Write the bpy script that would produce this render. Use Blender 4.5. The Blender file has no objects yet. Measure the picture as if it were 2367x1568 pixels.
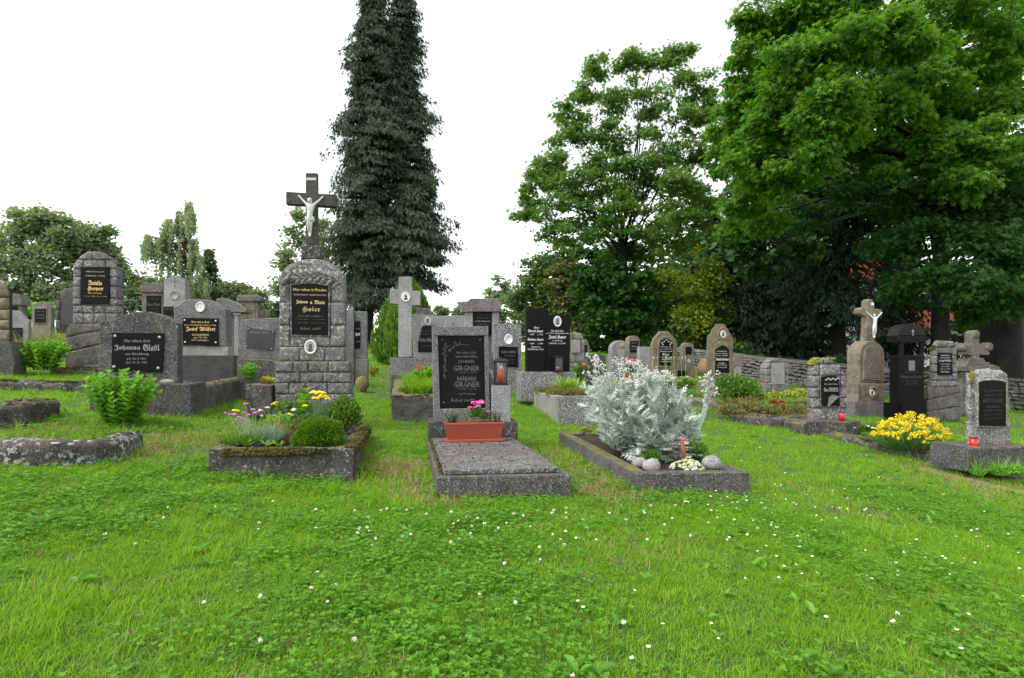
import bpy, bmesh, math, random
import numpy as np
from mathutils import Vector, Matrix, noise as mnoise
rad = math.radians
sc = bpy.context.scene
COL = sc.collection

# ------------------------------------------------------------------ camera
EYE, FPX, CX, CY = 0.85, 1300.0, 1183.5, 784.0
PITCH = math.atan(51 / FPX)
cam_d = bpy.data.cameras.new('camera')
cam_d.sensor_width = 36.0
cam_d.lens = 36.0 * FPX / 2367.0
cam_d.clip_end = 1500
cam_d.clip_start = 0.05
cam = bpy.data.objects.new('camera', cam_d)
COL.objects.link(cam)
cam.location = (0, 0, EYE)
cam.rotation_euler = (rad(90) + PITCH, 0, 0)
sc.camera = cam

# ------------------------------------------------------------------ light: bright overcast
SUN_EL, SUN_AZ = 52.0, -50.0            # azimuth from +Y, negative = left
world = bpy.data.worlds.new('World')
sc.world = world
world.use_nodes = True
wn = world.node_tree
for n in list(wn.nodes):
    wn.nodes.remove(n)
w_out = wn.nodes.new('ShaderNodeOutputWorld')
w_bg = wn.nodes.new('ShaderNodeBackground')
w_sky = wn.nodes.new('ShaderNodeTexSky')
w_sky.sky_type = 'NISHITA'
w_sky.sun_disc = False
w_sky.sun_elevation = rad(SUN_EL)
w_sky.sun_rotation = rad(SUN_AZ)
w_sky.air_density = 1.2
w_sky.dust_density = 1.0
w_sky.ozone_density = 1.0
w_hs = wn.nodes.new('ShaderNodeHueSaturation')
w_hs.inputs['Saturation'].default_value = 0.12
wn.links.new(w_sky.outputs[0], w_hs.inputs['Color'])
w_bg.inputs['Strength'].default_value = 0.15
wn.links.new(w_hs.outputs[0], w_bg.inputs['Color'])
wn.links.new(w_bg.outputs[0], w_out.inputs['Surface'])
sun_d = bpy.data.lights.new('sun', 'SUN')
sun_d.energy = 1.1
sun_d.angle = rad(20)
sun_d.color = (1.0, 0.97, 0.92)
sun = bpy.data.objects.new('sun', sun_d)
COL.objects.link(sun)
_sd = Vector((math.sin(rad(SUN_AZ)) * math.cos(rad(SUN_EL)), -0.75 * math.cos(rad(SUN_AZ)) * math.cos(rad(SUN_EL)), math.sin(rad(SUN_EL))))
sun.rotation_euler = _sd.to_track_quat('Z', 'Y').to_euler()
w_sky.sun_rotation = math.atan2(_sd.x, _sd.y)
sc.view_settings.view_transform = 'Standard'
sc.view_settings.look = 'None'
sc.view_settings.exposure = 1.25
sc.view_settings.gamma = 1.0
sc.view_settings.use_curve_mapping = False
sc.render.engine = 'CYCLES'
sc.cycles.max_bounces = 6
sc.cycles.diffuse_bounces = 3
sc.cycles.transparent_max_bounces = 8
sc.cycles.use_denoising = True

# ------------------------------------------------------------------ geometry of the view: photo pixel (2367 wide) -> place
CAMP = Vector((0, 0, EYE))
def ray(u, v):
    a, up = (u - CX) / FPX, -(v - CY) / FPX
    c, s = math.cos(PITCH), math.sin(PITCH)
    return Vector((a, c - s * up, s + c * up))
def P(u, v, Y):
    r = ray(u, v)
    return CAMP + r * (Y / r.y)
def mpp(Y):
    return Y / FPX

# ------------------------------------------------------------------ terrain through surveyed points
_ctl = [(1015,1140,3.45),(1320,1147,3.6),(470,1100,3.59),(810,1105,3.77),(1480,1128,3.83),(1735,1140,3.97),
 (10,1068,3.3),(270,1060,3.5),(60,974,4.6),(230,950,5.1),(440,962,5.3),(430,877,7.4),(200,850,7.9),(20,858,7.0),
 (850,1000,5.3),(905,972,6.6),(830,900,8.6),(860,868,12),(1291,982,7.0),(1190,930,8.4),(1165,897,10.5),
 (2185,1085,6.0),(2360,1100,6.0),(1900,995,8.0),(2000,960,10.0),(2100,968,9.5),(2200,968,9.5),(1750,985,8.5),
 (1660,916,11),(1640,940,9.5),(1435,868,14),(1536,880,12),(1797,904,13.5),(50,808,10),(1380,812,24),(1500,838,24),
 (2300,943,15),(1850,897,17),(1700,872,20),(350,800,12),(600,815,12),(950,845,14)]
_cw = [tuple(P(*c)) for c in _ctl]
_cw += [(-12,15,EYE+0.9),(-25,25,EYE+1.3),(0,30,EYE+0.35),(-8,30,EYE+0.9),(12,40,EYE+0.6),(25,30,EYE-1.2),(40,60,EYE-0.8),(-40,60,EYE+2.0),(0,80,EYE+1.2),
        (-2.5,0,0.12),(2.5,0,-0.14),(0,1.5,-0.01),(0,-3,-0.02),(-2.6,1.6,0.14),(2.6,1.6,-0.17),(8,0,-0.5),(-8,0,0.5),(12,6,-0.8),(-10,5,0.8)]
_cw = np.array(_cw)
def _tps(d):
    return np.where(d > 1e-9, d * d * np.log(np.maximum(d, 1e-9)), 0.0)
def _warp(x, y):                          # compress distance so far anchors stay smooth
    r = np.sqrt(x * x + y * y) + 1e-9
    k = np.log1p(r / 3.0) * 3.0 / r
    return x * k, y * k
_wx, _wy = _warp(_cw[:, 0], _cw[:, 1])
_n = len(_cw)
_K = _tps(np.hypot(_wx[:, None] - _wx[None], _wy[:, None] - _wy[None])) + np.eye(_n) * 0.35
_Q = np.stack([np.ones(_n), _wx, _wy], 1)
_A = np.block([[_K, _Q], [_Q.T, np.zeros((3, 3))]])
_sol = np.linalg.solve(_A, np.concatenate([_cw[:, 2], np.zeros(3)]))
def ground_np(x, y):
    x = np.asarray(x, float); y = np.asarray(y, float)
    far = np.clip((np.hypot(x, y) - 70) / 60, 0, 1)
    s = np.minimum(1, 95 / (np.hypot(x, y) + 1e-9))
    X, Y = _warp(x * s, y * s)
    z = _sol[_n] + _sol[_n + 1] * X + _sol[_n + 2] * Y
    for i in range(_n):
        z = z + _sol[i] * _tps(np.hypot(X - _wx[i], Y - _wy[i]))
    return z - .028
def gz(x, y):
    return float(ground_np(x, y))
def PG(u, Y):                              # ground point under pixel column u at distance Y
    p = P(u, 835, Y)
    return Vector((p.x, p.y, gz(p.x, p.y)))

# ------------------------------------------------------------------ objects, tags
def tag(o, label=None, cat=None, group=None, kind=None):
    if label: o['label'] = label
    if cat: o['category'] = cat
    if group: o['group'] = group
    if kind: o['kind'] = kind
    return o
def thing(name, label, cat, loc, rotz=0.0, group=None):
    o = bpy.data.objects.new(name, None)
    o.empty_display_size = 0.1
    COL.objects.link(o)
    o.location = loc
    o.rotation_euler = (0, 0, rotz)
    return tag(o, label, cat, group)
def put(name, me, parent=None, loc=None, rot=None, scale=None):
    o = bpy.data.objects.new(name, me)
    COL.objects.link(o)
    if parent: o.parent = parent
    if loc is not None: o.location = loc
    if rot is not None: o.rotation_euler = rot
    if scale is not None: o.scale = scale if hasattr(scale, '__len__') else (scale,) * 3
    return o
def copy_tree(o, parent=None):
    c = o.copy()
    COL.objects.link(c)
    if parent: c.parent = parent
    for ch in list(o.children):
        copy_tree(ch, c)
    return c
def np_mesh(name, V, F, mat, rnd=None, smooth=False):
    """V (n,3), F (m,k) constant-size faces"""
    me = bpy.data.meshes.new(name)
    V = np.asarray(V, np.float32); F = np.asarray(F, np.int32)
    m, k = F.shape
    me.vertices.add(len(V)); me.vertices.foreach_set('co', V.ravel())
    me.loops.add(m * k); me.loops.foreach_set('vertex_index', F.ravel())
    me.polygons.add(m)
    me.polygons.foreach_set('loop_start', np.arange(0, m * k, k, dtype=np.int32))
    me.polygons.foreach_set('use_smooth', np.full(m, smooth))
    if rnd is not None:
        at = me.attributes.new('rnd', 'FLOAT', 'POINT')
        at.data.foreach_set('value', np.asarray(rnd, np.float32))
    me.update(calc_edges=True)
    if mat: me.materials.append(mat)
    return me

# ------------------------------------------------------------------ mesh builder
def inset_poly(pts, d):
    n = len(pts); out = []
    a = sum(pts[i][0] * pts[(i + 1) % n][1] - pts[(i + 1) % n][0] * pts[i][1] for i in range(n))
    sgn = 1 if a > 0 else -1
    for i in range(n):
        p0, p1, p2 = Vector(pts[i - 1]), Vector(pts[i]), Vector(pts[(i + 1) % n])
        e1 = (p1 - p0); e2 = (p2 - p1)
        if e1.length < 1e-9: e1 = e2
        if e2.length < 1e-9: e2 = e1
        e1 = e1.normalized(); e2 = e2.normalized()
        n1 = Vector((-e1.y, e1.x)) * sgn; n2 = Vector((-e2.y, e2.x)) * sgn
        b = n1 + n2
        if b.length < 1e-6: b = n1.copy()
        b.normalize()
        k = d / max(0.45, b.dot(n1))
        out.append((p1.x + b.x * k, p1.y + b.y * k))
    return out
class MB:
    def __init__(s):
        s.v = []; s.f = []
    def prism(s, pts, y0, y1, bev=0.006, dome=0.0, rnd=None):
        """outline (x,z) extruded from y0 (front) to y1 (back), chamfered"""
        a = sum(pts[i][0] * pts[(i + 1) % len(pts)][1] - pts[(i + 1) % len(pts)][0] * pts[i][1] for i in range(len(pts)))
        if a < 0: pts = pts[::-1]
        n = len(pts); b0 = len(s.v)
        ins = inset_poly(pts, bev)
        rings = [(ins, y0), (pts, y0 + bev), (pts, y1 - bev), (ins, y1)]
        for r, y in rings:
            for (x, z) in r:
                s.v.append((x, y, z))
        for k in range(3):
            for i in range(n):
                j = (i + 1) % n
                s.f.append((b0 + k * n + i, b0 + k * n + j, b0 + (k + 1) * n + j, b0 + (k + 1) * n + i))
        if dome:
            cx = sum(p[0] for p in pts) / n; cz = sum(p[1] for p in pts) / n
            r2 = [((p[0] - cx) * .6 + cx, (p[1] - cz) * .6 + cz) for p in ins]
            b1 = len(s.v)
            rr = rnd or random
            for (x, z) in r2: s.v.append((x, y0 - dome * rr.uniform(.5, 1.2), z))
            c = len(s.v); s.v.append((cx, y0 - dome * rr.uniform(.7, 1.3), cz))
            for i in range(n):
                j = (i + 1) % n
                s.f.append((b0 + j, b0 + i, b1 + i, b1 + j))
                s.f.append((b1 + j, b1 + i, c))
        else:
            s.f.append(tuple(b0 + i for i in range(n))[::-1] if False else tuple(b0 + i for i in range(n)))
        s.f.append(tuple(b0 + 3 * n + i for i in range(n))[::-1])
        return s
    def box(s, x0, x1, y0, y1, z0, z1, bev=0.004):
        return s.prism([(x0, z0), (x1, z0), (x1, z1), (x0, z1)], y0, y1, min(bev, (y1 - y0) * .4, (x1 - x0) * .4, (z1 - z0) * .4))
    def hexa(s, lo, hi):
        """lo, hi: 4 corners each (same winding)"""
        b = len(s.v)
        s.v += [tuple(p) for p in lo] + [tuple(p) for p in hi]
        s.f += [(b + 3, b + 2, b + 1, b), (b + 4, b + 5, b + 6, b + 7)]
        for i in range(4):
            j = (i + 1) % 4
            s.f.append((b + i, b + j, b + 4 + j, b + 4 + i))
        return s
    def tube(s, path, radii, k=8, cap=True):
        path = [Vector(p) for p in path]
        if not hasattr(radii, '__len__'): radii = [radii] * len(path)
        b0 = len(s.v); up = Vector((0, 0, 1))
        prev = None
        for i, p in enumerate(path):
            d = (path[min(i + 1, len(path) - 1)] - path[max(i - 1, 0)])
            d = d.normalized() if d.length > 1e-9 else Vector((0, 0, 1))
            if prev is None:
                a = d.orthogonal().normalized()
            else:
                a = prev - d * prev.dot(d)
                a = a.normalized() if a.length > 1e-6 else d.orthogonal().normalized()
            prev = a
            c = d.cross(a)
            for j in range(k):
                t = 2 * math.pi * j / k
                q = p + (a * math.cos(t) + c * math.sin(t)) * radii[i]
                s.v.append(tuple(q))
        for i in range(len(path) - 1):
            for j in range(k):
                j2 = (j + 1) % k
                s.f.append((b0 + i * k + j, b0 + i * k + j2, b0 + (i + 1) * k + j2, b0 + (i + 1) * k + j))
        if cap:
            s.f.append(tuple(b0 + j for j in range(k))[::-1])
            s.f.append(tuple(b0 + (len(path) - 1) * k + j for j in range(k)))
        return s
    def lathe(s, prof, c=(0, 0, 0), k=16, sx=1.0, sy=1.0, axis='z'):
        """prof [(r, h)]"""
        b0 = len(s.v); m = len(prof)
        for (r, h) in prof:
            for j in range(k):
                t = 2 * math.pi * j / k
                if axis == 'z':
                    s.v.append((c[0] + r * math.cos(t) * sx, c[1] + r * math.sin(t) * sy, c[2] + h))
                else:              # axis -y: faces the front
                    s.v.append((c[0] + r * math.cos(t) * sx, c[1] - h, c[2] + r * math.sin(t) * sy))
        for i in range(m - 1):
            for j in range(k):
                j2 = (j + 1) % k
                s.f.append((b0 + i * k + j, b0 + i * k + j2, b0 + (i + 1) * k + j2, b0 + (i + 1) * k + j))
        s.f.append(tuple(b0 + j for j in range(k))[::-1])
        s.f.append(tuple(b0 + (m - 1) * k + j for j in range(k)))
        return s
    def blob(s, c, r, seed=0, sub=2, amp=.15, fl=(1, 1, 1), freq=1.6):
        bm = bmesh.new()
        bmesh.ops.create_icosphere(bm, subdivisions=sub, radius=1)
        b = len(s.v)
        for v in bm.verts:
            d = 1 + amp * mnoise.noise(v.co * freq + Vector((seed * 3.7, seed * 1.3, seed)))
            s.v.append((c[0] + v.co.x * r * d * fl[0], c[1] + v.co.y * r * d * fl[1], c[2] + v.co.z * r * d * fl[2]))
        for f in bm.faces:
            s.f.append(tuple(b + v.index for v in f.verts))
        bm.free()
        return s
    def mesh(s, name, mat, smooth=False, rough=None, recalc=True):
        me = bpy.data.meshes.new(name)
        bm = bmesh.new()
        vs = [bm.verts.new(p) for p in s.v]
        for f in s.f:
            try: bm.faces.new([vs[i] for i in f])
            except ValueError: pass
        if recalc: bmesh.ops.recalc_face_normals(bm, faces=bm.faces)
        if rough:
            amp, freq, el = rough
            bmesh.ops.triangulate(bm, faces=bm.faces)
            for _ in range(6):
                es = [e for e in bm.edges if e.calc_length() > el]
                if not es or len(bm.verts) > 9000: break
                bmesh.ops.subdivide_edges(bm, edges=es, cuts=1)
                bmesh.ops.triangulate(bm, faces=[f for f in bm.faces if len(f.verts) > 3])
            off = Vector((random.uniform(-50, 50), random.uniform(-50, 50), random.uniform(-50, 50)))
            for v in bm.verts:
                d = mnoise.noise_vector(v.co * freq + off) * amp + mnoise.noise_vector(v.co * freq * 3.1 + off) * amp * .45
                v.co += d
        for f in bm.faces: f.smooth = smooth
        bm.to_mesh(me); bm.free()
        if mat: me.materials.append(mat)
        return me
    def build(s, name, mat, parent=None, smooth=False, rough=None, label=None):
        o = put(name, s.mesh(name, mat, smooth, rough), parent)
        if label: o['label'] = label
        return o
def arc_pts(x0, z0, x1, z1, rise, n=10):
    """points of an arch from (x0,z0) to (x1,z1), rising by rise in the middle"""
    return [(x0 + (x1 - x0) * t, z0 + (z1 - z0) * t + rise * math.sin(math.pi * t) ** .85) for t in [i / n for i in range(n + 1)]]

# ------------------------------------------------------------------ materials
_mats = {}
def _nt(name):
    m = bpy.data.materials.new(name); m.use_nodes = True
    nt = m.node_tree
    for n in list(nt.nodes): nt.nodes.remove(n)
    return m, nt
def _N(nt, t, **kw):
    n = nt.nodes.new(t)
    for k, v in kw.items():
        if k in n.inputs: n.inputs[k].default_value = v
        else: setattr(n, k, v)
    return n
def _mix(nt, fac, a, b, mode='MIX'):
    n = nt.nodes.new('ShaderNodeMix'); n.data_type = 'RGBA'; n.blend_type = mode
    for i, x in ((0, fac), (6, a), (7, b)):
        if hasattr(x, 'links') or isinstance(x, bpy.types.NodeSocket): nt.links.new(x, n.inputs[i])
        elif isinstance(x, tuple): n.inputs[i].default_value = (*x, 1) if len(x) == 3 else x
        else: n.inputs[i].default_value = x
    return n.outputs[2]
def _ramp(nt, src, a, b, va=0.0, vb=1.0):
    n = nt.nodes.new('ShaderNodeMapRange')
    nt.links.new(src, n.inputs[0])
    n.inputs[1].default_value = a; n.inputs[2].default_value = b
    n.inputs[3].default_value = va; n.inputs[4].default_value = vb
    return n.outputs[0]
def _noise(nt, pos, scale, detail=3, rough=.6, stretch=None):
    if stretch:
        mp = nt.nodes.new('ShaderNodeMapping'); mp.inputs['Scale'].default_value = stretch
        nt.links.new(pos, mp.inputs[0]); pos = mp.outputs[0]
    n = nt.nodes.new('ShaderNodeTexNoise'); n.inputs['Scale'].default_value = scale
    n.inputs['Detail'].default_value = detail; n.inputs['Roughness'].default_value = rough
    nt.links.new(pos, n.inputs['Vector'])
    return n.outputs['Fac']
def _math(nt, op, a, b=None):
    n = nt.nodes.new('ShaderNodeMath'); n.operation = op
    for i, x in ((0, a), (1, b)):
        if x is None: continue
        if isinstance(x, (int, float)): n.inputs[i].default_value = x
        else: nt.links.new(x, n.inputs[i])
    return n.outputs[0]
def stone(name, c1, c2, speck=.35, lichen=0.0, moss=0.0, rough=.85, bump=.5, bscale=45, lcol=(.40, .40, .385), stain=.4, spk=110, mcol=(.16, .15, .022)):
    if name in _mats: return _mats[name]
    c1 = tuple(x * .74 for x in c1); c2 = tuple(x * .74 for x in c2); speck *= .7
    m, nt = _nt(name)
    out = _N(nt, 'ShaderNodeOutputMaterial'); bs = _N(nt, 'ShaderNodeBsdfPrincipled')
    nt.links.new(bs.outputs[0], out.inputs[0])
    geo = _N(nt, 'ShaderNodeNewGeometry'); pos = geo.outputs['Position']
    n1 = _noise(nt, pos, 3.1, 5)
    col = _mix(nt, _ramp(nt, n1, .35, .65), c1, c2)
    col = _mix(nt, _math(nt, 'MULTIPLY', _ramp(nt, _noise(nt, pos, 2.3, 6, .65), .46, .64), min(.5, stain * .8)), col, (.075, .060, .046) if c2[0] > .03 else c1)
    # blotchy weathering
    st = _ramp(nt, _noise(nt, pos, 9.0, 6, .7), .48, .62)
    dk = tuple(x * .45 for x in c1)
    col = _mix(nt, _math(nt, 'MULTIPLY', st, stain), col, dk)
    # run-off streaks
    sk = _ramp(nt, _noise(nt, pos, 14.0, 4, .6, (1, 1, .09)), .52, .68)
    col = _mix(nt, _math(nt, 'MULTIPLY', sk, stain * .7), col, tuple(x * .5 for x in c2))
    # crystals
    sp = _noise(nt, pos, spk, 1, .5)
    li = _ramp(nt, sp, .56, .64); da = _ramp(nt, sp, .43, .36)
    col = _mix(nt, _math(nt, 'MULTIPLY', li, speck), col, tuple(min(.8, x * 2.2 + .12) for x in c2))
    col = _mix(nt, _math(nt, 'MULTIPLY', da, speck), col, tuple(x * .25 for x in c1))
    if lichen:
        l1 = _ramp(nt, _noise(nt, pos, 30, 5, .8), .62 - .10 * lichen, .66 - .10 * lichen)
        l2 = _ramp(nt, _noise(nt, pos, 4.0, 4), .42, .52)
        col = _mix(nt, _math(nt, 'MULTIPLY', _math(nt, 'MULTIPLY', l1, l2), min(1, .35 + lichen)), col, lcol)
    if moss:
        sep = nt.nodes.new('ShaderNodeSeparateXYZ'); nt.links.new(geo.outputs['Normal'], sep.inputs[0])
        up = _ramp(nt, sep.outputs[2], .25, .8)
        mm = _ramp(nt, _noise(nt, pos, 11, 5, .7), .62 - .35 * moss, .68 - .35 * moss)
        col = _mix(nt, _math(nt, 'MULTIPLY', up, mm), col, mcol)
    nt.links.new(col, bs.inputs['Base Color'])
    bs.inputs['Roughness'].default_value = rough
    bs.inputs['Specular IOR Level'].default_value = .3 if rough > .5 else .09
    if bump:
        bn = nt.nodes.new('ShaderNodeBump'); bn.inputs['Strength'].default_value = min(1, bump)
        bn.inputs['Distance'].default_value = .012 * bump
        nt.links.new(_noise(nt, pos, bscale, 6, .65), bn.inputs['Height'])
        nt.links.new(bn.outputs[0], bs.inputs['Normal'])
    _mats[name] = m
    return m
def plain(name, c, rough=.6, metal=0.0, var=.0, spec=None):
    if name in _mats: return _mats[name]
    m, nt = _nt(name)
    out = _N(nt, 'ShaderNodeOutputMaterial'); bs = _N(nt, 'ShaderNodeBsdfPrincipled')
    nt.links.new(bs.outputs[0], out.inputs[0])
    bs.inputs['Roughness'].default_value = rough; bs.inputs['Metallic'].default_value = metal
    if spec is not None: bs.inputs['Specular IOR Level'].default_value = spec
    geo = _N(nt, 'ShaderNodeNewGeometry')
    n1 = _noise(nt, geo.outputs['Position'], 60, 4)
    col = _mix(nt, _ramp(nt, n1, .3, .7), tuple(x * (1 - var) for x in c), tuple(min(1, x * (1 + var)) for x in c))
    nt.links.new(col, bs.inputs['Base Color'])
    _mats[name] = m
    return m
def leafmat(name, ca, cb, cc=None, trans=.35, rough=.55, nscale=.6, ctrans=None, spec=.35):
    """ca/cb: darker and lighter leaf colours picked per leaf; cc: third colour in patches"""
    if name in _mats: return _mats[name]
    m, nt = _nt(name)
    out = _N(nt, 'ShaderNodeOutputMaterial'); bs = _N(nt, 'ShaderNodeBsdfPrincipled')
    at = _N(nt, 'ShaderNodeAttribute'); at.attribute_name = 'rnd'
    col = _mix(nt, at.outputs['Fac'], ca, cb)
    if cc:
        geo = _N(nt, 'ShaderNodeNewGeometry')
        pn = _ramp(nt, _noise(nt, geo.outputs['Position'], nscale, 3), .42, .62)
        col = _mix(nt, pn, col, cc)
    nt.links.new(col, bs.inputs['Base Color']); bs.inputs['Roughness'].default_value = rough
    bs.inputs['Specular IOR Level'].default_value = spec
    tr = _N(nt, 'ShaderNodeBsdfTranslucent')
    tc = _mix(nt, 1.0, col, (1.5, 1.6, .6, 1), 'MULTIPLY') if ctrans is None else _mix(nt, 1.0, col, (*ctrans, 1), 'MULTIPLY')
    nt.links.new(tc, tr.inputs[0])
    mx = _N(nt, 'ShaderNodeMixShader'); mx.inputs[0].default_value = trans
    nt.links.new(bs.outputs[0], mx.inputs[1]); nt.links.new(tr.outputs[0], mx.inputs[2])
    nt.links.new(mx.outputs[0], out.inputs[0])
    _mats[name] = m
    return m
def glassy(name, c=(.95, .97, .97), a=.06):
    if name in _mats: return _mats[name]
    m, nt = _nt(name)
    out = _N(nt, 'ShaderNodeOutputMaterial'); g = _N(nt, 'ShaderNodeBsdfGlossy'); g.inputs['Roughness'].default_value = .05
    t = _N(nt, 'ShaderNodeBsdfTransparent'); t.inputs[0].default_value = (*c, 1)
    mx = _N(nt, 'ShaderNodeMixShader'); mx.inputs[0].default_value = a
    nt.links.new(t.outputs[0], mx.inputs[1]); nt.links.new(g.outputs[0], mx.inputs[2]); nt.links.new(mx.outputs[0], out.inputs[0])
    _mats[name] = m
    return m

GR_MID = stone('speckled grey granite', (.15, .14, .145), (.24, .23, .235), speck=.55, lichen=.0, bump=.35, spk=85, stain=.3)
GR_LIGHT = stone('light grey granite', (.30, .29, .295), (.40, .39, .395), speck=.5, bump=.3, spk=90, stain=.2)
GR_DARK = stone('dark weathered terrazzo', (.075, .07, .073), (.13, .122, .126), speck=.6, lichen=.25, bump=.4, spk=95, stain=.6, moss=.22)
GR_PAN = stone('coarse salt and pepper granite', (.20, .19, .195), (.28, .27, .275), speck=.9, bump=.3, spk=62, stain=.25)
LIMEY = stone('purple grey cast stone', (.15, .135, .142), (.24, .22, .228), speck=.35, lichen=.9, bump=.9, bscale=32, stain=.55)
LIMEY2 = stone('pale grey cast stone', (.20, .19, .19), (.30, .285, .285), speck=.4, lichen=.6, bump=.9, bscale=30, stain=.5, moss=.35)
OCHRE = stone('ochre artificial stone', (.22, .175, .105), (.33, .275, .18), speck=.3, lichen=.25, bump=.8, bscale=36, stain=.7)
OCHRE2 = stone('tan weathered sandstone', (.19, .155, .11), (.30, .25, .18), speck=.3, lichen=.35, bump=.8, bscale=40, stain=.8)
CONC = stone('dark mossy concrete', (.055, .049, .046), (.125, .112, .105), speck=.35, lichen=.5, bump=.9, bscale=26, stain=.8, moss=.3)
CONC2 = stone('grey concrete kerb', (.10, .094, .09), (.17, .16, .155), speck=.4, lichen=.25, bump=.6, stain=.7, moss=.45)
CONCL = stone('pale concrete', (.34, .32, .30), (.47, .45, .42), speck=.1, bump=.4, stain=.4)
BRICKY = stone('bossed concrete masonry', (.15, .14, .14), (.23, .215, .21), speck=.5, lichen=.6, bump=1.0, bscale=30, stain=.8)
BLACK = stone('polished black granite', (.006, .006, .007), (.010, .010, .011), speck=.05, bump=0, rough=.30, stain=0)
BLACKW = stone('weathered black glass plaque', (.008, .0085, .008), (.015, .016, .0145), speck=.05, bump=.05, rough=.3, stain=0)
SLATE = stone('dull slate plaque', (.06, .06, .062), (.085, .083, .085), speck=.1, bump=.1, rough=.6, stain=.2)
MORT = stone('dark recessed mortar', (.05, .045, .045), (.08, .07, .07), speck=.2, bump=.5)
MOSSM = stone('yellow green moss', (.055, .05, .008), (.19, .155, .018), speck=.1, bump=1.0, bscale=140, stain=.5)
MOSSG = stone('olive moss', (.03, .04, .008), (.10, .11, .016), speck=.1, bump=1.0, bscale=140, stain=.4)
SOIL = stone('dark garden soil', (.035, .026, .018), (.07, .052, .036), speck=.3, bump=1.0, bscale=60)
ROCK = stone('rubble wall stone', (.14, .128, .118), (.29, .268, .245), speck=.2, lichen=.5, bump=1.0, bscale=25, stain=.6)
PEB = stone('pale pebble', (.30, .28, .27), (.40, .38, .37), speck=.5, bump=.4)
GOLD = plain('gilt lettering', (.80, .58, .20), .45, 0.0, .15)
SILV = plain('silver lettering', (.42, .42, .41), .5, 0.0, .2)
WHITEL = plain('white lettering', (.78, .78, .76), .6, 0, .08)
FADED = plain('faded lettering', (.13, .135, .13), .7, 0, .3)
PORC = plain('white porcelain', (.72, .72, .70), .25, 0, .05)
PHOTO = plain('grey portrait photograph', (.36, .35, .34), .3, 0, .1)
PHOTOD = plain('dark portrait print', (.07, .065, .06), .3, 0, .2)
STAT = plain('painted plaster figure', (.50, .50, .47), .6, 0, .12)
WHITEF = plain('white enamel figure', (.62, .62, .61), .4, 0, .05)
IRON = plain('dark iron', (.018, .018, .019), .45, .3, .2)
RUSTIRON = plain('rusty wrought iron', (.045, .035, .033), .8, .2, .3)
RED = plain('red candle glass', (.68, .016, .014), .25, 0, .1)
TERRA = plain('terracotta plastic', (.33, .060, .032), .6, 0, .12)
BARK = stone('grey brown bark', (.035, .03, .026), (.075, .066, .055), speck=.1, lichen=.1, bump=1.0, bscale=18, stain=.5)
BARKD = stone('dark bark', (.012, .011, .010), (.03, .026, .023), speck=.05, bump=1.0, bscale=14, stain=.5)
GLASS = glassy('lantern glass')
# ------------------------------------------------------------------ foliage tools
def rng(seed): return np.random.default_rng(seed)
def _unit(a):
    return a / (np.linalg.norm(a, axis=-1, keepdims=True) + 1e-9)
def tri_fan(ring, c=(0, 0.5, 0)):
    V = [c] + list(ring); n = len(ring)
    return np.array(V, float), np.array([(0, i + 1, (i + 1) % n + 1) for i in range(n)])
# leaf shapes: x across, y along the leaf, z off the leaf plane
DIAMOND = (np.array([(0, 0, 0), (.32, .45, .05), (0, 1, -.05), (-.32, .45, .05)], float), np.array([(0, 1, 2), (0, 2, 3)]))
OVAL = (np.array([(0, 0, 0), (.26, .3, .05), (.27, .65, .05), (0, 1, -.08), (-.27, .65, .05), (-.26, .3, .05), (0, .5, -.02)], float),
        np.array([(6, 0, 1), (6, 1, 2), (6, 2, 3), (6, 3, 4), (6, 4, 5), (6, 5, 0)]))
MAPLE = tri_fan([(0, 0, 0), (.22, .12, .02), (.52, .1, -.06), (.34, .36, .0), (.62, .68, -.08), (.24, .62, .02), (0, 1.05, -.08),
                 (-.24, .62, .02), (-.62, .68, -.08), (-.34, .36, 0), (-.52, .1, -.06), (-.22, .12, .02)], (0, .42, .05))
MAPLE8 = tri_fan([(0, .05, 0), (.55, -.02, -.1), (.20, .34, .03), (.62, .66, -.14), (.16, .62, .02), (0, 1.1, -.12), (-.16, .62, .02), (-.62, .66, -.14), (-.20, .34, .03), (-.55, -.02, -.1)], (0, .36, .07))
MAPLE6 = tri_fan([(0, 0, 0), (.45, .12, -.05), (.58, .66, -.08), (0, 1.05, -.08), (-.58, .66, -.08), (-.45, .12, -.05)], (0, .4, .05))
NEEDLE = (np.array([(-.09, 0, 0), (.09, 0, 0), (.05, .6, .02), (0, 1, 0)], float), np.array([(0, 1, 2), (0, 2, 3)]))
BLADE = (np.array([(-.5, 0, 0), (.5, 0, 0), (-.4, .45, .06), (.4, .45, .06), (-.22, .8, .22), (.22, .8, .22), (0, 1, .42)], float) * np.array([.06, 1, 1]),
         np.array([(0, 1, 3), (0, 3, 2), (2, 3, 5), (2, 5, 4), (4, 5, 6)]))
def _spray():
    r = [(0, 0, 0)]
    for i, (y, w) in enumerate([(.15, .16), (.3, .30), (.5, .34), (.7, .26), (.86, .14)]):
        r += [(w * .25 + .02, y - .06, 0), (w, y + .07, -.04)]
    r += [(0, 1.0, -.05)]
    for (y, w) in [(.86, .14), (.7, .26), (.5, .34), (.3, .30), (.15, .16)]:
        r += [(-w, y + .07, -.04), (-(w * .25 + .02), y - .06, 0)]
    return tri_fan(r, (0, .5, 0))
SPRAY = _spray()
TWIG = (np.array([(0, 0, 0), (.13, .5, .0), (0, 1, -.12), (-.13, .5, .0), (.36, .62, -.05), (.05, .3, 0), (-.36, .68, -.05), (-.05, .3, 0)], float),
        np.array([(0, 1, 2), (0, 2, 3), (5, 4, 1), (7, 3, 6)]))
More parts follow.
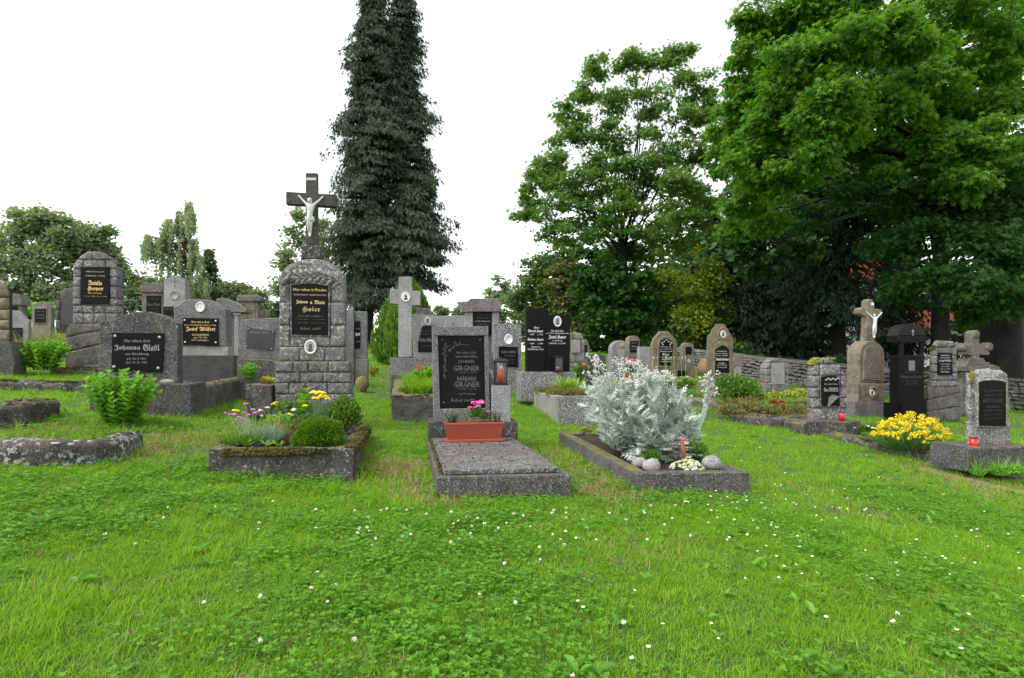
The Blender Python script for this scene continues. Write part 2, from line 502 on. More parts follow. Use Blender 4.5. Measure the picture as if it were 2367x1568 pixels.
def leaves(Pt, N, T, size, tmpl, g, wid=1.0):
    """stack of leaves: position, face normal, axis, length -> V, F, rnd"""
    n = len(Pt); tv, tf = tmpl
    T = _unit(T); B = _unit(np.cross(T, N)); Nn = np.cross(B, T)
    size = np.broadcast_to(np.asarray(size, float), (n,))
    V = (Pt[:, None] + size[:, None, None] * (tv[None, :, 0:1] * wid * B[:, None] + tv[None, :, 1:2] * T[:, None] + tv[None, :, 2:3] * Nn[:, None]))
    F = tf[None] + (np.arange(n) * len(tv))[:, None, None]
    r = np.repeat(g.random(n), len(tv))
    return V.reshape(-1, 3), F.reshape(-1, tf.shape[1]), r
def merge(parts):
    Vs, Fs, Rs = [], [], []; o = 0
    for V, F, R in parts:
        Vs.append(V); Fs.append(F + o); Rs.append(R); o += len(V)
    return np.concatenate(Vs), np.concatenate(Fs), np.concatenate(Rs)
def leaf_obj(name, parts, mat, parent=None, kind=None):
    V, F, R = merge(parts) if isinstance(parts, list) else parts
    o = put(name, np_mesh(name, V, F, mat, R), parent)
    if kind: o['kind'] = kind
    return o
def sphere_dirs(n, g):
    return _unit(g.normal(size=(n, 3)))
def limb(mb, a, b, r0, r1, g, sag=.12, n=5, k=6, wob=.06):
    a = np.array(a, float); b = np.array(b, float); L = np.linalg.norm(b - a)
    pts = []; w = g.normal(size=3) * wob * L
    for i in range(n + 1):
        t = i / n
        p = a + (b - a) * t + w * math.sin(math.pi * t) + np.array([0, 0, sag * L * math.sin(math.pi * t * .9)])
        pts.append(p)
    mb.tube(pts, [r0 + (r1 - r0) * (i / n) ** .8 for i in range(n + 1)], k)
    return pts

def broad_tree(label, base, blobs, leaf, mat, bark, trunk_r, fork, seed, group=None, cat='tree', name='deciduous_tree',
               per=1.0, tmpl=MAPLE8, nsub=9, ntuft=10, nleaf=9, tuft=.5, droop=.35, flat=.8, trunkpts=None, subr=.42, limbs=True, wide=1.0):
    """blobs: (u,v,Y,ru_px,rv_px) foliage masses; leaves sit in tufts on sub-masses spread over each"""
    g = rng(seed); B = Vector(base)
    t = thing(name, label, cat, B, 0, group)
    C = np.array([tuple(P(u, v, Y) - B) for u, v, Y, ru, rv in blobs])
    R = np.array([(ru * mpp(Y), max(ru, rv) * mpp(Y) * .8, rv * mpp(Y)) for u, v, Y, ru, rv in blobs])
    vis = np.array([ru * rv for u, v, Y, ru, rv in blobs], float); vis = np.sqrt(vis / np.median(vis))
    mbt = MB(); F_ = np.array(fork, float)
    tp = [(0, 0, -.3), (0, 0, 0), *( [tuple(p) for p in trunkpts] if trunkpts else []), tuple(F_)]
    nT = len(tp)
    mbt.tube(tp, [trunk_r * 1.5, trunk_r * 1.15] + [trunk_r * (1 - .35 * (i + 1) / (nT - 1)) for i in range(nT - 2)], 12)
    mbt.build('trunk', bark, t, smooth=True)
    mbl = MB(); parts = []
    for bi in range(len(blobs)):
        c, r = C[bi], R[bi]
        if limbs:
            lk = min(1.0, 3.2 / math.sqrt(len(blobs)))
            st_ = F_ * g.uniform(.72, 1.0) if g.random() < .5 else F_ + (C[g.integers(0, len(C))] * .3 + c * .7 - F_) * g.uniform(.1, .4)
            lp = limb(mbl, st_, c, trunk_r * .36 * lk, trunk_r * .05, g, sag=.08)
        ns = max(3, int(nsub * vis[bi]))
        d = sphere_dirs(ns, g)
        sc_ = c + d * r * g.uniform(.45, 1.0, (ns, 1))
        for s_ in sc_:
            if limbs and g.random() < .8:
                limb(mbl, c + (s_ - c) * .05, s_, trunk_r * .08, .012, g, n=3, k=4)
            sr = r * subr * g.uniform(.7, 1.25)
            nt_ = int(ntuft * per * g.uniform(.7, 1.3))
            dd = sphere_dirs(nt_, g); dd[:, 2] = np.abs(dd[:, 2]) * .9 - .15
            tc = s_ + dd * sr * np.array([1, 1, flat]) * g.uniform(.45, 1.05, (nt_, 1))
            nl = nleaf
            Pt = np.repeat(tc, nl, 0) + g.normal(size=(nt_ * nl, 3)) * tuft * np.array([.5, .5, .34])
            out = _unit(np.repeat(tc - c, nl, 0) + g.normal(size=(nt_ * nl, 3)) * r.mean() * .5)
            T = out * .8 + g.normal(size=out.shape) * .6; T[:, 2] -= droop
            N = np.tile([0, 0, 1.0], (len(Pt), 1)) + out * .6 + g.normal(size=out.shape) * .5
            parts.append(leaves(Pt, N, T, leaf * g.uniform(.65, 1.2, len(Pt)), tmpl, g, wide))
    if limbs: mbl.build('limbs', bark, t, smooth=True)
    leaf_obj('crown', parts, mat, t, 'stuff')
    return t

def conifer(label, base, H, prof, mat, bark, seed, name='conifer_tree', trunk_r=.2, lean=(0, 0), z0=.12, nwh=60, nb=9, spray=.34, nsp=14,
            droop=.35, up=.15, tmpl=TWIG, group=None, gap=0.0, dead=0.0, cat='tree', irr=.25):
    """prof(t)->radius in m at relative height t; boughs carry hanging sprays"""
    g = rng(seed); B = Vector(base)
    t = thing(name, label, cat, B, 0, group)
    mt = MB(); path = [(lean[0] * s, lean[1] * s, H * s - (.3 if s == 0 else 0)) for s in (0, .2, .45, .7, .97)]
    mt.tube(path, [trunk_r * 1.15, trunk_r * .9, trunk_r * .65, trunk_r * .4, .02], 10)
    mt.build('trunk', bark, t, smooth=True)
    ml = MB(); parts = []
    for w in range(nwh):
        s = z0 + (1 - z0) * (w + g.uniform(0, 1)) / nwh
        for b in range(nb):
            if g.random() < gap: continue
            a = g.uniform(0, 2 * math.pi)
            R = prof(s) * g.uniform(.6, 1.1) * (1 + irr * mnoise.noise(Vector((math.cos(a) * 1.1 + seed, math.sin(a) * 1.1, s * H * .55))))
            if R < .05: R = .05
            o = np.array([lean[0] * s, lean[1] * s, H * s])
            dr = np.array([math.cos(a), math.sin(a), 0])
            pts = [o + dr * R * q + np.array([0, 0, R * (up * q - droop * q * q)]) for q in (0, .35, .7, 1.0)]
            ml.tube(pts, [.02 + .012 * R, .016 + .008 * R, .012, .005], 4, False)
            if g.random() < dead * (1 - s): continue
            n = max(3, int(nsp * (.35 + R / (prof(.2) + .01))))
            q = g.uniform(.18, 1.05, n) ** .8
            Pt = o + dr * (R * q)[:, None] + np.array([0, 0, 1.0]) * (R * (up * q - droop * q * q))[:, None]
            side = np.cross(dr, [0, 0, 1.0]) * g.choice([-1, 1], n)[:, None]
            Pt = Pt + side * (g.uniform(0, .28, n) * R * (1.1 - q * .6))[:, None] + g.normal(size=(n, 3)) * .05
            T = dr * .7 + side * .5 + g.normal(size=(n, 3)) * .35; T[:, 2] -= .55 + droop
            N = np.tile([0, 0, 1.0], (n, 1)) * .6 + dr * .6 + g.normal(size=(n, 3)) * .5
            parts.append(leaves(Pt, N, T, spray * g.uniform(.6, 1.25, n), tmpl, g))
    ml.build('limbs', bark, t)
    leaf_obj('crown', parts, mat, t, 'stuff')
    return t

def bush_parts(c, r, n, leaf, g, tmpl=OVAL, lumps=9, inner=.35, upw=.6, wid=1.0):
    """leaves through an uneven dome made of lumps; c centre of the base"""
    c = np.array(c, float); r = np.array(r, float); out = []
    per = max(4, n // lumps)
    for i in range(lumps):
        d = sphere_dirs(1, g)[0]; d[2] = abs(d[2])
        lc = c + d * r * g.uniform(.25, .62); lr = r * g.uniform(.42, .62)
        dd = sphere_dirs(per, g); dd[:, 2] = np.where(dd[:, 2] < -.3, -dd[:, 2], dd[:, 2])
        q = g.uniform(inner, 1, (per, 1)) ** .5
        Pt = lc + dd * lr * q
        Pt[:, 2] = np.maximum(Pt[:, 2], c[2] + .01)
        T = dd * .7 + g.normal(size=dd.shape) * .4; T[:, 2] += upw
        N = dd * .6 + g.normal(size=dd.shape) * .4 + np.array([0, 0, .5])
        out.append(leaves(Pt, N, T, leaf * g.uniform(.6, 1.25, per), tmpl, g, wid))
    return out
def bush(label, name, cat, base, r, n, leaf, mat, seed, tmpl=OVAL, lumps=12, group=None, stems=True, smat=None, upw=.6, wid=1.0, inner=.35):
    g = rng(seed); t = thing(name, label, cat, base, 0, group)
    leaf_obj('foliage', bush_parts((0, 0, 0), r, n, leaf, g, tmpl, lumps, inner, upw, wid), mat, t, 'stuff')
    if stems:
        m = MB()
        for i in range(9):
            a = g.uniform(0, 6.28); e = np.array([math.cos(a) * r[0] * .5, math.sin(a) * r[1] * .5, r[2] * .7])
            limb(m, (e[0] * .1, e[1] * .1, -.03), e, .012 * max(.5, r[2]), .004, g, n=3, k=4)
        m.build('stems', smat or BARK, t)
    return t
def stem_plant(label, name, cat, base, n, h, spread, leaf, mat, seed, tmpl=OVAL, gap=.028, wid=1.0, smat=None, sr=.003, group=None, bend=.5, upw=.5, start=.12, whorl=3):
    """many leafy stems rising from one root"""
    g = rng(seed); t = thing(name, label, cat, base, 0, group)
    m = MB(); parts = []
    for i in range(n):
        a = g.uniform(0, 6.28); q = math.sqrt(g.random()); hh = h * g.uniform(.65, 1.05) * (1 - .25 * q)
        p0 = np.array([math.cos(a) * spread[0] * q * .35, math.sin(a) * spread[1] * q * .35, -.02])
        p1 = np.array([math.cos(a) * spread[0] * q, math.sin(a) * spread[1] * q, hh])
        mid = p0 * .6 + p1 * .4 + np.array([0, 0, hh * .18])
        pts = [p0, mid, p1]; m.tube(pts, [sr, sr * .8, sr * .5], 5, False)
        k = max(3, int(hh / gap)); ts = np.linspace(start, 1, k)
        for tt in ts:
            c = (1 - tt) ** 2 * p0 + 2 * tt * (1 - tt) * mid + tt * tt * p1
            w = whorl; aa = g.uniform(0, 6.28) + np.arange(w) * 2 * math.pi / w
            D = np.stack([np.cos(aa), np.sin(aa), np.full(w, upw + tt * .6)], 1)
            N = np.stack([-np.cos(aa) * .6, -np.sin(aa) * .6, np.ones(w)], 1) + g.normal(size=(w, 3)) * .2
            parts.append(leaves(np.tile(c, (w, 1)), N, D, leaf * (1.1 - .45 * tt) * g.uniform(.75, 1.15, w), tmpl, g, wid))
    m.build('stems', smat or mat, t)
    leaf_obj('foliage', parts, mat, t, 'stuff')
    return t
def tuft_parts(c, n, h, spread, w, g, curl=.5, out_=.6):
    """arching blades from one point"""
    a = g.uniform(0, 6.28, n); q = np.sqrt(g.random(n))
    Pt = np.stack([c[0] + np.cos(a) * spread * q * .5, c[1] + np.sin(a) * spread * q * .5, np.full(n, c[2] - .005)], 1)
    T = np.stack([np.cos(a) * out_ * q, np.sin(a) * out_ * q, np.ones(n)], 1) + g.normal(size=(n, 3)) * .16
    N = np.stack([np.cos(a), np.sin(a), np.full(n, .2)], 1) + g.normal(size=(n, 3)) * .4
    return leaves(Pt, N, T, h * g.uniform(.5, 1.15, n), BLADE, g, w)
def flower_head(mb, c, r, g, petals=7, seed=0):
    for i in range(petals):
        d = sphere_dirs(1, g)[0]; d[2] = abs(d[2]) * .8 - .1
        mb.blob((c[0] + d[0] * r * .62, c[1] + d[1] * r * .62, c[2] + d[2] * r * .55), r * g.uniform(.32, .5), seed + i, 1, .25, (1, 1, .7))

# scattered ground cover by instances ------------------------------------------------
def scatter(name, label, cat, pts, rot, scl, idx, protos, kind='stuff'):
    me = bpy.data.meshes.new(name)
    pts = np.asarray(pts, np.float32)
    me.vertices.add(len(pts)); me.vertices.foreach_set('co', pts.ravel())
    a = me.attributes.new('rot', 'FLOAT_VECTOR', 'POINT'); a.data.foreach_set('vector', np.asarray(rot, np.float32).ravel())
    a = me.attributes.new('scl', 'FLOAT', 'POINT'); a.data.foreach_set('value', np.asarray(scl, np.float32))
    a = me.attributes.new('idx', 'INT', 'POINT'); a.data.foreach_set('value', np.asarray(idx, np.int32))
    o = put(name, me); tag(o, label, cat, None, kind)
    col = bpy.data.collections.new(name + '_patterns')
    for k, pm in enumerate(protos):
        po = bpy.data.objects.new('%s_pattern_%02d' % (name, k), pm); col.objects.link(po)
    ng = bpy.data.node_groups.new(name + '_nodes', 'GeometryNodeTree')
    ng.interface.new_socket('Geometry', in_out='INPUT', socket_type='NodeSocketGeometry')
    ng.interface.new_socket('Geometry', in_out='OUTPUT', socket_type='NodeSocketGeometry')
    gi = ng.nodes.new('NodeGroupInput'); go = ng.nodes.new('NodeGroupOutput')
    ci = ng.nodes.new('GeometryNodeCollectionInfo'); ci.inputs['Collection'].default_value = col
    ci.inputs['Separate Children'].default_value = True; ci.inputs['Reset Children'].default_value = True
    ip = ng.nodes.new('GeometryNodeInstanceOnPoints'); ip.inputs['Pick Instance'].default_value = True
    def att(nm, ty):
        n = ng.nodes.new('GeometryNodeInputNamedAttribute'); n.data_type = ty; n.inputs['Name'].default_value = nm
        return [s for s in n.outputs if s.enabled and s.name == 'Attribute'][0]
    L = ng.links.new
    L(gi.outputs[0], ip.inputs['Points']); L(ci.outputs[0], ip.inputs['Instance'])
    L(att('idx', 'INT'), ip.inputs['Instance Index'])
    er = ng.nodes.new('FunctionNodeEulerToRotation'); L(att('rot', 'FLOAT_VECTOR'), er.inputs[0]); L(er.outputs[0], ip.inputs['Rotation'])
    L(att('scl', 'FLOAT'), ip.inputs['Scale'])
    L(ip.outputs[0], go.inputs[0])
    md = o.modifiers.new('scatter', 'NODES'); md.node_group = ng
    return o

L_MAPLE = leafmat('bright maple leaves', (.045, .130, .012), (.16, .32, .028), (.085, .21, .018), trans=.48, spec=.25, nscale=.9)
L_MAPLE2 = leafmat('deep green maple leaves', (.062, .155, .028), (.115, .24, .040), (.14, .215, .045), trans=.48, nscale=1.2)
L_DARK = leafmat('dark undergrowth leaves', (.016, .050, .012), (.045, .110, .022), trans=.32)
L_MID = leafmat('mid green leaves', (.045, .095, .030), (.090, .165, .050), (.075, .13, .048), trans=.3)
L_HAZY = leafmat('haze paled grey green leaves', (.15, .20, .13), (.25, .31, .20), (.20, .26, .165), trans=.42, spec=.1)  # distance haze is put into the leaf colour as paler tones
L_MIDH = leafmat('haze paled green leaves', (.075, .135, .045), (.14, .225, .075), (.11, .18, .06), trans=.36, spec=.2)  # backdrop haze is mixed into these lighter greens
L_MDARK = leafmat('dark green maple leaves', (.018, .058, .010), (.045, .125, .018), trans=.35, spec=.2)  # the leaves themselves are dark green
L_BIRCH = leafmat('birch leaves', (.19, .25, .16), (.28, .34, .22), trans=.45)
L_YELL = leafmat('yellow green leaves', (.12, .18, .014), (.28, .31, .02), (.09, .16, .016), trans=.45)
L_OLIVE = leafmat('olive brown leaves', (.09, .11, .035), (.17, .18, .06), trans=.3)
L_CYP = leafmat('grey green cypress sprays', (.042, .052, .040), (.125, .148, .108), (.07, .095, .062), trans=.2, rough=.8, spec=.12)
L_SPRUCE = leafmat('dark spruce needles', (.008, .018, .011), (.020, .040, .022), trans=.05, rough=.8, spec=.15)
L_THUJA = leafmat('fresh green thuja', (.09, .21, .018), (.19, .34, .030), (.06, .14, .018), trans=.35, nscale=5)
L_SEDUM = leafmat('fresh light green leaves', (.11, .27, .030), (.21, .42, .055), trans=.4)
L_BOX = leafmat('box leaves', (.040, .11, .018), (.10, .22, .030), (.13, .24, .022), trans=.3, nscale=7)
L_CUSH = leafmat('cushion conifer needles', (.045, .125, .008), (.15, .27, .016), trans=.25)
L_SILV = leafmat('silver felted leaves', (.40, .47, .41), (.76, .80, .74), (.30, .37, .30), trans=.2, rough=.9, nscale=9, ctrans=(1, 1, 1), spec=.1)
L_SILVH = leafmat('silver buds', (.60, .62, .57), (.78, .80, .74), trans=.1, rough=.9, ctrans=(1, 1, 1), spec=.1)
L_HEATH = leafmat('heath foliage', (.13, .15, .035), (.24, .25, .06), (.17, .13, .05), trans=.2, nscale=8)
L_YFL = leafmat('yellow small flowers', (.75, .55, .01), (.90, .75, .02), trans=.2, ctrans=(1, 1, .5))
L_BLUEG = leafmat('blue green carnation leaves', (.14, .24, .18), (.26, .36, .27), trans=.2)
L_GRASS = leafmat('lawn grass', (.115, .25, .012), (.30, .50, .035), (.19, .36, .018), trans=.44, rough=.5, nscale=2.2, spec=.2)
L_GRASSD = leafmat('dark grass leaves', (.035, .115, .015), (.075, .20, .024), trans=.35)
L_CLOV = leafmat('clover leaves', (.065, .20, .014), (.17, .37, .036), trans=.4, rough=.5, spec=.2)
L_WEED = leafmat('broad weed leaves', (.085, .24, .024), (.17, .38, .045), trans=.4)
L_STRAW = leafmat('dry straw', (.28, .21, .085), (.46, .37, .17), trans=.25, ctrans=(1, 1, .8))
L_LIME = leafmat('lime green leaves', (.22, .36, .02), (.36, .48, .03), trans=.35)
L_GYEL = leafmat('golden green leaves', (.28, .30, .05), (.42, .42, .09), trans=.3)
PINKF = plain('pink petals', (.62, .13, .42), .6, 0, .2)
MAGF = plain('magenta petals', (.65, .02, .17), .6, 0, .2)
LILACF = plain('lilac petals', (.50, .27, .55), .6, 0, .15)
PURPF = plain('dark purple petals', (.10, .015, .13), .6, 0, .2)
REDF = plain('red petals', (.62, .02, .05), .6, 0, .2)
YELF = plain('yellow petals', (.82, .62, .03), .6, 0, .15)
WHTF = plain('white petals', (.80, .78, .76), .6, 0, .05)
CREAMF = plain('cream clover petals', (.70, .60, .54), .6, 0, .15)
STEMM = plain('green stalk', (.10, .19, .05), .6, 0, .2)
SILST = plain('silver stalk', (.42, .47, .42), .8, 0, .1)
# ------------------------------------------------------------------ monuments
YAW = rad(10.6)
HOLES = []                                  # plan polygons kept free of lawn
LIT = {}
def fr(s):                                  # broken-script letters
    o = ''
    for c in s:
        if 'A' <= c <= 'Z': o += chr(0x1D56C + ord(c) - 65)
        elif 'a' <= c <= 'z': o += chr(0x1D586 + ord(c) - 97)
        else: o += c
    return o
def text_geo(s, shear=0.0, bold=0.0):
    cu = bpy.data.curves.new('t', 'FONT'); cu.body = s; cu.resolution_u = 1; cu.shear = shear; cu.offset = bold
    ob = bpy.data.objects.new('t', cu); me = bpy.data.meshes.new_from_object(ob)
    V = np.zeros(len(me.vertices) * 3); me.vertices.foreach_get('co', V); V = V.reshape(-1, 3)
    F = [tuple(p.vertices) for p in me.polygons]
    bpy.data.objects.remove(ob); bpy.data.curves.remove(cu); bpy.data.meshes.remove(me)
    return V, F
class Mon:
    def __init__(s, name, label, cat, uL, uR, vB, Y, yaw=YAW, group=None, sink=.12):
        c, q = math.cos(yaw), math.sin(yaw)
        a, b = P(uL, vB, 1).x, P(uR, vB, 1).x
        w = Y * (b - a) / (c - q * (a + b) / 2)
        YL, YR = Y - w / 2 * q, Y + w / 2 * q
        x = (a * YL + b * YR) / 2
        s.c, s.q, s.yaw = c, q, yaw
        s.O_ = Vector((x, Y, P((uL + uR) / 2, vB, Y).z))
        s.t = thing(name, label, cat, s.O_, yaw, group); s.Y = Y; s.w = w; s.uL, s.uR, s.vB = uL, uR, vB
        s.px = Y / FPX
    def L(s, u, v, y=0.0):
        r = ray(u, v); d = s.O_ - CAMP
        t = (y + (-s.q * d.x + s.c * d.y)) / (-s.q * r.x + s.c * r.y)
        p = CAMP + r * t - s.O_
        return (p.x * s.c + p.y * s.q, p.z)
    def th(s, uf, ub, y=0.0):               # thickness that puts the back edge at column ub
        x, _ = s.L(uf, s.vB, y)
        k = (ub - CX) / FPX
        X0 = s.O_.x + x * s.c - y * s.q; Y0 = s.O_.y + x * s.q + y * s.c
        return (X0 - k * Y0) / (s.q + k * s.c)
    def O(s, pts, y=0.0): return [s.L(u, v, y) for u, v in pts]
    def world(s, x, y, z):
        return Vector((s.O_.x + x * s.c - y * s.q, s.O_.y + x * s.q + y * s.c, s.O_.z + z))
    def pr(s, name, pts, y0, y1, mat, bev=.006, rough=None, parent=None, smooth=False, dome=0, ext=None):
        o = s.O(pts, y0)
        if ext: zm = min(z for x, z in o) + .01; o = [(x, z - ext if z < zm + .01 else z) for x, z in o]
        return MB().prism(o, y0, y1, bev, dome).build(name, mat, parent or s.t, smooth, rough)
    def rc(s, name, u0, v0, u1, v1, y0, y1, mat, **k):
        return s.pr(name, [(u0, v1), (u1, v1), (u1, v0), (u0, v0)], y0, y1, mat, **k)
    def text(s, lines, y, mat, parent=None, name='inscription'):
        V, F = [], []; o = 0
        for ln in lines:
            st, uc, vc, w, h = ln[:5]; sh = ln[5] if len(ln) > 5 else 0
            tv, tf = text_geo(st, sh)
            if not len(tv): continue
            mn, mx = tv.min(0), tv.max(0); sz = mx - mn + 1e-6
            x0, z1 = s.L(uc - w / 2, vc - h / 2, y); x1, z0 = s.L(uc + w / 2, vc + h / 2, y)
            X = x0 + (tv[:, 0] - mn[0]) / sz[0] * (x1 - x0); Z = z0 + (tv[:, 1] - mn[1]) / sz[1] * (z1 - z0)
            V += [(a, y, b) for a, b in zip(X, Z)]; F += [tuple(i + o for i in f) for f in tf]; o = len(V)
        me = bpy.data.meshes.new(name); me.from_pydata(V, [], F); me.materials.append(mat)
        return put(name, me, parent or s.t)
    def medal(s, uc, vc, w, h, y, portrait=True, name='portrait_medallion', ring=PORC, inner=PHOTO):
        x, z = s.L(uc, vc, y); rx, rz = w / 2 * s.px, h / 2 * s.px
        rz *= 1.02
        m = MB().lathe([(1, 0), (1, .012), (.9, .02), (.78, .016), (.74, .011), (.0001, .011)], (0, 0, 0), 24, 1, 1, 'y')
        m.v = [(x + a * rx, y + b, z + c * rz) for a, b, c in m.v]
        o = m.build(name, ring, s.t, True)
        if portrait:
            m = MB().lathe([(.72, .0115), (.72, .0135), (.0001, .0135)], (0, 0, 0), 20, 1, 1, 'y')
            m.v = [(x + a * rx, y + b, z + c * rz) for a, b, c in m.v]
            p = m.build('portrait_plate', inner, o)
            m = MB().lathe([(.30, .014), (.30, .0155), (.0001, .0155)], (0, 0, .12), 14, 1, 1.25, 'y')
            m.lathe([(.46, .014), (.46, .0152), (.0001, .0152)], (0, 0, -.42), 14, 1, .5, 'y')
            m.v = [(x + a * rx, y + b, z + c * rz) for a, b, c in m.v]
            m.build('portrait_print', PHOTOD, o)
        return o
    def discs(s, pts, r, y, mat, name='rosette'):
        for (u, v) in pts:
            x, z = s.L(u, v, y)
            MB().lathe([(r, 0), (r, .006), (r * .6, .011), (.0001, .012)], (x, y, z), 12, 1, 1, 'y').build(name, mat, s.t, True)
def clip_convex(poly, clip):
    a = sum(clip[i][0] * clip[(i + 1) % len(clip)][1] - clip[(i + 1) % len(clip)][0] * clip[i][1] for i in range(len(clip)))
    if a < 0: clip = clip[::-1]
    out = poly
    for i in range(len(clip)):
        A, B = clip[i], clip[(i + 1) % len(clip)]; inp = out; out = []
        def side(p): return (B[0] - A[0]) * (p[1] - A[1]) - (B[1] - A[1]) * (p[0] - A[0])
        for j in range(len(inp)):
            p, q = inp[j], inp[(j + 1) % len(inp)]; sp, sq = side(p), side(q)
            if sp >= 0: out.append(p)
            if (sp >= 0) != (sq >= 0):
                t = sp / (sp - sq); out.append((p[0] + (q[0] - p[0]) * t, p[1] + (q[1] - p[1]) * t))
        if len(out) < 3: return []
    return out
def dedupe(pts, d=.004):
    o = []
    for p in pts:
        if not o or math.hypot(p[0] - o[-1][0], p[1] - o[-1][1]) > d: o.append(p)
    while len(o) > 2 and math.hypot(o[0][0] - o[-1][0], o[0][1] - o[-1][1]) < d: o.pop()
    return o
def blocks(m, outline, courses, joints, y0, y1, mat, gap=.004, dome=.007, rough=(.006, 9, .045), seed=1, slant=1.5, name='stone_block'):
    """rock faced blocks laid in courses (v values from top to bottom), joints: lists of u per course"""
    rr = random.Random(seed); O = m.O(outline, y0)
    us = [p[0] for p in outline]; uA, uB = min(us) - 4, max(us) + 4
    for i in range(len(courses) - 1):
        va, vb = courses[i], courses[i + 1]; js = [uA] + list(joints[i % len(joints)]) + [uB]
        for k in range(len(js) - 1):
            def sl(u): return 0
            q = [(js[k] + (rr.uniform(-slant, slant) if k else 0), vb), (js[k + 1] + (rr.uniform(-slant, slant) if k < len(js) - 2 else 0), vb),
                 (js[k + 1], va), (js[k], va)]
            poly = dedupe(clip_convex(m.O(q, y0), O))
            if len(poly) < 3: continue
            ar = abs(sum(poly[a][0] * poly[(a + 1) % len(poly)][1] - poly[(a + 1) % len(poly)][0] * poly[a][1] for a in range(len(poly)))) / 2
            if ar < 8e-4: continue
            poly = inset_poly(poly, gap if sum(poly[a][0] * poly[(a + 1) % len(poly)][1] - poly[(a + 1) % len(poly)][0] * poly[a][1] for a in range(len(poly))) else gap)
            MB().prism(poly, y0 + rr.uniform(-.004, .004), y1, .009, dome * rr.uniform(.6, 1.3), rr).build(name, mat, m.t, True, rough)
def wedge(m, us, vs, y0, y1): pass
def arched(u0, u1, vb, vs, vt, n=10):
    """outline px: bottom-left, bottom-right, shoulder right .. arch .. shoulder left"""
    pts = [(u0, vb), (u1, vb)]
    for i in range(n + 1):
        a = math.pi * i / n
        pts.append(((u0 + u1) / 2 + (u1 - u0) / 2 * math.cos(a), vs - (vs - vt) * math.sin(a)))
    return pts
def moss_on(m_or_parent, pts, w, h, mat, seed, n=90, name='moss', r=(.008, .02)):
    """lumpy cushions along a polyline (local coords)"""
    g = random.Random(seed); mb = MB(); L = []
    for i in range(len(pts) - 1): L.append((Vector(pts[i + 1]) - Vector(pts[i])).length)
    tot = sum(L)
    for k in range(n):
        s = g.random() * tot; i = 0
        while i < len(L) - 1 and s > L[i]: s -= L[i]; i += 1
        p = Vector(pts[i]).lerp(Vector(pts[i + 1]), s / max(L[i], 1e-6))
        if mnoise.noise(p * 5 + Vector((seed, 0, 0))) < -.22: continue
        p += Vector((g.uniform(-w[0], w[0]), g.uniform(-w[1], w[1]), g.uniform(-w[2], w[2])))
        mb.blob(p, g.uniform(*r), k, 1, .3, (1.3, 1.1, h))
    o = mb.build(name, mat, m_or_parent, True, None); o['kind'] = 'stuff'
    return o
def bevel_mesh(me, off, seg=2):
    bm = bmesh.new(); bm.from_mesh(me)
    bmesh.ops.bevel(bm, geom=bm.edges[:], offset=off, segments=seg, profile=.6, affect='EDGES')
    bm.to_mesh(me); bm.free()
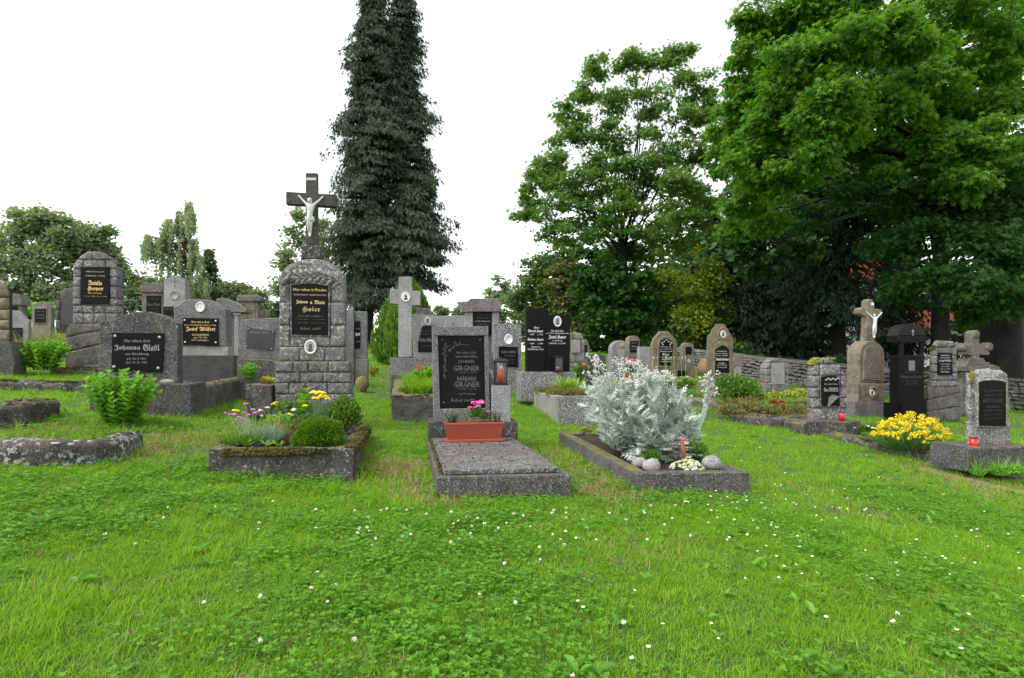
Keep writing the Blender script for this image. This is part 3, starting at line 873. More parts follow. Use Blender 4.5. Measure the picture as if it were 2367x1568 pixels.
class Kerb:
    def __init__(s, label, FL, FR, Y, length, vback, h, th, mat, name='grave_kerb', soil=SOIL, yaw=YAW, solid=False, parts=('front', 'left', 'right', 'back'),
                 rough=(.008, 5, .09), bev=.012, cat='grave kerb', hole=True, soil_dz=-.035, lawn_inside=False, fillz=None):
        c, q = math.cos(yaw), math.sin(yaw)
        a, b = P(FL[0], FL[1], 1).x, P(FR[0], FR[1], 1).x
        w = Y * (b - a) / (c - q * (a + b) / 2)
        A = P(FL[0], FL[1], Y - w / 2 * q); B = P(FR[0], FR[1], Y + w / 2 * q)
        n = Vector((-q, c, 0)) * length
        D = A + n; uD = CX + FPX * D.x / D.y
        D.z = P(uD, vback, D.y).z; C = B + n; C.z = D.z + (B.z - A.z)
        s.A, s.B, s.C, s.D, s.w, s.len, s.th_ = A, B, C, D, w, length, th
        s.t = thing(name, label, cat, (A.x, A.y, A.z - h), 0); s.h = h
        fs, ft = th / w, th / length
        fm = (mat if isinstance(mat, dict) else {})
        def beam(s0, s1, t0, t1, nm, mt, top=0, hh=h + .14):
            up = [s.pt(a_, b_, top) for a_, b_ in ((s0, t0), (s1, t0), (s1, t1), (s0, t1))]
            lo = [p - Vector((0, 0, hh)) for p in up]
            o0 = Vector(s.t.location)
            mb = MB().hexa([p - o0 for p in lo], [p - o0 for p in up])
            me = mb.mesh(nm, mt); bevel_mesh(me, bev)
            if rough:
                m2 = MB(); m2.v = [tuple(v.co) for v in me.vertices]; m2.f = [tuple(p.vertices) for p in me.polygons]
                me = m2.mesh(nm, mt, False, rough)
            return put(nm, me, s.t)
        g = lambda k: mat[k] if isinstance(mat, dict) else mat
        if solid:
            s.body = beam(0, 1, 0, 1, 'slab_base', g('front'))
        else:
            e = .003
            if 'front' in parts: beam(0, 1, 0, ft, 'kerb_front', g('front'))
            if 'left' in parts: beam(0, fs, ft + e, 1 - ft - e, 'kerb_side', g('left'), -.002)
            if 'right' in parts: beam(1 - fs, 1, ft + e, 1 - ft - e, 'kerb_side', g('right'), -.002)
            if 'back' in parts: beam(0, 1, 1 - ft, 1, 'kerb_back', g('back'))
            if soil:
                N = 14; V = []; F = []
                o0 = Vector(s.t.location)
                for i in range(N + 1):
                    for j in range(N + 1):
                        a_, b_ = fs * .8 + (1 - 1.6 * fs) * i / N, ft * .8 + (1 - 1.6 * ft) * j / N
                        p = s.pt(a_, b_, soil_dz) - o0; p.z += .012 * mnoise.noise(p * 9)
                        V.append(tuple(p))
                for i in range(N):
                    for j in range(N):
                        F.append((i * (N + 1) + j, (i + 1) * (N + 1) + j, (i + 1) * (N + 1) + j + 1, i * (N + 1) + j + 1))
                me = bpy.data.meshes.new('soil'); me.from_pydata(V, [], F); me.materials.append(soil)
                put('soil', me, s.t)
        if hole: HOLES.append([(p.x, p.y) for p in (A, B, C, D)])
    def pt(s, a, b, dz=0.0):
        p = s.A * (1 - a) * (1 - b) + s.B * a * (1 - b) + s.C * a * b + s.D * (1 - a) * b
        return Vector((p.x, p.y, p.z + dz))
    def loc(s, p): return Vector(p) - Vector(s.t.location)
def hole_m(m, t, w=None):
    w = (w or m.w) / 2
    HOLES.append([tuple(m.world(x, y, 0))[:2] for x, y in ((-w, -.01), (w, -.01), (w, t), (-w, t))])

def corpus(m, pts, radii, y, mat, name='crucified_figure', cloth=True, sc_=1.0):
    """skin grown figure; pts in photo px keyed by joint"""
    me = bpy.data.meshes.new(name)
    J = {}
    for k, (u, v, dy) in pts.items():
        x, z = m.L(u, v, y); J[k] = (x, y + dy, z)
    order = list(J); idx = {k: i for i, k in enumerate(order)}
    E = [('pelvis', 'belly'), ('belly', 'chest'), ('chest', 'neck'), ('neck', 'head'), ('head', 'crown'), ('chest', 'shl'), ('shl', 'ell'), ('ell', 'hal'), ('chest', 'shr'), ('shr', 'elr'), ('elr', 'har'),
         ('pelvis', 'kl'), ('kl', 'al'), ('al', 'tl'), ('pelvis', 'kr'), ('kr', 'ar'), ('ar', 'tr')]
    me.from_pydata([J[k] for k in order], [(idx[a], idx[b]) for a, b in E], [])
    o = bpy.data.objects.new(name, me); COL.objects.link(o); o.parent = m.t
    sk = o.modifiers.new('skin', 'SKIN'); sk.use_smooth_shade = True
    for k in order:
        v = me.skin_vertices[0].data[idx[k]]; v.radius = (radii[k] * m.px * sc_,) * 2
        v.use_root = (k == 'pelvis')
    ss = o.modifiers.new('sub', 'SUBSURF'); ss.levels = 1; ss.render_levels = 2
    me.materials.append(mat)
    dg = bpy.context.evaluated_depsgraph_get(); dg.update()
    nm = bpy.data.meshes.new_from_object(o.evaluated_get(dg)); o.modifiers.clear(); o.data = nm
    return o, J
def cross_outline(ul, ur, va, vb, uc0, uc1, vt, vbt, tilt=0):
    """px outline of a latin cross: arms va..vb from ul..ur, post uc0..uc1 from vt to vbt"""
    return [(uc0, vbt), (uc1, vbt), (uc1, vb + tilt * .6), (ur, vb + tilt), (ur, va + tilt), (uc1, va + tilt * .6), (uc1, vt), (uc0, vt), (uc0, va + tilt * .4), (ul, va), (ul, vb), (uc0, vb + tilt * .4)]
FIG = dict(pelvis=(0, 0), )
def figure_pts(hx, hy, k, dx=0):
    """crucified pose in px around head position (hx,hy); k = px per unit (zoom 1/2.544)"""
    raw = dict(pelvis=(335, 335, -.028), belly=(340, 310, -.03), chest=(340, 283, -.036), neck=(338, 262, -.034), head=(333, 248, -.045), crown=(331, 232, -.043),
               shl=(320, 268, -.028), ell=(292, 238, -.014), hal=(265, 207, -.006), shr=(360, 268, -.028), elr=(390, 242, -.014), har=(415, 215, -.006),
               kl=(325, 388, -.038), al=(331, 432, -.014), tl=(333, 456, -.022), kr=(345, 386, -.045), ar=(340, 432, -.02), tr=(337, 457, -.03))
    return {a: (hx + (x - 333) * k, hy + (y - 240) * k, d) for a, (x, y, d) in raw.items()}
RADII = dict(pelvis=7.2, belly=5.6, chest=7.4, neck=2.8, head=4.6, crown=3.6, shl=3.6, ell=2.4, hal=2.2, shr=3.6, elr=2.4, har=2.2, kl=3.8, al=2.3, tl=2.6, kr=3.8, ar=2.3, tr=2.6)

# ================================================================== centre: slab grave with granite frame stone
k1 = Kerb('low weathered terrazzo slab grave with mossy edge below the terracotta flower box', (1009, 1103), (1320, 1097), 3.52, 1.72, 1020, .15, .1, GR_DARK, 'slab_grave', None, solid=True, cat='grave slab', rough=(.004, 4, .12))
LID = stone('weathered lid terrazzo', (.115, .112, .112), (.185, .18, .18), speck=.8, lichen=.15, bump=.5, spk=75, stain=.6, moss=.12)
def sub_slab(k, s0, s1, t0, t1, z0, z1, name, mat, rough=(.003, 6, .1), bev=.008):
    o0 = Vector(k.t.location)
    lo = [k.pt(a, b, z0) - o0 for a, b in ((s0, t0), (s1, t0), (s1, t1), (s0, t1))]; up = [p + Vector((0, 0, z1 - z0)) for p in lo]
    me = MB().hexa(lo, up).mesh(name, mat); bevel_mesh(me, bev)
    m2 = MB(); m2.v = [tuple(v.co) for v in me.vertices]; m2.f = [tuple(p.vertices) for p in me.polygons]
    return put(name, m2.mesh(name, mat, False, rough), k.t)
sub_slab(k1, .055, .93, .03, .985, .002, .033, 'lid_slab', LID)
_ml = [k1.loc(k1.pt(.045, t, .02)) for t in (.05, .3, .6, .97)]
moss_on(k1.t, _ml, (.012, .05, .012), .6, MOSSM, 3, 170, r=(.005, .012))
g_ = random.Random(5); mb = MB()
for i in range(120):
    p = k1.loc(k1.pt(.07 + .84 * g_.random() ** 1.3, .05 + .93 * g_.random(), .034)); mb.blob(p, g_.uniform(.004, .012), i, 1, .3, (1.3, 1.2, .35))
mb.build('moss', MOSSG, k1.t, True)['kind'] = 'stuff'
mb = MB()
for i in range(70):
    p = k1.loc(k1.pt(.08 + .8 * g_.random(), .1 + .85 * g_.random(), .037)); a = g_.uniform(-.5, .5); L = g_.uniform(.02, .09)
    mb.tube([p, p + Vector((math.cos(a) * L, math.sin(a) * L, .002))], .0009, 3)
mb.build('fallen_straw', L_STRAW, k1.t)['kind'] = 'stuff'

m = Mon('gravestone', 'upright speckled granite frame holding a large black panel, behind the terracotta flower box', 'gravestone', 990.6, 1197, 1021, 5.2)
hole_m(m, .5)
PL = stone('cracked dark plinth', (.06, .056, .058), (.10, .095, .098), speck=.5, lichen=.2, bump=.3, stain=.4)
m.rc('plinth', 990.6, 975, 1197, 1024, 0, .34, PL, rough=(.004, 6, .06), ext=.1)
# pale cracks on the plinth
CR = plain('pale crack filler', (.36, .35, .34), .9)
def cracks(m, segs, y, w=.003, mat=None, name='crack'):
    for (a, b, seed) in segs:
        mb = MB(); g = random.Random(seed); n = 5
        pts = []
        for i in range(n + 1):
            t = i / n
            u = a[0] + (b[0] - a[0]) * t + (g.uniform(-2, 2) if 0 < i < n else 0); v = a[1] + (b[1] - a[1]) * t + (g.uniform(-2, 2) if 0 < i < n else 0)
            x, z = m.L(u, v, y); pts.append((x, y, z))
        mb.tube(pts, [w * (1 - .6 * i / n) for i in range(n + 1)], 4)
        mb.build(name, mat or CR, m.t)
cracks(m, [((1005, 984), (1024, 1006), 1), ((1018, 990), (1034, 992), 2), ((1022, 984), (1020, 997), 3), ((1168, 992), (1190, 1010), 4), ((1184, 980), (1176, 1004), 5), ((1168, 1006), (1182, 990), 6), ((1188, 1003), (1194, 1000), 7)], -.001)
yS = .08
o = m.O([(1003, 976), (1133, 976), (1129, 754.5), (999.5, 754.5)], yS)
ih = m.O([(1018, 945), (1123, 942), (1119.5, 776), (1011.5, 776)], yS)
mb = MB()      # frame as four members round a recess
def quadp(a, b, c, d): return [a, b, c, d]
m.pr('frame_rail', [(1003, 976), (1133, 976), (1132.5, 944), (1002.5, 946)], yS, yS + .15, GR_MID, bev=.004)
m.pr('frame_rail', [(1000, 776), (1129.3, 776), (1129, 754.5), (999.5, 754.5)], yS, yS + .15, GR_MID, bev=.004)
m.pr('frame_stile', [(1002.5, 945.6), (1017.5, 945.4), (1011.7, 776.4), (1000, 776.4)], yS + .002, yS + .148, GR_MID, bev=.003)
m.pr('frame_stile', [(1123, 943.8), (1132.4, 943.6), (1129.3, 776.4), (1119.8, 776.4)], yS + .002, yS + .148, GR_MID, bev=.003)
m.pr('black_panel', [(1016, 947), (1124.5, 946), (1121, 774.5), (1010.5, 774.5)], yS + .028, yS + .09, BLACKW, bev=.003)
yt = yS + .0265
m.text([('Hier ruhen in Gott', 1078, 815, 45, 6), ('unsere lieben Eltern', 1078, 824, 50, 6), ('JOHANN', 1078, 837, 37, 9.5), ('GIRGNER', 1078, 851.5, 60, 12),
        ('* 16.5.1880  \u2020 14.12.1958', 1080, 862, 44, 4), ('BARBARA', 1079, 875.5, 44, 9.5), ('GIRGNER', 1079, 889, 60, 12.5), ('* 3.1.1885  \u2020 16.5.1974', 1080, 900, 44, 4),
        ('aus Ursprung', 1080, 911, 38, 6), ('Ruhet sanft!', 1070, 925, 54, 7)], yt, FADED)
# engraved flower spray on the panel
mb = MB(); g = random.Random(9)
def eng(path, w=.0022):
    mb.tube([(m.L(u, v, yt)[0], yt, m.L(u, v, yt)[1]) for u, v in path], w, 4)
eng([(1030, 798), (1027, 820), (1030, 840), (1026, 862), (1029, 876)]); eng([(1036, 812), (1050, 800), (1066, 797), (1082, 798)])
for (u, v) in [(1030, 796), (1026, 806), (1034, 802), (1024, 818), (1032, 822), (1028, 832), (1026, 848), (1031, 856), (1027, 870), (1052, 793), (1058, 797), (1064, 792), (1048, 803), (1040, 810), (1030, 812)]:
    for a in range(5):
        t = a * 1.256 + g.random(); eng([(u, v), (u + 3.4 * math.cos(t), v + 3.4 * math.sin(t))], .0014)
mb.build('engraved_flowers', FADED, m.t)
m.discs([(1022.5, 786), (1110, 786), (1026, 931), (1116, 929)], .011, yS + .027, PL, 'screw_cap')
m.rc('side_pillar', 1137, 891, 1181, 976, .04, .26, GR_LIGHT, bev=.005)
m.pr('side_wing', [(1133.6, 976), (1138, 976), (1146, 925), (1140, 880), (1134, 862), (1131.6, 862)], .14, .22, GR_MID, bev=.004)
MGIR = m
# lantern
def lantern(label, base, w, h, yaw, body=IRON, candle=RED, seed=0, candle_h=.45, white_top=True):
    t = thing('grave_lantern', label, 'lantern', base, yaw)
    mb = MB(); mb.box(-w * .56, w * .56, -w * .56, w * .56, 0, h * .05, .002); mb.box(-w * .48, w * .48, -w * .48, w * .48, h * .05, h * .12, .002); mb.build('base', body, t)
    for sx in (-1, 1):
        for sy in (-1, 1):
            MB().box(sx * w * .42 - w * .05, sx * w * .42 + w * .05, sy * w * .42 - w * .05, sy * w * .42 + w * .05, h * .12, h * .82, .001).build('post', body, t)
    mb = MB()
    b = w * .52
    mb.hexa([(-b, -b, h * .82), (b, -b, h * .82), (b, b, h * .82), (-b, b, h * .82)], [(-b * 1.05, -b * 1.05, h * .86), (b * 1.05, -b * 1.05, h * .86), (b * 1.05, b * 1.05, h * .86), (-b * 1.05, b * 1.05, h * .86)])
    mb.hexa([(-b * 1.15, -b * 1.15, h * .862), (b * 1.15, -b * 1.15, h * .862), (b * 1.15, b * 1.15, h * .862), (-b * 1.15, b * 1.15, h * .862)], [(-b * .6, -b * .6, h * .97), (b * .6, -b * .6, h * .97), (b * .6, b * .6, h * .97), (-b * .6, b * .6, h * .97)])
    mb.lathe([(w * .14, 0), (w * .16, h * .02), (w * .04, h * .03)], (0, 0, h * .97), 10)
    mb.build('roof', body, t)
    for i, (x0, x1, y0, y1) in enumerate([(-.37, .37, -.42, -.41), (-.37, .37, .41, .42), (-.42, -.41, -.37, .37), (.41, .42, -.37, .37)]):
        MB().box(x0 * w, x1 * w, y0 * w, y1 * w, h * .125, h * .815, .0005).build('pane', GLASS, t)
    MB().lathe([(w * .25, 0), (w * .26, h * candle_h * .95), (w * .22, h * candle_h)], (0, 0, h * .122), 14).build('candle', candle, t, True)
    if white_top:
        MB().lathe([(w * .17, 0), (w * .17, h * .16), (w * .02, h * .165)], (0, 0, h * (.124 + candle_h)), 12).build('candle_top', PORC, t, True)
    return t
px_, pz_ = m.L(1157, 891, .11)
lantern('black metal lantern with red candle standing on the small granite pillar', m.world(px_, .11, pz_), 34 * m.px * .9, 66 * m.px, YAW, IRON, RED)

# terracotta flower box on the slab
p = k1.pt(.47, .84, .034); fb = thing('flower_box', 'long terracotta plastic flower box with pink geraniums on the slab', 'flower box', p, YAW)
s_ = p.y / FPX; W = 136 * s_; H = 44 * s_
mb = MB(); mb.box(-W * .50, W * .50, -.075, .075, 0, H * .14, .004); mb.build('saucer', TERRA, fb)
mb = MB(); mb.hexa([(-W * .44, -.055, H * .15), (W * .44, -.055, H * .15), (W * .44, .055, H * .15), (-W * .44, .055, H * .15)],
                   [(-W * .485, -.075, H * .88), (W * .485, -.075, H * .88), (W * .485, .075, H * .88), (-W * .485, .075, H * .88)]); mb.build('trough', TERRA, fb)
mb = MB()
mb.box(-W * .5, W * .5, -.082, -.068, H * .88, H, .003); mb.box(-W * .5, W * .5, .068, .082, H * .88, H, .003); mb.box(-W * .5, -W * .485, -.067, .067, H * .88, H, .002); mb.box(W * .485, W * .5, -.067, .067, H * .88, H, .002)
mb.build('rim', TERRA, fb)
for i in range(13):
    x = -W * .42 + W * .84 * i / 12
    MB().hexa([(x - .004, -.060, H * .17), (x + .004, -.060, H * .17), (x + .004, -.054, H * .17), (x - .004, -.054, H * .17)], [(x * 1.09 - .004, -.080, H * .86), (x * 1.09 + .004, -.080, H * .86), (x * 1.09 + .004, -.072, H * .86), (x * 1.09 - .004, -.072, H * .86)]).build('rib', TERRA, fb)
MB().box(-W * .47, W * .47, -.066, .066, H * .8, H * .89, .003).build('soil', SOIL, fb)
# geranium plants in the box
g = rng(21)
def geranium(label, base, r, h, flowers, seed, heads=9, mat=L_BOX):
    gg = rng(seed); t = thing('geranium', label, 'flowering plant', base)
    leaf_obj('foliage', bush_parts((0, 0, 0), (r, r, h), 110, r * .42, gg, OVAL, 7, .3, .5, 1.5), mat, t, 'stuff')
    m2 = MB()
    for i in range(heads):
        a = gg.uniform(0, 6.28); q = gg.uniform(.1, 1) * r; c = np.array([math.cos(a) * q, math.sin(a) * q, h * gg.uniform(.75, 1.25)])
        m2.tube([(c[0] * .3, c[1] * .3, h * .3), tuple(c)], .0018, 4)
        f = MB(); flower_head(f, c, r * .34, gg, 9, i); f.build('flower_head', flowers[i % len(flowers)], t, True)
    m2.build('stalks', STEMM, t)
    return t
pg = Vector(p) + Vector((.0, 0, 0)) 
def at(uv, Y): return P(uv[0], uv[1], Y)
geranium('pink and red geranium flowering in the middle of the terracotta box', P(1100, 972, 4.93), .085, .13, [PINKF, MAGF, PINKF, REDF], 4, 11)
geranium('pink geranium sprig leaning out at the right of the terracotta box', P(1124, 972, 4.95), .045, .08, [PINKF], 5, 5)
stem_plant('small blue flowered trailing plant at the left end of the terracotta box', 'trailing_plant', 'plant', P(1046, 972, 4.93), 22, .07, (.09, .05), .018, L_GRASSD, 6)
stem_plant('small leafy seedling at the right end of the terracotta box', 'trailing_plant', 'plant', P(1148, 973, 4.97), 16, .09, (.06, .04), .018, L_GRASSD, 7)

# ================================================================== left planter with flowers, and the crucifix monument
k2 = Kerb('dark concrete planter kerb with moss along its rim, full of flowers', (481, 1040), (817, 1037), 3.68, 1.62, 984, .185, .11, CONC, 'grave_kerb', SOIL, rough=(.009, 6, .06), bev=.01)
a_, b_ = [k2.loc(k2.pt(s, -.004, .0)) for s in (.1, .72)]
moss_on(k2.t, [a_ + Vector((0, -.006, -.014)), b_ + Vector((0, -.006, -.014))], (.0, .006, .022), 1.0, MOSSM, 2, 560, r=(.005, .014))
a_, b_ = [k2.loc(k2.pt(s, -.004, -.014)) for s in (.72, .97)]
moss_on(k2.t, [a_, b_], (.0, .004, .016), 1.0, MOSSG, 7, 90, r=(.005, .011))
a_, b_ = [k2.loc(k2.pt(s, t, .004)) for s, t in ((.965, .05), (.965, .97))]
moss_on(k2.t, [a_, b_], (.02, .05, .006), .6, MOSSM, 4, 420, r=(.008, .018))
moss_on(k2.t, [a_ + Vector((.045, 0, -.02)), b_ + Vector((.045, 0, -.03))], (.004, .05, .03), 1.0, MOSSM, 14, 300, r=(.006, .014))

m = Mon('crucifix_monument', 'tall grey monument with a white figure on a dark cross above its arched black plaque', 'grave monument', 645, 795, 836, 5.65)
MAI = m
t1 = .2
m.pr('plinth_block', [(633, 990), (816, 990), (815, 936), (634, 936)], -.035, t1 + .06, CONC, rough=(.008, 7, .06), ext=.1)
rr = random.Random(3)
vc = [836.5, 861, 885, 911, 938]
jn = [[678, 712, 759], [693, 746], [667, 707, 757], [686, 742, 790]]
for i in range(4):
    js = [635 - i * .6] + jn[i] + [810 + i * 1.2]
    for k in range(len(js) - 1):
        po = m.O([(js[k] + .8, vc[i + 1] - .8), (js[k + 1] - .8, vc[i + 1] - .8), (js[k + 1] - .8, vc[i] + .8), (js[k] + .8, vc[i] + .8)], -.03)
        MB().prism(po, -.03 + rr.uniform(-.004, .004), t1 + .045, .007, .006, rr).build('masonry_block', BRICKY, m.t, True, (.007, 24, .022))
m.rc('mortar_core', 637, 840, 808, 936, -.018, t1 + .03, MORT)
# main body: arched
def body_outline(): return arched(645, 797, 835, 648, 598, 16)
core = [(649, 835), (793, 835)] + arched(649, 793, 835, 650, 602, 14)[2:]
m.pr('core', core, .012, t1 - .012, MORT, bev=.01)
outl = arched(645, 797, 835, 648, 598, 16)
blocks(m, outl, [590, 655, 699, 752, 802, 836], [[], [668, 765], [672, 763], [671, 764], [694, 752]], 0, t1, LIMEY, gap=.0026, dome=.002, rough=(.004, 9, .04), seed=4, slant=2)
# laurel branch in relief
def relief_leaf(mb, u, v, ang, L, w, y):
    pts = []
    for i in range(10):
        a = 2 * math.pi * i / 10; lx = (1 - math.cos(a)) / 2 * L; lw = math.sin(a) * w * (1 - .25 * math.cos(a))
        pts.append(m.L(u + lx * math.cos(ang) - lw * math.sin(ang), v + lx * math.sin(ang) + lw * math.cos(ang), y))
    mb.prism(pts, y, y + .05, .006, .012, rr)
mb = MB(); y_ = -.016
for i, (u, v) in enumerate([(783, 652), (770, 645), (755, 641), (740, 640), (725, 640), (710, 641), (697, 643)]):
    relief_leaf(mb, u, v, math.pi + .75, 27, 5, y_); relief_leaf(mb, u, v, math.pi - .75, 22, 5, y_)
relief_leaf(mb, 690, 643, math.pi, 22, 5, y_)
relief_leaf(mb, 668, 640, 2.4, 26, 7, y_); relief_leaf(mb, 672, 628, 1.9, 22, 6, y_); relief_leaf(mb, 660, 660, 1.8, 26, 6, y_)
mb.tube([(m.L(u, v, y_)[0], y_, m.L(u, v, y_)[1]) for u, v in [(790, 656), (760, 643), (725, 640), (690, 643), (672, 650)]], .006, 6)
mb.build('laurel_relief', LIMEY, m.t, True, (.002, 12, .03))
pl = [(674, 774), (759, 776), (758.5, 661)] + [(758.5 + (673 - 758.5) * t, 661 - 6 * math.sin(math.pi * t)) for t in (.2, .4, .6, .8)] + [(673, 659)]
m.pr('plaque_surround', [(671.5, 776.5), (761.5, 778), (761, 659)] + [(761 + (670.5 - 761) * t, 659 - 6.5 * math.sin(math.pi * t)) for t in (.2, .4, .6, .8)] + [(670.5, 657)], -.012, .03, LIMEY, bev=.004)
m.pr('plaque', pl, -.0155, .02, BLACK, bev=.003)
yt = -.0175
m.text([('Hier ruhen in Frieden', 716, 670, 76, 8), (fr('Johann'), 698, 698.5, 27, 9.5), (fr('u. Marie'), 734, 699, 34, 9.5)], yt, GOLD)
m.text([('UNSERE INNIGST GELIEBTEN ELTERN', 716, 682, 76, 5), (fr('Hoier'), 719, 716, 42, 15)], yt, plain('dull gilt lettering', (.50, .38, .17), .5, 0, .3))
m.text([('AUS KIRCHBERG', 717, 731, 58, 4), ('* 12.5.1866   \u2020 3.12.1941', 717, 738.5, 66, 3.5), ('* 14.8.1870   \u2020 26.1.1950', 716, 747, 70, 3.5), ('Ruhet  sanft!', 718, 759.5, 46, 6.5)], yt, plain('worn gilt lettering', (.16, .14, .09), .6, 0, .3))
m.medal(718, 802.5, 27, 33, -.022, True, ring=PORC)
# cross
CRS = stone('dark cast stone cross', (.055, .05, .05), (.095, .086, .086), speck=.3, lichen=.25, bump=.5, stain=.4)
m.rc('cross_foot', 697, 567, 742, 598, .035, .165, CONC, rough=(.004, 9, .04))
m.pr('cross', cross_outline(661, 777, 443, 471, 706.5, 733.5, 400, 566.5, 7), .055, .145, CRS, bev=.005)
pts = figure_pts(716, 464, .393); cp, J = corpus(m, pts, RADII, .055, STAT)
# hair, loincloth
mb = MB(); hx, hz = m.L(715.4, 461.5, .0); mb.blob((hx, .055 - .036, hz), 5.4 * m.px, 3, 2, .3, (1, 1, 1.05)); mb.blob((hx - .012, .055 - .028, hz - .03), 3.4 * m.px, 4, 2, .3, (.7, 1, 1.6)); mb.blob((hx + .014, .055 - .028, hz - .03), 3.0 * m.px, 5, 2, .3, (.7, 1, 1.6)); mb.build('hair', STAT, cp, True)
lx, lz = m.L(717, 504, 0); mb = MB(); mb.lathe([(7.0 * m.px, .0), (9.5 * m.px, -5 * m.px), (9.0 * m.px, -11 * m.px), (5.5 * m.px, -15 * m.px)], (lx, .055 - .03, lz + 5 * m.px), 14, 1, .62)
mb.blob((lx - 10 * m.px, .05 - .03, lz - 3 * m.px), 4.2 * m.px, 5, 1, .4, (.7, .8, 1.7)); mb.build('loincloth', STAT, cp, True, (.003, 30, .03))
m.rc('title_scroll', 708, 411, 731, 417, .05, .056, STAT, bev=.001)

# ================================================================== left group
m = Mon('gravestone', 'wide dark terrazzo headstone with silver lettered black plaque behind the light green plant', 'gravestone', 205, 441, 962, 5.25)
GLA = m; hole_m(m, .5)
m.pr('plinth', [(206, 965), (441, 965), (441, 888), (207, 886)], 0, .42, GR_DARK, rough=(.005, 6, .08), ext=.1)
y0 = .06; tt = m.th(411, 426, y0)
top = [(411, 888), (411, 747), (399, 741)] + [(399 - (399 - 262) * t, 741 - 0 * t - 21 * math.sin(math.pi * min(1, t)) ** .8) for t in (.12, .25, .38, .5, .62, .75, .88)] + [(262, 741), (246, 741), (231, 742), (226, 886)]
m.pr('headstone', top, y0, y0 + tt, GR_DARK, bev=.006, rough=(.003, 5, .1))
m.pr('plaque', [(257, 857), (375, 860), (378.5, 770.5), (259, 769)], y0 - .018, y0 + .005, BLACK, bev=.003)
yt = y0 - .0195
m.text([('Hier ruht in Gott', 317, 788, 59, 7), ('aus Kirchberg,', 317, 819, 55, 7), ('geb. 26. 4. 1861.', 316, 830, 46, 6), ('gest. 20. 12. 1941.', 316, 838.5, 50, 6), (fr('Johanna'), 294, 804.5, 60, 14), (fr('Gla\u00dfl'), 350, 803.5, 38, 16)], yt, plain('dull silver lettering', (.30, .30, .295), .5, 0, .15))
m.discs([(266.5, 777), (369, 780), (264, 848), (366, 851)], .013, y0 - .019, SILV)
cracks(m, [((340, 724), (345, 741), 1), ((258, 752), (275, 757), 2), ((372, 752), (378, 772), 3), ((388, 775), (406, 745), 4), ((226, 822), (251, 823), 5), ((380, 803), (404, 812), 6), ((228, 853), (250, 860), 7),
           ((316, 870), (314, 884), 8), ((345, 868), (348, 884), 9), ((377, 858), (400, 866), 10), ((262, 772), (255, 740), 11), ((384, 770), (398, 778), 12)], y0 - .0005, .0022)
mb = MB(); x, z = m.L(385, 886, .03); mb.blob((x, .05, z + .012), .05, 2, 2, .3, (1.4, .7, .5)); mb.build('mortar_lump', CONCL, m.t, True)

m = Mon('gravestone', 'grey granite headstone with gold lettered black plaque and white relief medallion', 'gravestone', 426, 553, 876, 7.3)
WIL = m; hole_m(m, .5)
m.rc('plinth', 420, 822, 541, 878, 0, m.th(541, 553) , stone('smooth dark plinth stone', (.06, .056, .06), (.095, .09, .094), speck=.25, bump=.2, stain=.5), rough=(.003, 5, .1), ext=.12)
m.pr('mortar_band', [(424, 822.5), (528, 822.5), (527, 801), (424, 801)], .025, .22, CONCL, bev=.006, rough=(.004, 9, .05))
y0 = .02; tt = m.th(522, 536, y0)
top = [(524, 801), (522, 714), (512, 710), (500, 701), (492, 695), (484, 693), (436, 692), (426, 695), (418, 702), (408, 708), (401, 711), (403, 801)]
m.pr('headstone', top, y0, y0 + tt, GR_MID, bev=.008)
m.pr('plaque', [(422.5, 797), (505, 800), (504.5, 736.5), (422, 735)], y0 - .015, y0 + .003, BLACK, bev=.003)
m.text([('Hier ruht in Gott', 463, 744.5, 41, 5.5), ('unser unverge\u00dflicher Gatte u. Vater', 463, 752, 74, 5), ('aus Lauterbach.', 464, 773.5, 40, 5.5), ('gest. 17/3. 1941', 463, 781, 30, 5), ('im 71. Lebensjahre.', 463, 787, 40, 5), (fr('Josef Wilfert'), 463.5, 761.5, 68, 12)], y0 - .0165, GOLD)
m.discs([(427, 740.5), (499, 742), (428, 791), (499, 792)], .011, y0 - .016, WHITEL)
m.medal(463.5, 710, 20, 24, y0 - .004, False, 'relief_medallion')
x, z = m.L(463.5, 710, y0); MB().blob((x, y0 - .012, z + .008), .016, 2, 2, .2, (1, .5, 1.2)).blob((x, y0 - .011, z - .022), .02, 2, 2, .2, (1.2, .4, .7)).build('relief_bust', PORC, m.t, True)

# rusticated tall headstone on boulder foot
m = Mon('gravestone', 'tall lichened block built headstone with a gold lettered black plaque, mossy on top', 'gravestone', 151, 270, 850, 7.7)
HOY = m; hole_m(m, .5)
tt = m.th(271, 288)
outl = [(167, 750), (271, 748), (270, 640), (268, 612), (257, 597), (242, 585), (225, 581), (203, 581), (188, 590), (176, 602), (168, 614)]
m.pr('core', [(170, 750), (268, 748), (267, 642), (264, 616), (254, 602), (240, 590), (225, 585), (204, 585), (190, 594), (180, 604), (171, 618)], .014, tt - .012, MORT, bev=.01)
blocks(m, outl, [574, 601, 622, 641, 662, 690, 706, 724, 749], [[213], [192, 243], [187, 252], [187, 252], [187, 252], [187, 252], [190, 216, 240], [192, 218, 244]], 0, tt, LIMEY, gap=.003, dome=.005, rough=(.005, 9, .05), seed=11)
outb = [(151, 851), (276, 851), (272, 764), (268, 748), (167, 748), (157, 757)]
m.pr('core', [(155, 851), (270, 851), (268, 756), (160, 760)], -.02, tt + .03, MORT, bev=.01)
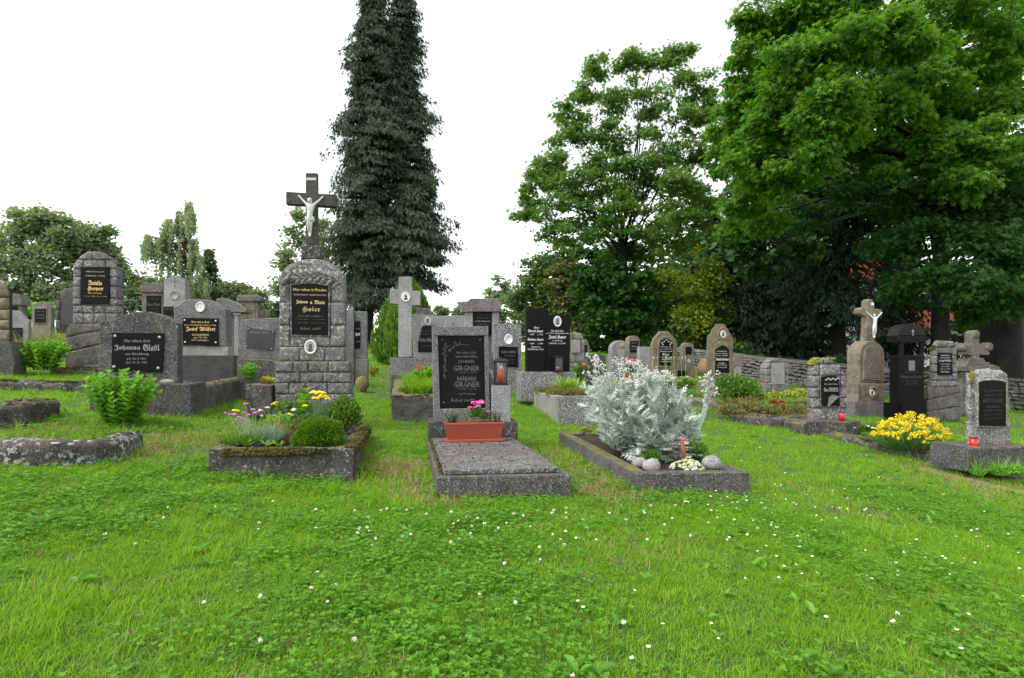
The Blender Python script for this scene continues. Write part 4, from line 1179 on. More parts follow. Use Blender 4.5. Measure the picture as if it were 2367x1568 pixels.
for q in ([(151, 779), (281, 753), (281, 749), (163, 749), (155, 757)], [(151, 780), (281, 754), (281, 784), (151, 813)], [(151, 814), (281, 785), (281, 851), (151, 851)]):
    po = dedupe(m.O(q, -.05), .01)
    MB().prism(po, -.05, tt + .05, .009, .004, rr).build('stone_block', stone('brown grey boulder', (.12, .105, .098), (.20, .18, .17), speck=.4, lichen=.35, bump=1, bscale=28, stain=.8), m.t, True, (.012, 6, .07))
m.rc('plaque', 186.5, 617, 251.5, 702, -.022, .01, BLACK, bev=.003)
m.text([('HIER RUHT IN GOTT', 220, 628.5, 42, 4), ('UNSERE LIEBE   MUTTER', 220, 638, 46, 4), ('GEB. SCHUSTER', 219, 678, 33, 3.6), ('* 15. 2. 1856  \u2020 3. 1. 1941', 220, 685.5, 53, 4)], -.0235, plain('gilt small lettering', (.62, .45, .16), .5, 0, .25))
m.text([(fr('Rosalia'), 220, 654, 31, 12), (fr('Hoyer'), 220, 668, 37, 13)], -.0235, GOLD)
moss_on(m.t, [(m.L(u, v, 0)[0], tt * .5, m.L(u, v, 0)[1]) for u, v in [(225, 581), (242, 586), (257, 598), (268, 613)]], (.02, tt * .4, .008), .5, MOSSG, 3, 200, r=(.008, .02))

# small pieces at the far left
m = Mon('gravestone', 'ochre block built monument cut by the left edge of the picture', 'gravestone', -60, 22, 860, 6.8)
blocks(m, [(-60, 790), (20, 790), (20, 680), (14, 660), (0, 648), (-20, 640), (-60, 640)], [640, 688, 715, 739, 762, 790], [[-20], [-5], [-25], [-10], [-30]], 0, m.th(20, 26), OCHRE, dome=.01, seed=3)
m.rc('core', -57, 665, 16, 792, .015, .12, MORT)
m.pr('foot_block', [(-62, 864), (33, 864), (32, 830), (27, 805), (21, 790), (-62, 790)], -.04, .2, stone('dark grey footing', (.09, .085, .085), (.15, .14, .135), speck=.4, lichen=.3, bump=1), rough=(.012, 6, .06), ext=.1)
hole_m(m, .4)
m = Mon('gravestone', 'pale grey headstone with sloping top and low dark plaque at the far left', 'gravestone', 24, 66, 806, 9.3)
m.pr('headstone', [(24, 808), (66, 808), (66, 742), (57, 736), (45, 722), (36, 718), (25, 717)], 0, m.th(66, 74), stone('pale smooth cast stone', (.30, .285, .30), (.40, .385, .40), speck=.3, lichen=.2, bump=.3), ext=.3)
m.rc('plaque', 26, 758, 51, 799, -.012, .01, BLACKW, bev=.002)
m.text([('GRAF', 38, 765, 18, 3), ('aus Stein', 38, 771, 18, 3), ('geb. 1879', 38, 777, 18, 3), ('gest. 1941', 38, 783, 18, 3)], -.0135, FADED)
m = Mon('gravestone', 'small grey headstone with an overhanging cap far behind the pale one', 'gravestone', 24, 48, 740, 12.5)
m.pr('cap', [(22, 705), (52, 705), (50, 693), (44, 680), (30, 678), (22, 690)], -.06, .25, GR_MID, rough=(.004, 8, .06)); m.rc('headstone', 25, 705.5, 50, 760, 0, .2, GR_MID)
m.rc('plaque', 24, 708, 40, 722, -.01, .01, BLACKW, bev=.002)
m = Mon('gravestone', 'small beige headstone with chamfered top and square dark plaque among tall weeds', 'gravestone', 73, 117, 762, 10.8)
OCB = stone('beige weathered stone', (.22, .19, .15), (.33, .29, .23), speck=.3, lichen=.2, bump=.7, stain=.6)
m.pr('headstone', [(73, 775), (118, 775), (118, 712), (108, 700), (88, 699), (74, 708)], 0, m.th(118, 126), OCB, rough=(.005, 7, .06), ext=.4)
m.rc('plaque_frame', 77, 711, 109, 749, -.012, .01, OCB); m.rc('plaque', 80, 714, 106, 746, -.018, .012, BLACKW, bev=.002)
m.text([('Hier ruht', 93, 720, 18, 3), ('Franz', 93, 728, 18, 4), ('Lorenz', 93, 735, 20, 4)], -.0195, FADED)
m = Mon('gravestone', 'dark brown headstone half hidden behind the tall block built headstone', 'gravestone', 127, 175, 765, 9.6)
blocks(m, [(127, 763), (175, 763), (175, 666), (150, 666), (136, 676), (127, 690)], [660, 693, 716, 740, 765], [[137], [140], [138], [141]], 0, .25, stone('dark rough stone', (.08, .07, .068), (.15, .135, .13), speck=.3, lichen=.4, bump=1), seed=6)
m.rc('core', 130, 690, 172, 770, .015, .2, MORT); m.rc('plaque', 141, 692, 172, 753, -.025, .01, SLATE, bev=.003)

m = Mon('gravestone', 'tan pillar headstone with rough overhanging cap and dark plaque, left of the engraved cross stone', 'gravestone', 328, 374, 745, 10.2)
m.rc('headstone', 328, 676, 376, 800, 0, .22, OCB, rough=(.004, 7, .07)); m.pr('cap', [(324, 676), (378, 676), (378, 662), (374, 654), (330, 654), (324, 660)], -.05, .28, stone('rough brown cap', (.13, .115, .10), (.22, .20, .175), speck=.4, lichen=.5, bump=1), rough=(.012, 12, .04), smooth=True)
m.rc('plaque', 338, 684, 372, 731, -.014, .01, BLACK, bev=.002); m.text([(fr('Anna Meinl'), 355, 704, 29, 8)], -.016, plain('dim gilt lettering', (.12, .11, .07), .6, 0, .2)); m.text([('Hier ruht in Gott', 356, 691, 24, 3), ('aus Kirchberg', 356, 714, 20, 2.5), ('geb. 1860 gest. 1932', 356, 721, 22, 2.5)], -.016, FADED)
m = Mon('gravestone', 'tall light granite headstone with engraved cross and round hollow', 'gravestone', 378, 430, 745, 9.9)
m.pr('headstone', [(377, 810), (428, 810), (428, 645), (404, 637), (382, 645), (379, 650)], 0, m.th(428, 437), GR_LIGHT, bev=.005)
mb = MB(); xx = lambda u, v: (m.L(u, v, 0)[0], -.001, m.L(u, v, 0)[1])
mb.tube([xx(404, 643), xx(404, 666)], .006, 4).tube([xx(397, 651), xx(412, 651)], .006, 4)
mb.build('engraved_cross', FADED, m.t); m.discs([], 0, 0, SILV)
x, z = m.L(403, 683, 0); mb = MB(); mb.lathe([(.078, 0), (.078, .012), (.066, .014), (.064, .002), (.0001, .002)], (x, 0, z), 24, 1, 1, 'y'); mb.build('round_moulding', GR_LIGHT, m.t, True)
m.rc('plaque', 378, 709, 402, 740, -.01, .01, BLACKW, bev=.002); m.text([('HIER RUHT', 391, 715, 18, 3), ('Erhard', 390, 732, 18, 6)], -.012, FADED)
m = Mon('gravestone', 'grey pedimented tomb stone with a slim side column behind the medallion headstone', 'gravestone', 500, 555, 800, 8.9)
m.pr('roof', [(500, 723), (572, 723), (571, 713), (548, 702), (530, 692), (515, 688), (500, 691)], -.02, .3, GR_MID, bev=.01, rough=(.006, 8, .06)); m.rc('body', 503, 723.5, 541, 830, .08, .26, GR_MID)
m.rc('column', 541, 729, 552, 826, .02, .09, GR_LIGHT); m.rc('column_capital', 538, 723.6, 556, 728.8, .0, .11, GR_LIGHT)
moss_on(m.t, [(m.L(u, v, 0)[0], .12, m.L(u, v, 0)[1]) for u, v in [(530, 692), (548, 701), (566, 711)]], (.02, .1, .004), .5, MOSSG, 3, 80, r=(.008, .018))
m = Mon('gravestone', 'tan headstone with broad rough cap right of the pedimented one', 'gravestone', 548, 598, 800, 11.5)
m.rc('headstone', 550, 697, 596, 815, 0, .25, OCB, rough=(.004, 7, .07)); m.pr('cap', [(546, 697), (604, 697), (605, 688), (598, 683), (552, 682), (546, 688)], -.05, .3, stone('rough brown cap', (.1, .1, .1), (.2, .2, .2)), rough=(.012, 12, .05), smooth=True)
m.rc('panel', 558, 703, 590, 745, -.012, .01, OCHRE2)
m = Mon('gravestone', 'small rounded brown stone right of the broad capped one', 'gravestone', 598, 620, 780, 12)
m.pr('headstone', arched(598, 622, 790, 730, 716, 8), 0, .2, OCHRE2, rough=(.006, 9, .05), smooth=True)
m = Mon('gravestone', 'leaning grey headstone with a tilted blank slate plaque', 'gravestone', 551, 655, 830, 6.7)
m.pr('headstone', [(548, 826), (660, 834), (660, 737), (640, 735), (600, 737), (560, 738), (556, 742)], 0, .16, GR_MID, rough=(.004, 5, .1)); m.pr('plaque', [(567, 803), (631, 811), (635, 765), (571, 757)], -.012, .01, SLATE, bev=.003)
m.text([(fr('Isidor Hart'), 600, 769, 44, 7)], -.0135, plain('worn pale lettering', (.2, .2, .2), .7)); m.discs([(574, 761), (631, 768), (570, 800), (628, 807)], .007, -.013, SILV)
m.pr('plinth', [(546, 905), (660, 905), (660, 838), (549, 828)], -.04, .3, CONC2, rough=(.008, 6, .08), ext=.1); hole_m(m, .5)
# stump block beside the crucifix monument
m = Mon('stone_block', 'small dark square kerb block left of the crucifix monument', 'kerb block', 568, 628, 930, 5.5)
m.pr('block_body', [(569, 934), (629, 934), (628, 891), (568, 889)], 0, .3, CONC, rough=(.008, 8, .05), ext=.12); hole_m(m, .3)

# ================================================================== behind the crucifix monument
m = Mon('gravestone', 'twin grey granite pillars with a narrow black plaque between, right behind the crucifix monument', 'gravestone', 797, 848, 886, 9.4)
m.rc('pillar', 797, 716, 818, 886, -.06, .16, GR_MID, ext=.15); m.rc('headstone', 819, 720, 848, 830, 0, .22, GR_MID); m.rc('plinth', 819, 830.5, 850, 888, -.02, .26, GR_MID, ext=.1)
m.rc('plaque', 820, 743, 833, 806, -.012, .006, BLACK, bev=.002); m.text([(fr('yer'), 827, 774, 10, 9)], -.0135, WHITEL); m.text([('in Gott', 827, 760, 9, 2.5), ('aus Kirch', 827, 790, 9, 2.5)], -.0135, SILV); hole_m(m, .4)
m = Mon('iron_cross', 'dark wrought iron cross standing above the twin granite pillars', 'iron cross', 800, 846, 716, 10.0)
def ic(u, v): a, b = m.L(u, v, 0); return (a, 0, b)
MB().tube([ic(817, 760), ic(817, 660)], .016, 6).build('post', RUSTIRON, m.t); MB().tube([ic(806, 686), ic(845, 686)], .014, 6).build('arm', RUSTIRON, m.t)
mb = MB()
for (u, v) in ((817, 656), (803, 686), (847, 686)):
    x, y, z = ic(u, v)
    for a in range(4): t = a * math.pi / 2; mb.tube([(x + .045 * math.cos(t + q) , 0, z + .045 * math.sin(t + q)) for q in np.linspace(0, 1.2, 5)], .007, 4)
    mb.blob((x, 0, z), .022, 1, 1)
x, y, z = ic(817, 686)
mb.tube([(x + .06 * math.cos(t), 0, z + .06 * math.sin(t)) for t in np.linspace(0, 6.28, 17)], .008, 4)
for sx in (-1, 1):
    for sz in (-1, 1): mb.tube([(x + sx * (.03 + .09 * q), 0, z + sz * (.12 - .09 * q ** 2)) for q in np.linspace(0, 1, 6)], .007, 4)
mb.build('scrollwork', RUSTIRON, m.t)
m = Mon('mossy_stone', 'low stone with a straw coloured mossy crown at the foot of the granite pillars', 'boulder', 822, 850, 889, 8.6)
x, z = m.L(836, 889, 0); MB().blob((x, .1, z), .1, 4, 3, .2, (1, 1, 1.3)).build('stone_body', stone('straw moss stone', (.2, .17, .07), (.35, .29, .12), speck=.3, moss=.8, bump=1), m.t, True)

m = Mon('gravestone', 'plain light granite cross with a round white medallion in front of the thuja', 'gravestone', 900, 1001, 866, 8.5)
m.pr('plinth', [(900, 878), (1003, 878), (1003, 829), (901, 827)], -.05, .3, GR_MID, rough=(.004, 6, .07), ext=.25)
co = [(921, 826), (952, 826), (952, 706), (972, 706), (972, 673), (952, 672.5), (952, 640), (921.5, 640), (921.5, 670), (901, 670), (901, 702), (921, 704)]
m.pr('cross', co, 0, .14, GR_LIGHT, bev=.005); m.medal(938, 687, 21, 22, -.003, True, inner=PORC); hole_m(m, .4)
m.pr('foot_lump', [(902, 890), (924, 890), (924, 866), (905, 866)], -.08, -.02, CONC2, rough=(.008, 9, .04), ext=.1)
m = Mon('gravestone', 'light granite headstone with ragged black slab plaque and rough block on top', 'gravestone', 955, 1024, 826, 8.9)
m.pr('headstone', [(955, 828), (1026, 828), (1026, 731), (953, 727)], 0, .16, GR_LIGHT, bev=.006); m.pr('top_block', [(961, 728), (999, 729), (996, 716), (990, 713), (964, 713)], .02, .15, BRICKY, rough=(.012, 14, .03))
m.pr('plaque', [(967, 814), (1010, 814), (1010, 753.5), (978, 753), (974, 760), (971, 776), (966, 794)], -.03, .004, BLACKW, bev=.006)
m.text([(fr('Otto Gla\u00dfl'), 988, 786, 34, 9)], -.032, plain('grey lettering', (.25, .25, .24), .6)); m.text([('Hier ruht in Gott', 988, 765, 28, 3.5), ('unser lieber Sohn', 988, 772, 28, 3), ('* 4.2.1921 \u2020 11.8.1941', 988, 800, 32, 3.5)], -.032, FADED); m.medal(988.5, 742, 15, 18, -.003)
m.rc('plinth', 950, 828.5, 1030, 880, -.05, .28, GR_MID, rough=(.01, 10, .05)); hole_m(m, .4)
m = Mon('gravestone', 'plain wide grey slab headstone partly hidden behind the central panel stone', 'gravestone', 1028, 1074, 800, 11.5)
m.rc('headstone', 1026, 730, 1078, 835, 0, .15, GR_LIGHT); m.rc('raised_panel', 1030, 744, 1046, 755, -.02, .01, GR_LIGHT)
m = Mon('gravestone', 'portico headstone with heavy rough lintel over a blue black plaque', 'gravestone', 1074, 1155, 815, 10.4)
PUR = stone('purplish rough lintel', (.17, .15, .155), (.26, .235, .24), speck=.3, lichen=.5, bump=1, stain=.5)
m.pr('lintel', [(1068, 721), (1157, 721), (1160, 700), (1156, 694), (1143, 690), (1088, 690), (1084, 696), (1067, 698)], -.09, .3, PUR, rough=(.01, 8, .05)); m.rc('back_slab', 1078, 721.5, 1152, 850, .09, .26, GR_MID)
m.rc('column', 1075, 721.5, 1093, 815, -.03, .1, GR_LIGHT); m.rc('column', 1138, 721.5, 1154, 815, -.03, .1, GR_LIGHT); m.rc('plinth', 1073, 815.5, 1157, 880, -.06, .3, GR_MID)
m.rc('plaque', 1094.5, 722, 1136.5, 775, .05, .088, stone('blue black plaque', (.010, .012, .022), (.018, .02, .034), speck=.05, bump=0, rough=.25, stain=0), bev=.002)
m.text([('JOSEF SANDNER', 1115, 743.5, 36, 5)], .048, SILV); m.text([('HIER RUHT UNSER', 1115, 728, 34, 2.6), ('LIEBER VATER', 1115, 735, 26, 3), ('aus Kirchberg', 1116, 751, 28, 3.5)], .048, FADED)
m = Mon('gravestone', 'light mottled granite headstone with engraved cross, white oval and black plaque', 'gravestone', 1141, 1207, 895, 10.0)
m.pr('headstone', [(1144, 856), (1206, 856), (1205, 750), (1141, 748)], 0, .16, GR_PAN, bev=.004); m.rc('plinth', 1137, 857, 1200, 898, -.04, .24, GR_PAN, ext=.15)
m.medal(1175.5, 785, 20, 24, -.003, False); m.pr('plaque', [(1154, 848), (1198, 849), (1197, 802.5), (1153, 801)], -.014, .004, BLACKW, bev=.002)
x, z = m.L(1175.5, 762, 0); MB().tube([(x, -.001, z + .055), (x, -.001, z - .06)], .006, 4).tube([(x - .04, -.001, z + .02), (x + .04, -.001, z + .02)], .006, 4).build('engraved_cross', plain('painted groove shadow', (.12, .12, .12), .9), m.t)  # cross bars coloured dark to stand for shadow in the cut grooves
m.text([('EGID LORENZ', 1176, 814, 34, 6), ('aus Ursprung', 1178, 823, 24, 4)], -.0155, plain('dim silver lettering', (.2, .2, .19), .6)); m.text([('* 4. 9. 1873', 1178, 832, 20, 3.5), ('\u2020 21. 5. 1939', 1178, 840, 22, 3.5)], -.0155, FADED); hole_m(m, .4)

m = Mon('double_gravestone', 'polished black granite double headstone with white lettering on a speckled granite plinth', 'gravestone', 1204, 1332, 910, 8.5)
hole_m(m, .5)
BHO = m; m.rc('plinth', 1204, 860, 1333, 912, 0, .36, GR_PAN, bev=.004, ext=.1)
y0 = .08
m.pr('tall_slab', [(1218, 860), (1260.5, 860), (1260, 714), (1218, 713)], y0 - .03, y0 + .12, BLACK, bev=.002)
m.pr('low_slab', [(1261, 860), (1317, 860), (1318, 729), (1261, 727)], y0, y0 + .11, BLACK, bev=.002)
m.text([('Eltern', 1240, 757.5, 12, 5, .3), (fr('Eduard Hoyer'), 1238, 766, 35, 8, .2), ('* 1877      \u2020 1962', 1239, 774, 32, 5, .3), (fr('Barbara Hoyer'), 1238, 785.5, 37, 8, .2), ('* 1886      \u2020 1981', 1239, 795, 32, 5, .3), ('Begraben in', 1239, 802.5, 22, 4.5, .3), ('Klopfenberg i.d.Opf.', 1238, 808, 37, 5, .3)], y0 - .0315, WHITEL)
m.text([('Hier ruht in Gott', 1288, 765, 28, 5.5, .3), ('unser lieber, unvergesslicher Sohn', 1288, 771, 54, 4.5, .3), (fr('Josef Hoyer'), 1288, 780, 41, 10, .2), ('aus Kirchberg,', 1288, 788, 23, 4, .3), ('* 24.8.1909, \u2020 6.5.1941', 1287, 794.5, 40, 5, .3)], y0 - .0015, WHITEL)
m.medal(1288.5, 743.5, 19, 25, y0 - .003, inner=PHOTO)
x, z = m.L(1290, 859, .03)
lantern('dark glass lantern with a burnt down red candle on the black double headstone plinth', m.world(x, .03, z), 21 * m.px, 37 * m.px, YAW, IRON, RED, candle_h=.18, white_top=False)
kh = Kerb('tall granite edged planter in front of the black double headstone, filled with heath', (1291, 917), (1402, 914), 7.15, 1.45, 905, .40, .1, dict(front=GR_PAN, left=CONCL, right=CONCL, back=CONCL), 'grave_kerb', SOIL, rough=None, bev=.006)

# kerb behind the central stone
kg = Kerb('mossy concrete planter kerb left of the central panel stone, grown with grass and poppies', (905, 917), (1040, 914), 6.6, 1.7, 876, .33, .15, CONC2, 'grave_kerb', SOIL, rough=(.012, 5, .07), bev=.014)
moss_on(kg.t, [kg.loc(kg.pt(0.05, .03)), kg.loc(kg.pt(.9, .03))], (.03, .05, .004), .5, MOSSG, 5, 120)

# ================================================================== right middle row
m = Mon('gravestone', 'stone block headstone with pale blank panel behind the black double headstone', 'gravestone', 1300, 1352, 850, 11.5)
blocks(m, [(1298, 880), (1352, 880), (1352, 790), (1344, 770), (1330, 768), (1300, 768)], [766, 785, 815, 838, 862, 885], [[1325], [1320, 1343], [1332], [1325, 1345], [1335]], 0, .25, LIMEY2, seed=5, dome=.006); m.rc('core', 1301, 780, 1348, 880, .014, .2, MORT); m.rc('panel', 1320, 787, 1342, 816, -.03, .01, stone('pinkish blank panel', (.33, .29, .27), (.42, .38, .36), speck=.2, bump=.5))
m = Mon('gravestone', 'narrow tan headstone with dark plaque peeking out right of the black double headstone', 'gravestone', 1340, 1362, 850, 12.4)
m.pr('headstone', [(1338, 880), (1363, 880), (1363, 800), (1357, 786), (1338, 778)], 0, .2, OCHRE2); m.rc('plaque', 1350, 798, 1357, 826, -.01, .01, BLACKW, bev=.002)
m = Mon('gravestone', 'small dark grey scalloped headstone with white medallion and gilt lines behind the silver plant', 'gravestone', 1361, 1400, 856, 9.4)
m.pr('headstone', [(1361, 880), (1401, 880), (1401, 830), (1399, 822), (1390, 820), (1384, 817), (1376, 817), (1370, 820), (1363, 822), (1361, 829)], 0, .12, SLATE, bev=.004); m.medal(1378, 827, 12, 14, -.003)
m.text([('THERESIA', 1383, 836, 20, 3), ('MARTIN', 1383, 842, 18, 3), ('KIRCHBERG', 1383, 848, 20, 3)], -.002, GOLD); m.rc('plinth', 1346, 868, 1404, 895, -.03, .2, SLATE)
m = Mon('grave_vase_pillar', 'thin dark post on a grey block left of the silver plant', 'post', 1345, 1362, 893, 8.8)
m.rc('base_block', 1346, 874, 1365, 896, 0, .15, SLATE); m.rc('post_shaft', 1352, 846, 1357, 874, .04, .09, SLATE)
LIL = stone('lilac grey stone', (.23, .21, .23), (.34, .32, .34), speck=.3, lichen=.5, bump=.6, stain=.4)
m = Mon('gravestone', 'round topped lilac grey headstone with gilt emblem and pale centre strip', 'gravestone', 1413, 1455, 866, 13)
m.pr('headstone', arched(1413, 1456, 880, 808, 787, 10), 0, .22, LIL, bev=.02); m.rc('centre_strip', 1430, 806, 1444, 876, -.012, .01, GR_LIGHT); x, z = m.L(1438, 800, 0)
MB().lathe([(.055, 0), (.055, .015), (.035, .025), (.0001, .02)], (x, 0, z), 14, 1, 1.2, 'y').build('gilt_emblem', plain('tarnished gilt', (.30, .22, .08), .5, 0, .3), m.t, True)
m = Mon('gravestone', 'narrow round topped headstone with small black plaque beside the lilac one', 'gravestone', 1452, 1478, 860, 13.6)
m.pr('headstone', arched(1452, 1479, 875, 787, 776, 8), 0, .2, OCHRE2, bev=.01); m.rc('plaque', 1457, 788, 1475, 815, -.012, .01, BLACK, bev=.002); m.text([('HIER RUHT', 1466, 793, 12, 1.6), ('GERLACH', 1466, 801, 14, 2.6), ('aus Stein', 1466, 807, 12, 1.6)], -.0135, SILV)
m = Mon('gravestone', 'plain smooth grey slab headstone left of the large arched tan one', 'gravestone', 1479, 1507, 860, 12.9)
m.rc('headstone', 1478, 802, 1509, 880, 0, .14, GR_LIGHT)
m = Mon('gravestone', 'large arched tan headstone with white lettered black plaque of scalloped top', 'gravestone', 1508, 1566, 880, 12)
o = [(1508, 895), (1566, 895), (1566, 800), (1563, 786), (1554, 776), (1548, 770), (1545, 766), (1527, 766), (1524, 771), (1513, 782), (1508, 798)]
m.pr('headstone', o, 0, m.th(1509, 1503), OCHRE, bev=.01, rough=(.005, 7, .08)); m.pr('arch_moulding', [(1519, 851), (1561, 851), (1561, 800), (1557, 786), (1545, 777), (1530, 777), (1521, 788), (1519, 800)], -.02, .01, OCHRE, bev=.012)
m.pr('plaque', [(1524, 844), (1554, 846), (1555.5, 795), (1551, 787), (1547, 786), (1544, 782), (1538, 781), (1533, 785), (1528, 787), (1525.5, 795)], -.026, .01, BLACK, bev=.003)
m.text([('Hier ruht in Gott', 1540, 802, 24, 2.6), ('unser lieber Vater', 1540, 807, 26, 2), ('Franz Josef', 1540, 813, 26, 4.2), ('Klier', 1540, 819.5, 16, 5.5), ('Schneidermeister', 1540, 826, 24, 2.4), ('HOFMARK', 1540, 831, 20, 3.4), ('in Kirchberg.', 1540, 836.5, 24, 3)], -.0275, WHITEL)
mb = MB()
for (u, v) in ((1539, 786), (1534, 790), (1544, 790), (1529, 793), (1550, 793), (1531, 797), (1548, 797)): x, z = m.L(u, v, 0); mb.lathe([(.018, 0), (.02, .006), (.006, .008)], (x, -.026, z), 8, 1, .8, 'y')
mb.build('floral_ornament', SILV, m.t); m.rc('foot_medallion', 1530, 856, 1546, 862, -.03, .01, PORC)
m = Mon('gravestone', 'small round shouldered grey brown headstone with little square black plaque', 'gravestone', 1581, 1603, 870, 14)
m.pr('headstone', arched(1579, 1604, 826, 799, 792, 8), 0, .16, OCHRE2, bev=.01); m.rc('plaque', 1585, 802, 1599, 820, -.01, .01, BLACK, bev=.002); m.pr('pedestal', [(1576, 885), (1608, 885), (1605, 826.5), (1579, 826.5)], -.04, .25, OCHRE2, rough=(.005, 8, .06)); m.medal(1592.5, 835, 6.5, 8, -.05, True)
m = Mon('gravestone', 'low grey headstone with dark lower plaque in front of the small round shouldered one', 'gravestone', 1567, 1588, 874, 12.9)
m.rc('headstone', 1566, 831, 1590, 880, 0, .13, stone('grey brown slab', (.17, .16, .16), (.24, .23, .23), speck=.3)); m.rc('plaque', 1566.5, 857, 1588, 874, -.012, .01, BLACKW, bev=.002)
m = Mon('gravestone', 'tall ochre headstone with scrolled shoulders and an oval portrait above its plaque', 'gravestone', 1637, 1694, 912, 11)
o = [(1633, 882), (1695, 882), (1694.5, 782), (1691, 774), (1686, 768), (1682, 759), (1677, 754), (1677, 750), (1653, 750), (1652, 755), (1645, 762), (1643, 770), (1636, 777), (1634.5, 784)]
m.pr('headstone', o, 0, m.th(1634.5, 1632), OCHRE, bev=.01, rough=(.004, 7, .08)); m.pr('pedestal', [(1628, 925), (1698, 925), (1696, 882.5), (1632, 882.5)], -.05, .28, OCHRE, bev=.012, rough=(.005, 7, .08), ext=.15)
m.pr('plaque_moulding', [(1649, 867), (1691, 867), (1690, 798), (1684, 795), (1678, 789), (1672, 786), (1664, 789), (1657, 795), (1650, 799)], -.018, .01, OCHRE, bev=.01)
m.pr('plaque', [(1653, 862), (1686, 863), (1686, 807), (1682, 804), (1678, 800), (1670, 798), (1664, 801), (1659, 805), (1654, 807)], -.024, .01, BLACK, bev=.003)
m.text([('Hier ruht in Gott', 1669, 812, 22, 3), ('unsere unverge\u00dfliche', 1669, 817.5, 28, 2.6), ('Tochter u. Schwester', 1669, 822, 27, 2.6), ('aus Stein.', 1669, 839.5, 14, 3), ('geb. 6. M\u00e4rz 1913', 1669, 844.5, 22, 2.8), ('gest. 30. Sept. 1936', 1669, 850, 22, 2.8), (fr('Amalia Sandner'), 1670, 830.5, 30, 6.5)], -.0255, WHITEL)
m.medal(1671, 773, 13, 17, -.022); x, z = m.L(1671, 773, 0); MB().lathe([(.13, 0), (.13, .02), (.1, .02), (.09, .005), (.001, .005)], (x, 0, z), 24, .9, 1.1, 'y').build('wreath_moulding', OCHRE, m.t, True, (.005, 20, .04)); hole_m(m, .4)
m = Mon('gravestone', 'small beige headstone with grey rounded panel just right of the tall ochre one', 'gravestone', 1699, 1716, 875, 13.5)
m.rc('headstone', 1697, 822, 1716, 885, 0, .2, OCB, rough=(.004, 8, .05)); m.pr('panel', arched(1699, 1714, 884, 855, 848, 6), -.02, .01, GR_LIGHT)
m = Mon('gravestone', 'small lichened stone with a blank pale panel standing before the rubble wall', 'gravestone', 1772, 1824, 905, 13.6)
outl = [(1769, 905), (1824, 905), (1824, 848), (1818, 836), (1808, 828), (1788, 827), (1778, 836), (1770, 848)]
blocks(m, outl, [825, 838, 852, 868, 884, 906], [[1785, 1808], [1783, 1816], [1781, 1817], [1783, 1817], [1785, 1805]], 0, .24, LIMEY2, seed=15, dome=.01, gap=.004); m.pr('core', [(1772, 905), (1821, 905), (1821, 850), (1808, 832), (1788, 831), (1773, 850)], .016, .2, MORT)
m.rc('panel', 1784, 841, 1814, 889, -.022, .01, GR_LIGHT, rough=(.003, 15, .05)); hole_m(m, .4)

# ================================================================== right group
m = Mon('gravestone', 'rock faced grey headstone with broken black plaque and yellow moss on top', 'gravestone', 1880, 1957, 976, 8.0)
t2 = m.th(1880, 1862)
outl = [(1878, 976), (1959, 976), (1958, 868), (1953, 852), (1943, 845), (1938, 835), (1930, 830), (1890, 829), (1882, 842), (1879, 856)]
blocks(m, outl, [826, 842, 868, 896, 920, 944, 977], [[1905, 1930], [1896, 1944], [1896, 1944], [1896, 1944], [1900, 1935], [1912]], 0, t2, LIMEY, seed=21, dome=.008, gap=.004, rough=(.008, 12, .04)); m.pr('core', [(1882, 976), (1955, 976), (1954, 870), (1940, 850), (1930, 834), (1892, 834), (1883, 860)], .016, t2 - .015, MORT)
pl = [(1901, 940), (1942, 938), (1939, 872), (1930, 869), (1915, 868.5), (1898, 871)]
m.pr('plaque_bed', pl, -.02, .01, stone('bare broken plaster', (.30, .28, .25), (.42, .39, .35), speck=.2, bump=1), bev=.003)
m.pr('plaque', [(1899, 930), (1901, 939), (1913, 939), (1916, 918), (1925, 912), (1941, 916), (1939, 872), (1930, 869), (1915, 868.5), (1898, 871)], -.03, -.021, BLACK, bev=.002)
m.pr('plaque_shard', [(1919, 938.5), (1942, 938), (1941, 918), (1930, 927)], -.03, -.021, BLACK, bev=.002)
m.text([('Hier ruht in Frieden', 1921, 888, 30, 3.5), (fr('Anna MARTIN'), 1921, 901, 33, 9)], -.0315, SILV); mb = MB()
for k in range(6): u = 1906 + k * 5.2; x, z = m.L(u, 878 - (k % 2) * 3, 0); mb.lathe([(.014, 0), (.018, .004), (.004, .006)], (x, -.03, z), 7, 1.4, .5, 'y')
mb.build('rose_ornament', SILV, m.t)
moss_on(m.t, [(m.L(u, v, 0)[0], t2 * .45, m.L(u, v, 0)[1] + .004) for u, v in [(1881, 843), (1890, 831), (1930, 831)]], (.03, t2 * .4, .012), .7, stone('sulphur yellow moss', (.22, .20, .02), (.42, .38, .05), speck=.1, bump=1, bscale=140), 6, 420, r=(.01, .026))
m.pr('foot_slab', [(1862, 1000), (1990, 998), (1992, 982), (1986, 974), (1868, 975), (1860, 984)], -.16, .3, CONC, rough=(.014, 7, .05), ext=.1, smooth=True); hole_m(m, .4)
p = P(1946, 973, 7.93); c_ = thing('grave_candle', 'red glass grave candle at the foot of the mossy headstone', 'candle', p); MB().lathe([(.030, 0), (.032, .11)], (0, 0, 0), 14).build('glass', RED, c_, True); MB().lathe([(.033, 0), (.03, .014)], (0, 0, .11), 14).build('lid', plain('dull red lid', (.12, .01, .01), .5), c_, True)

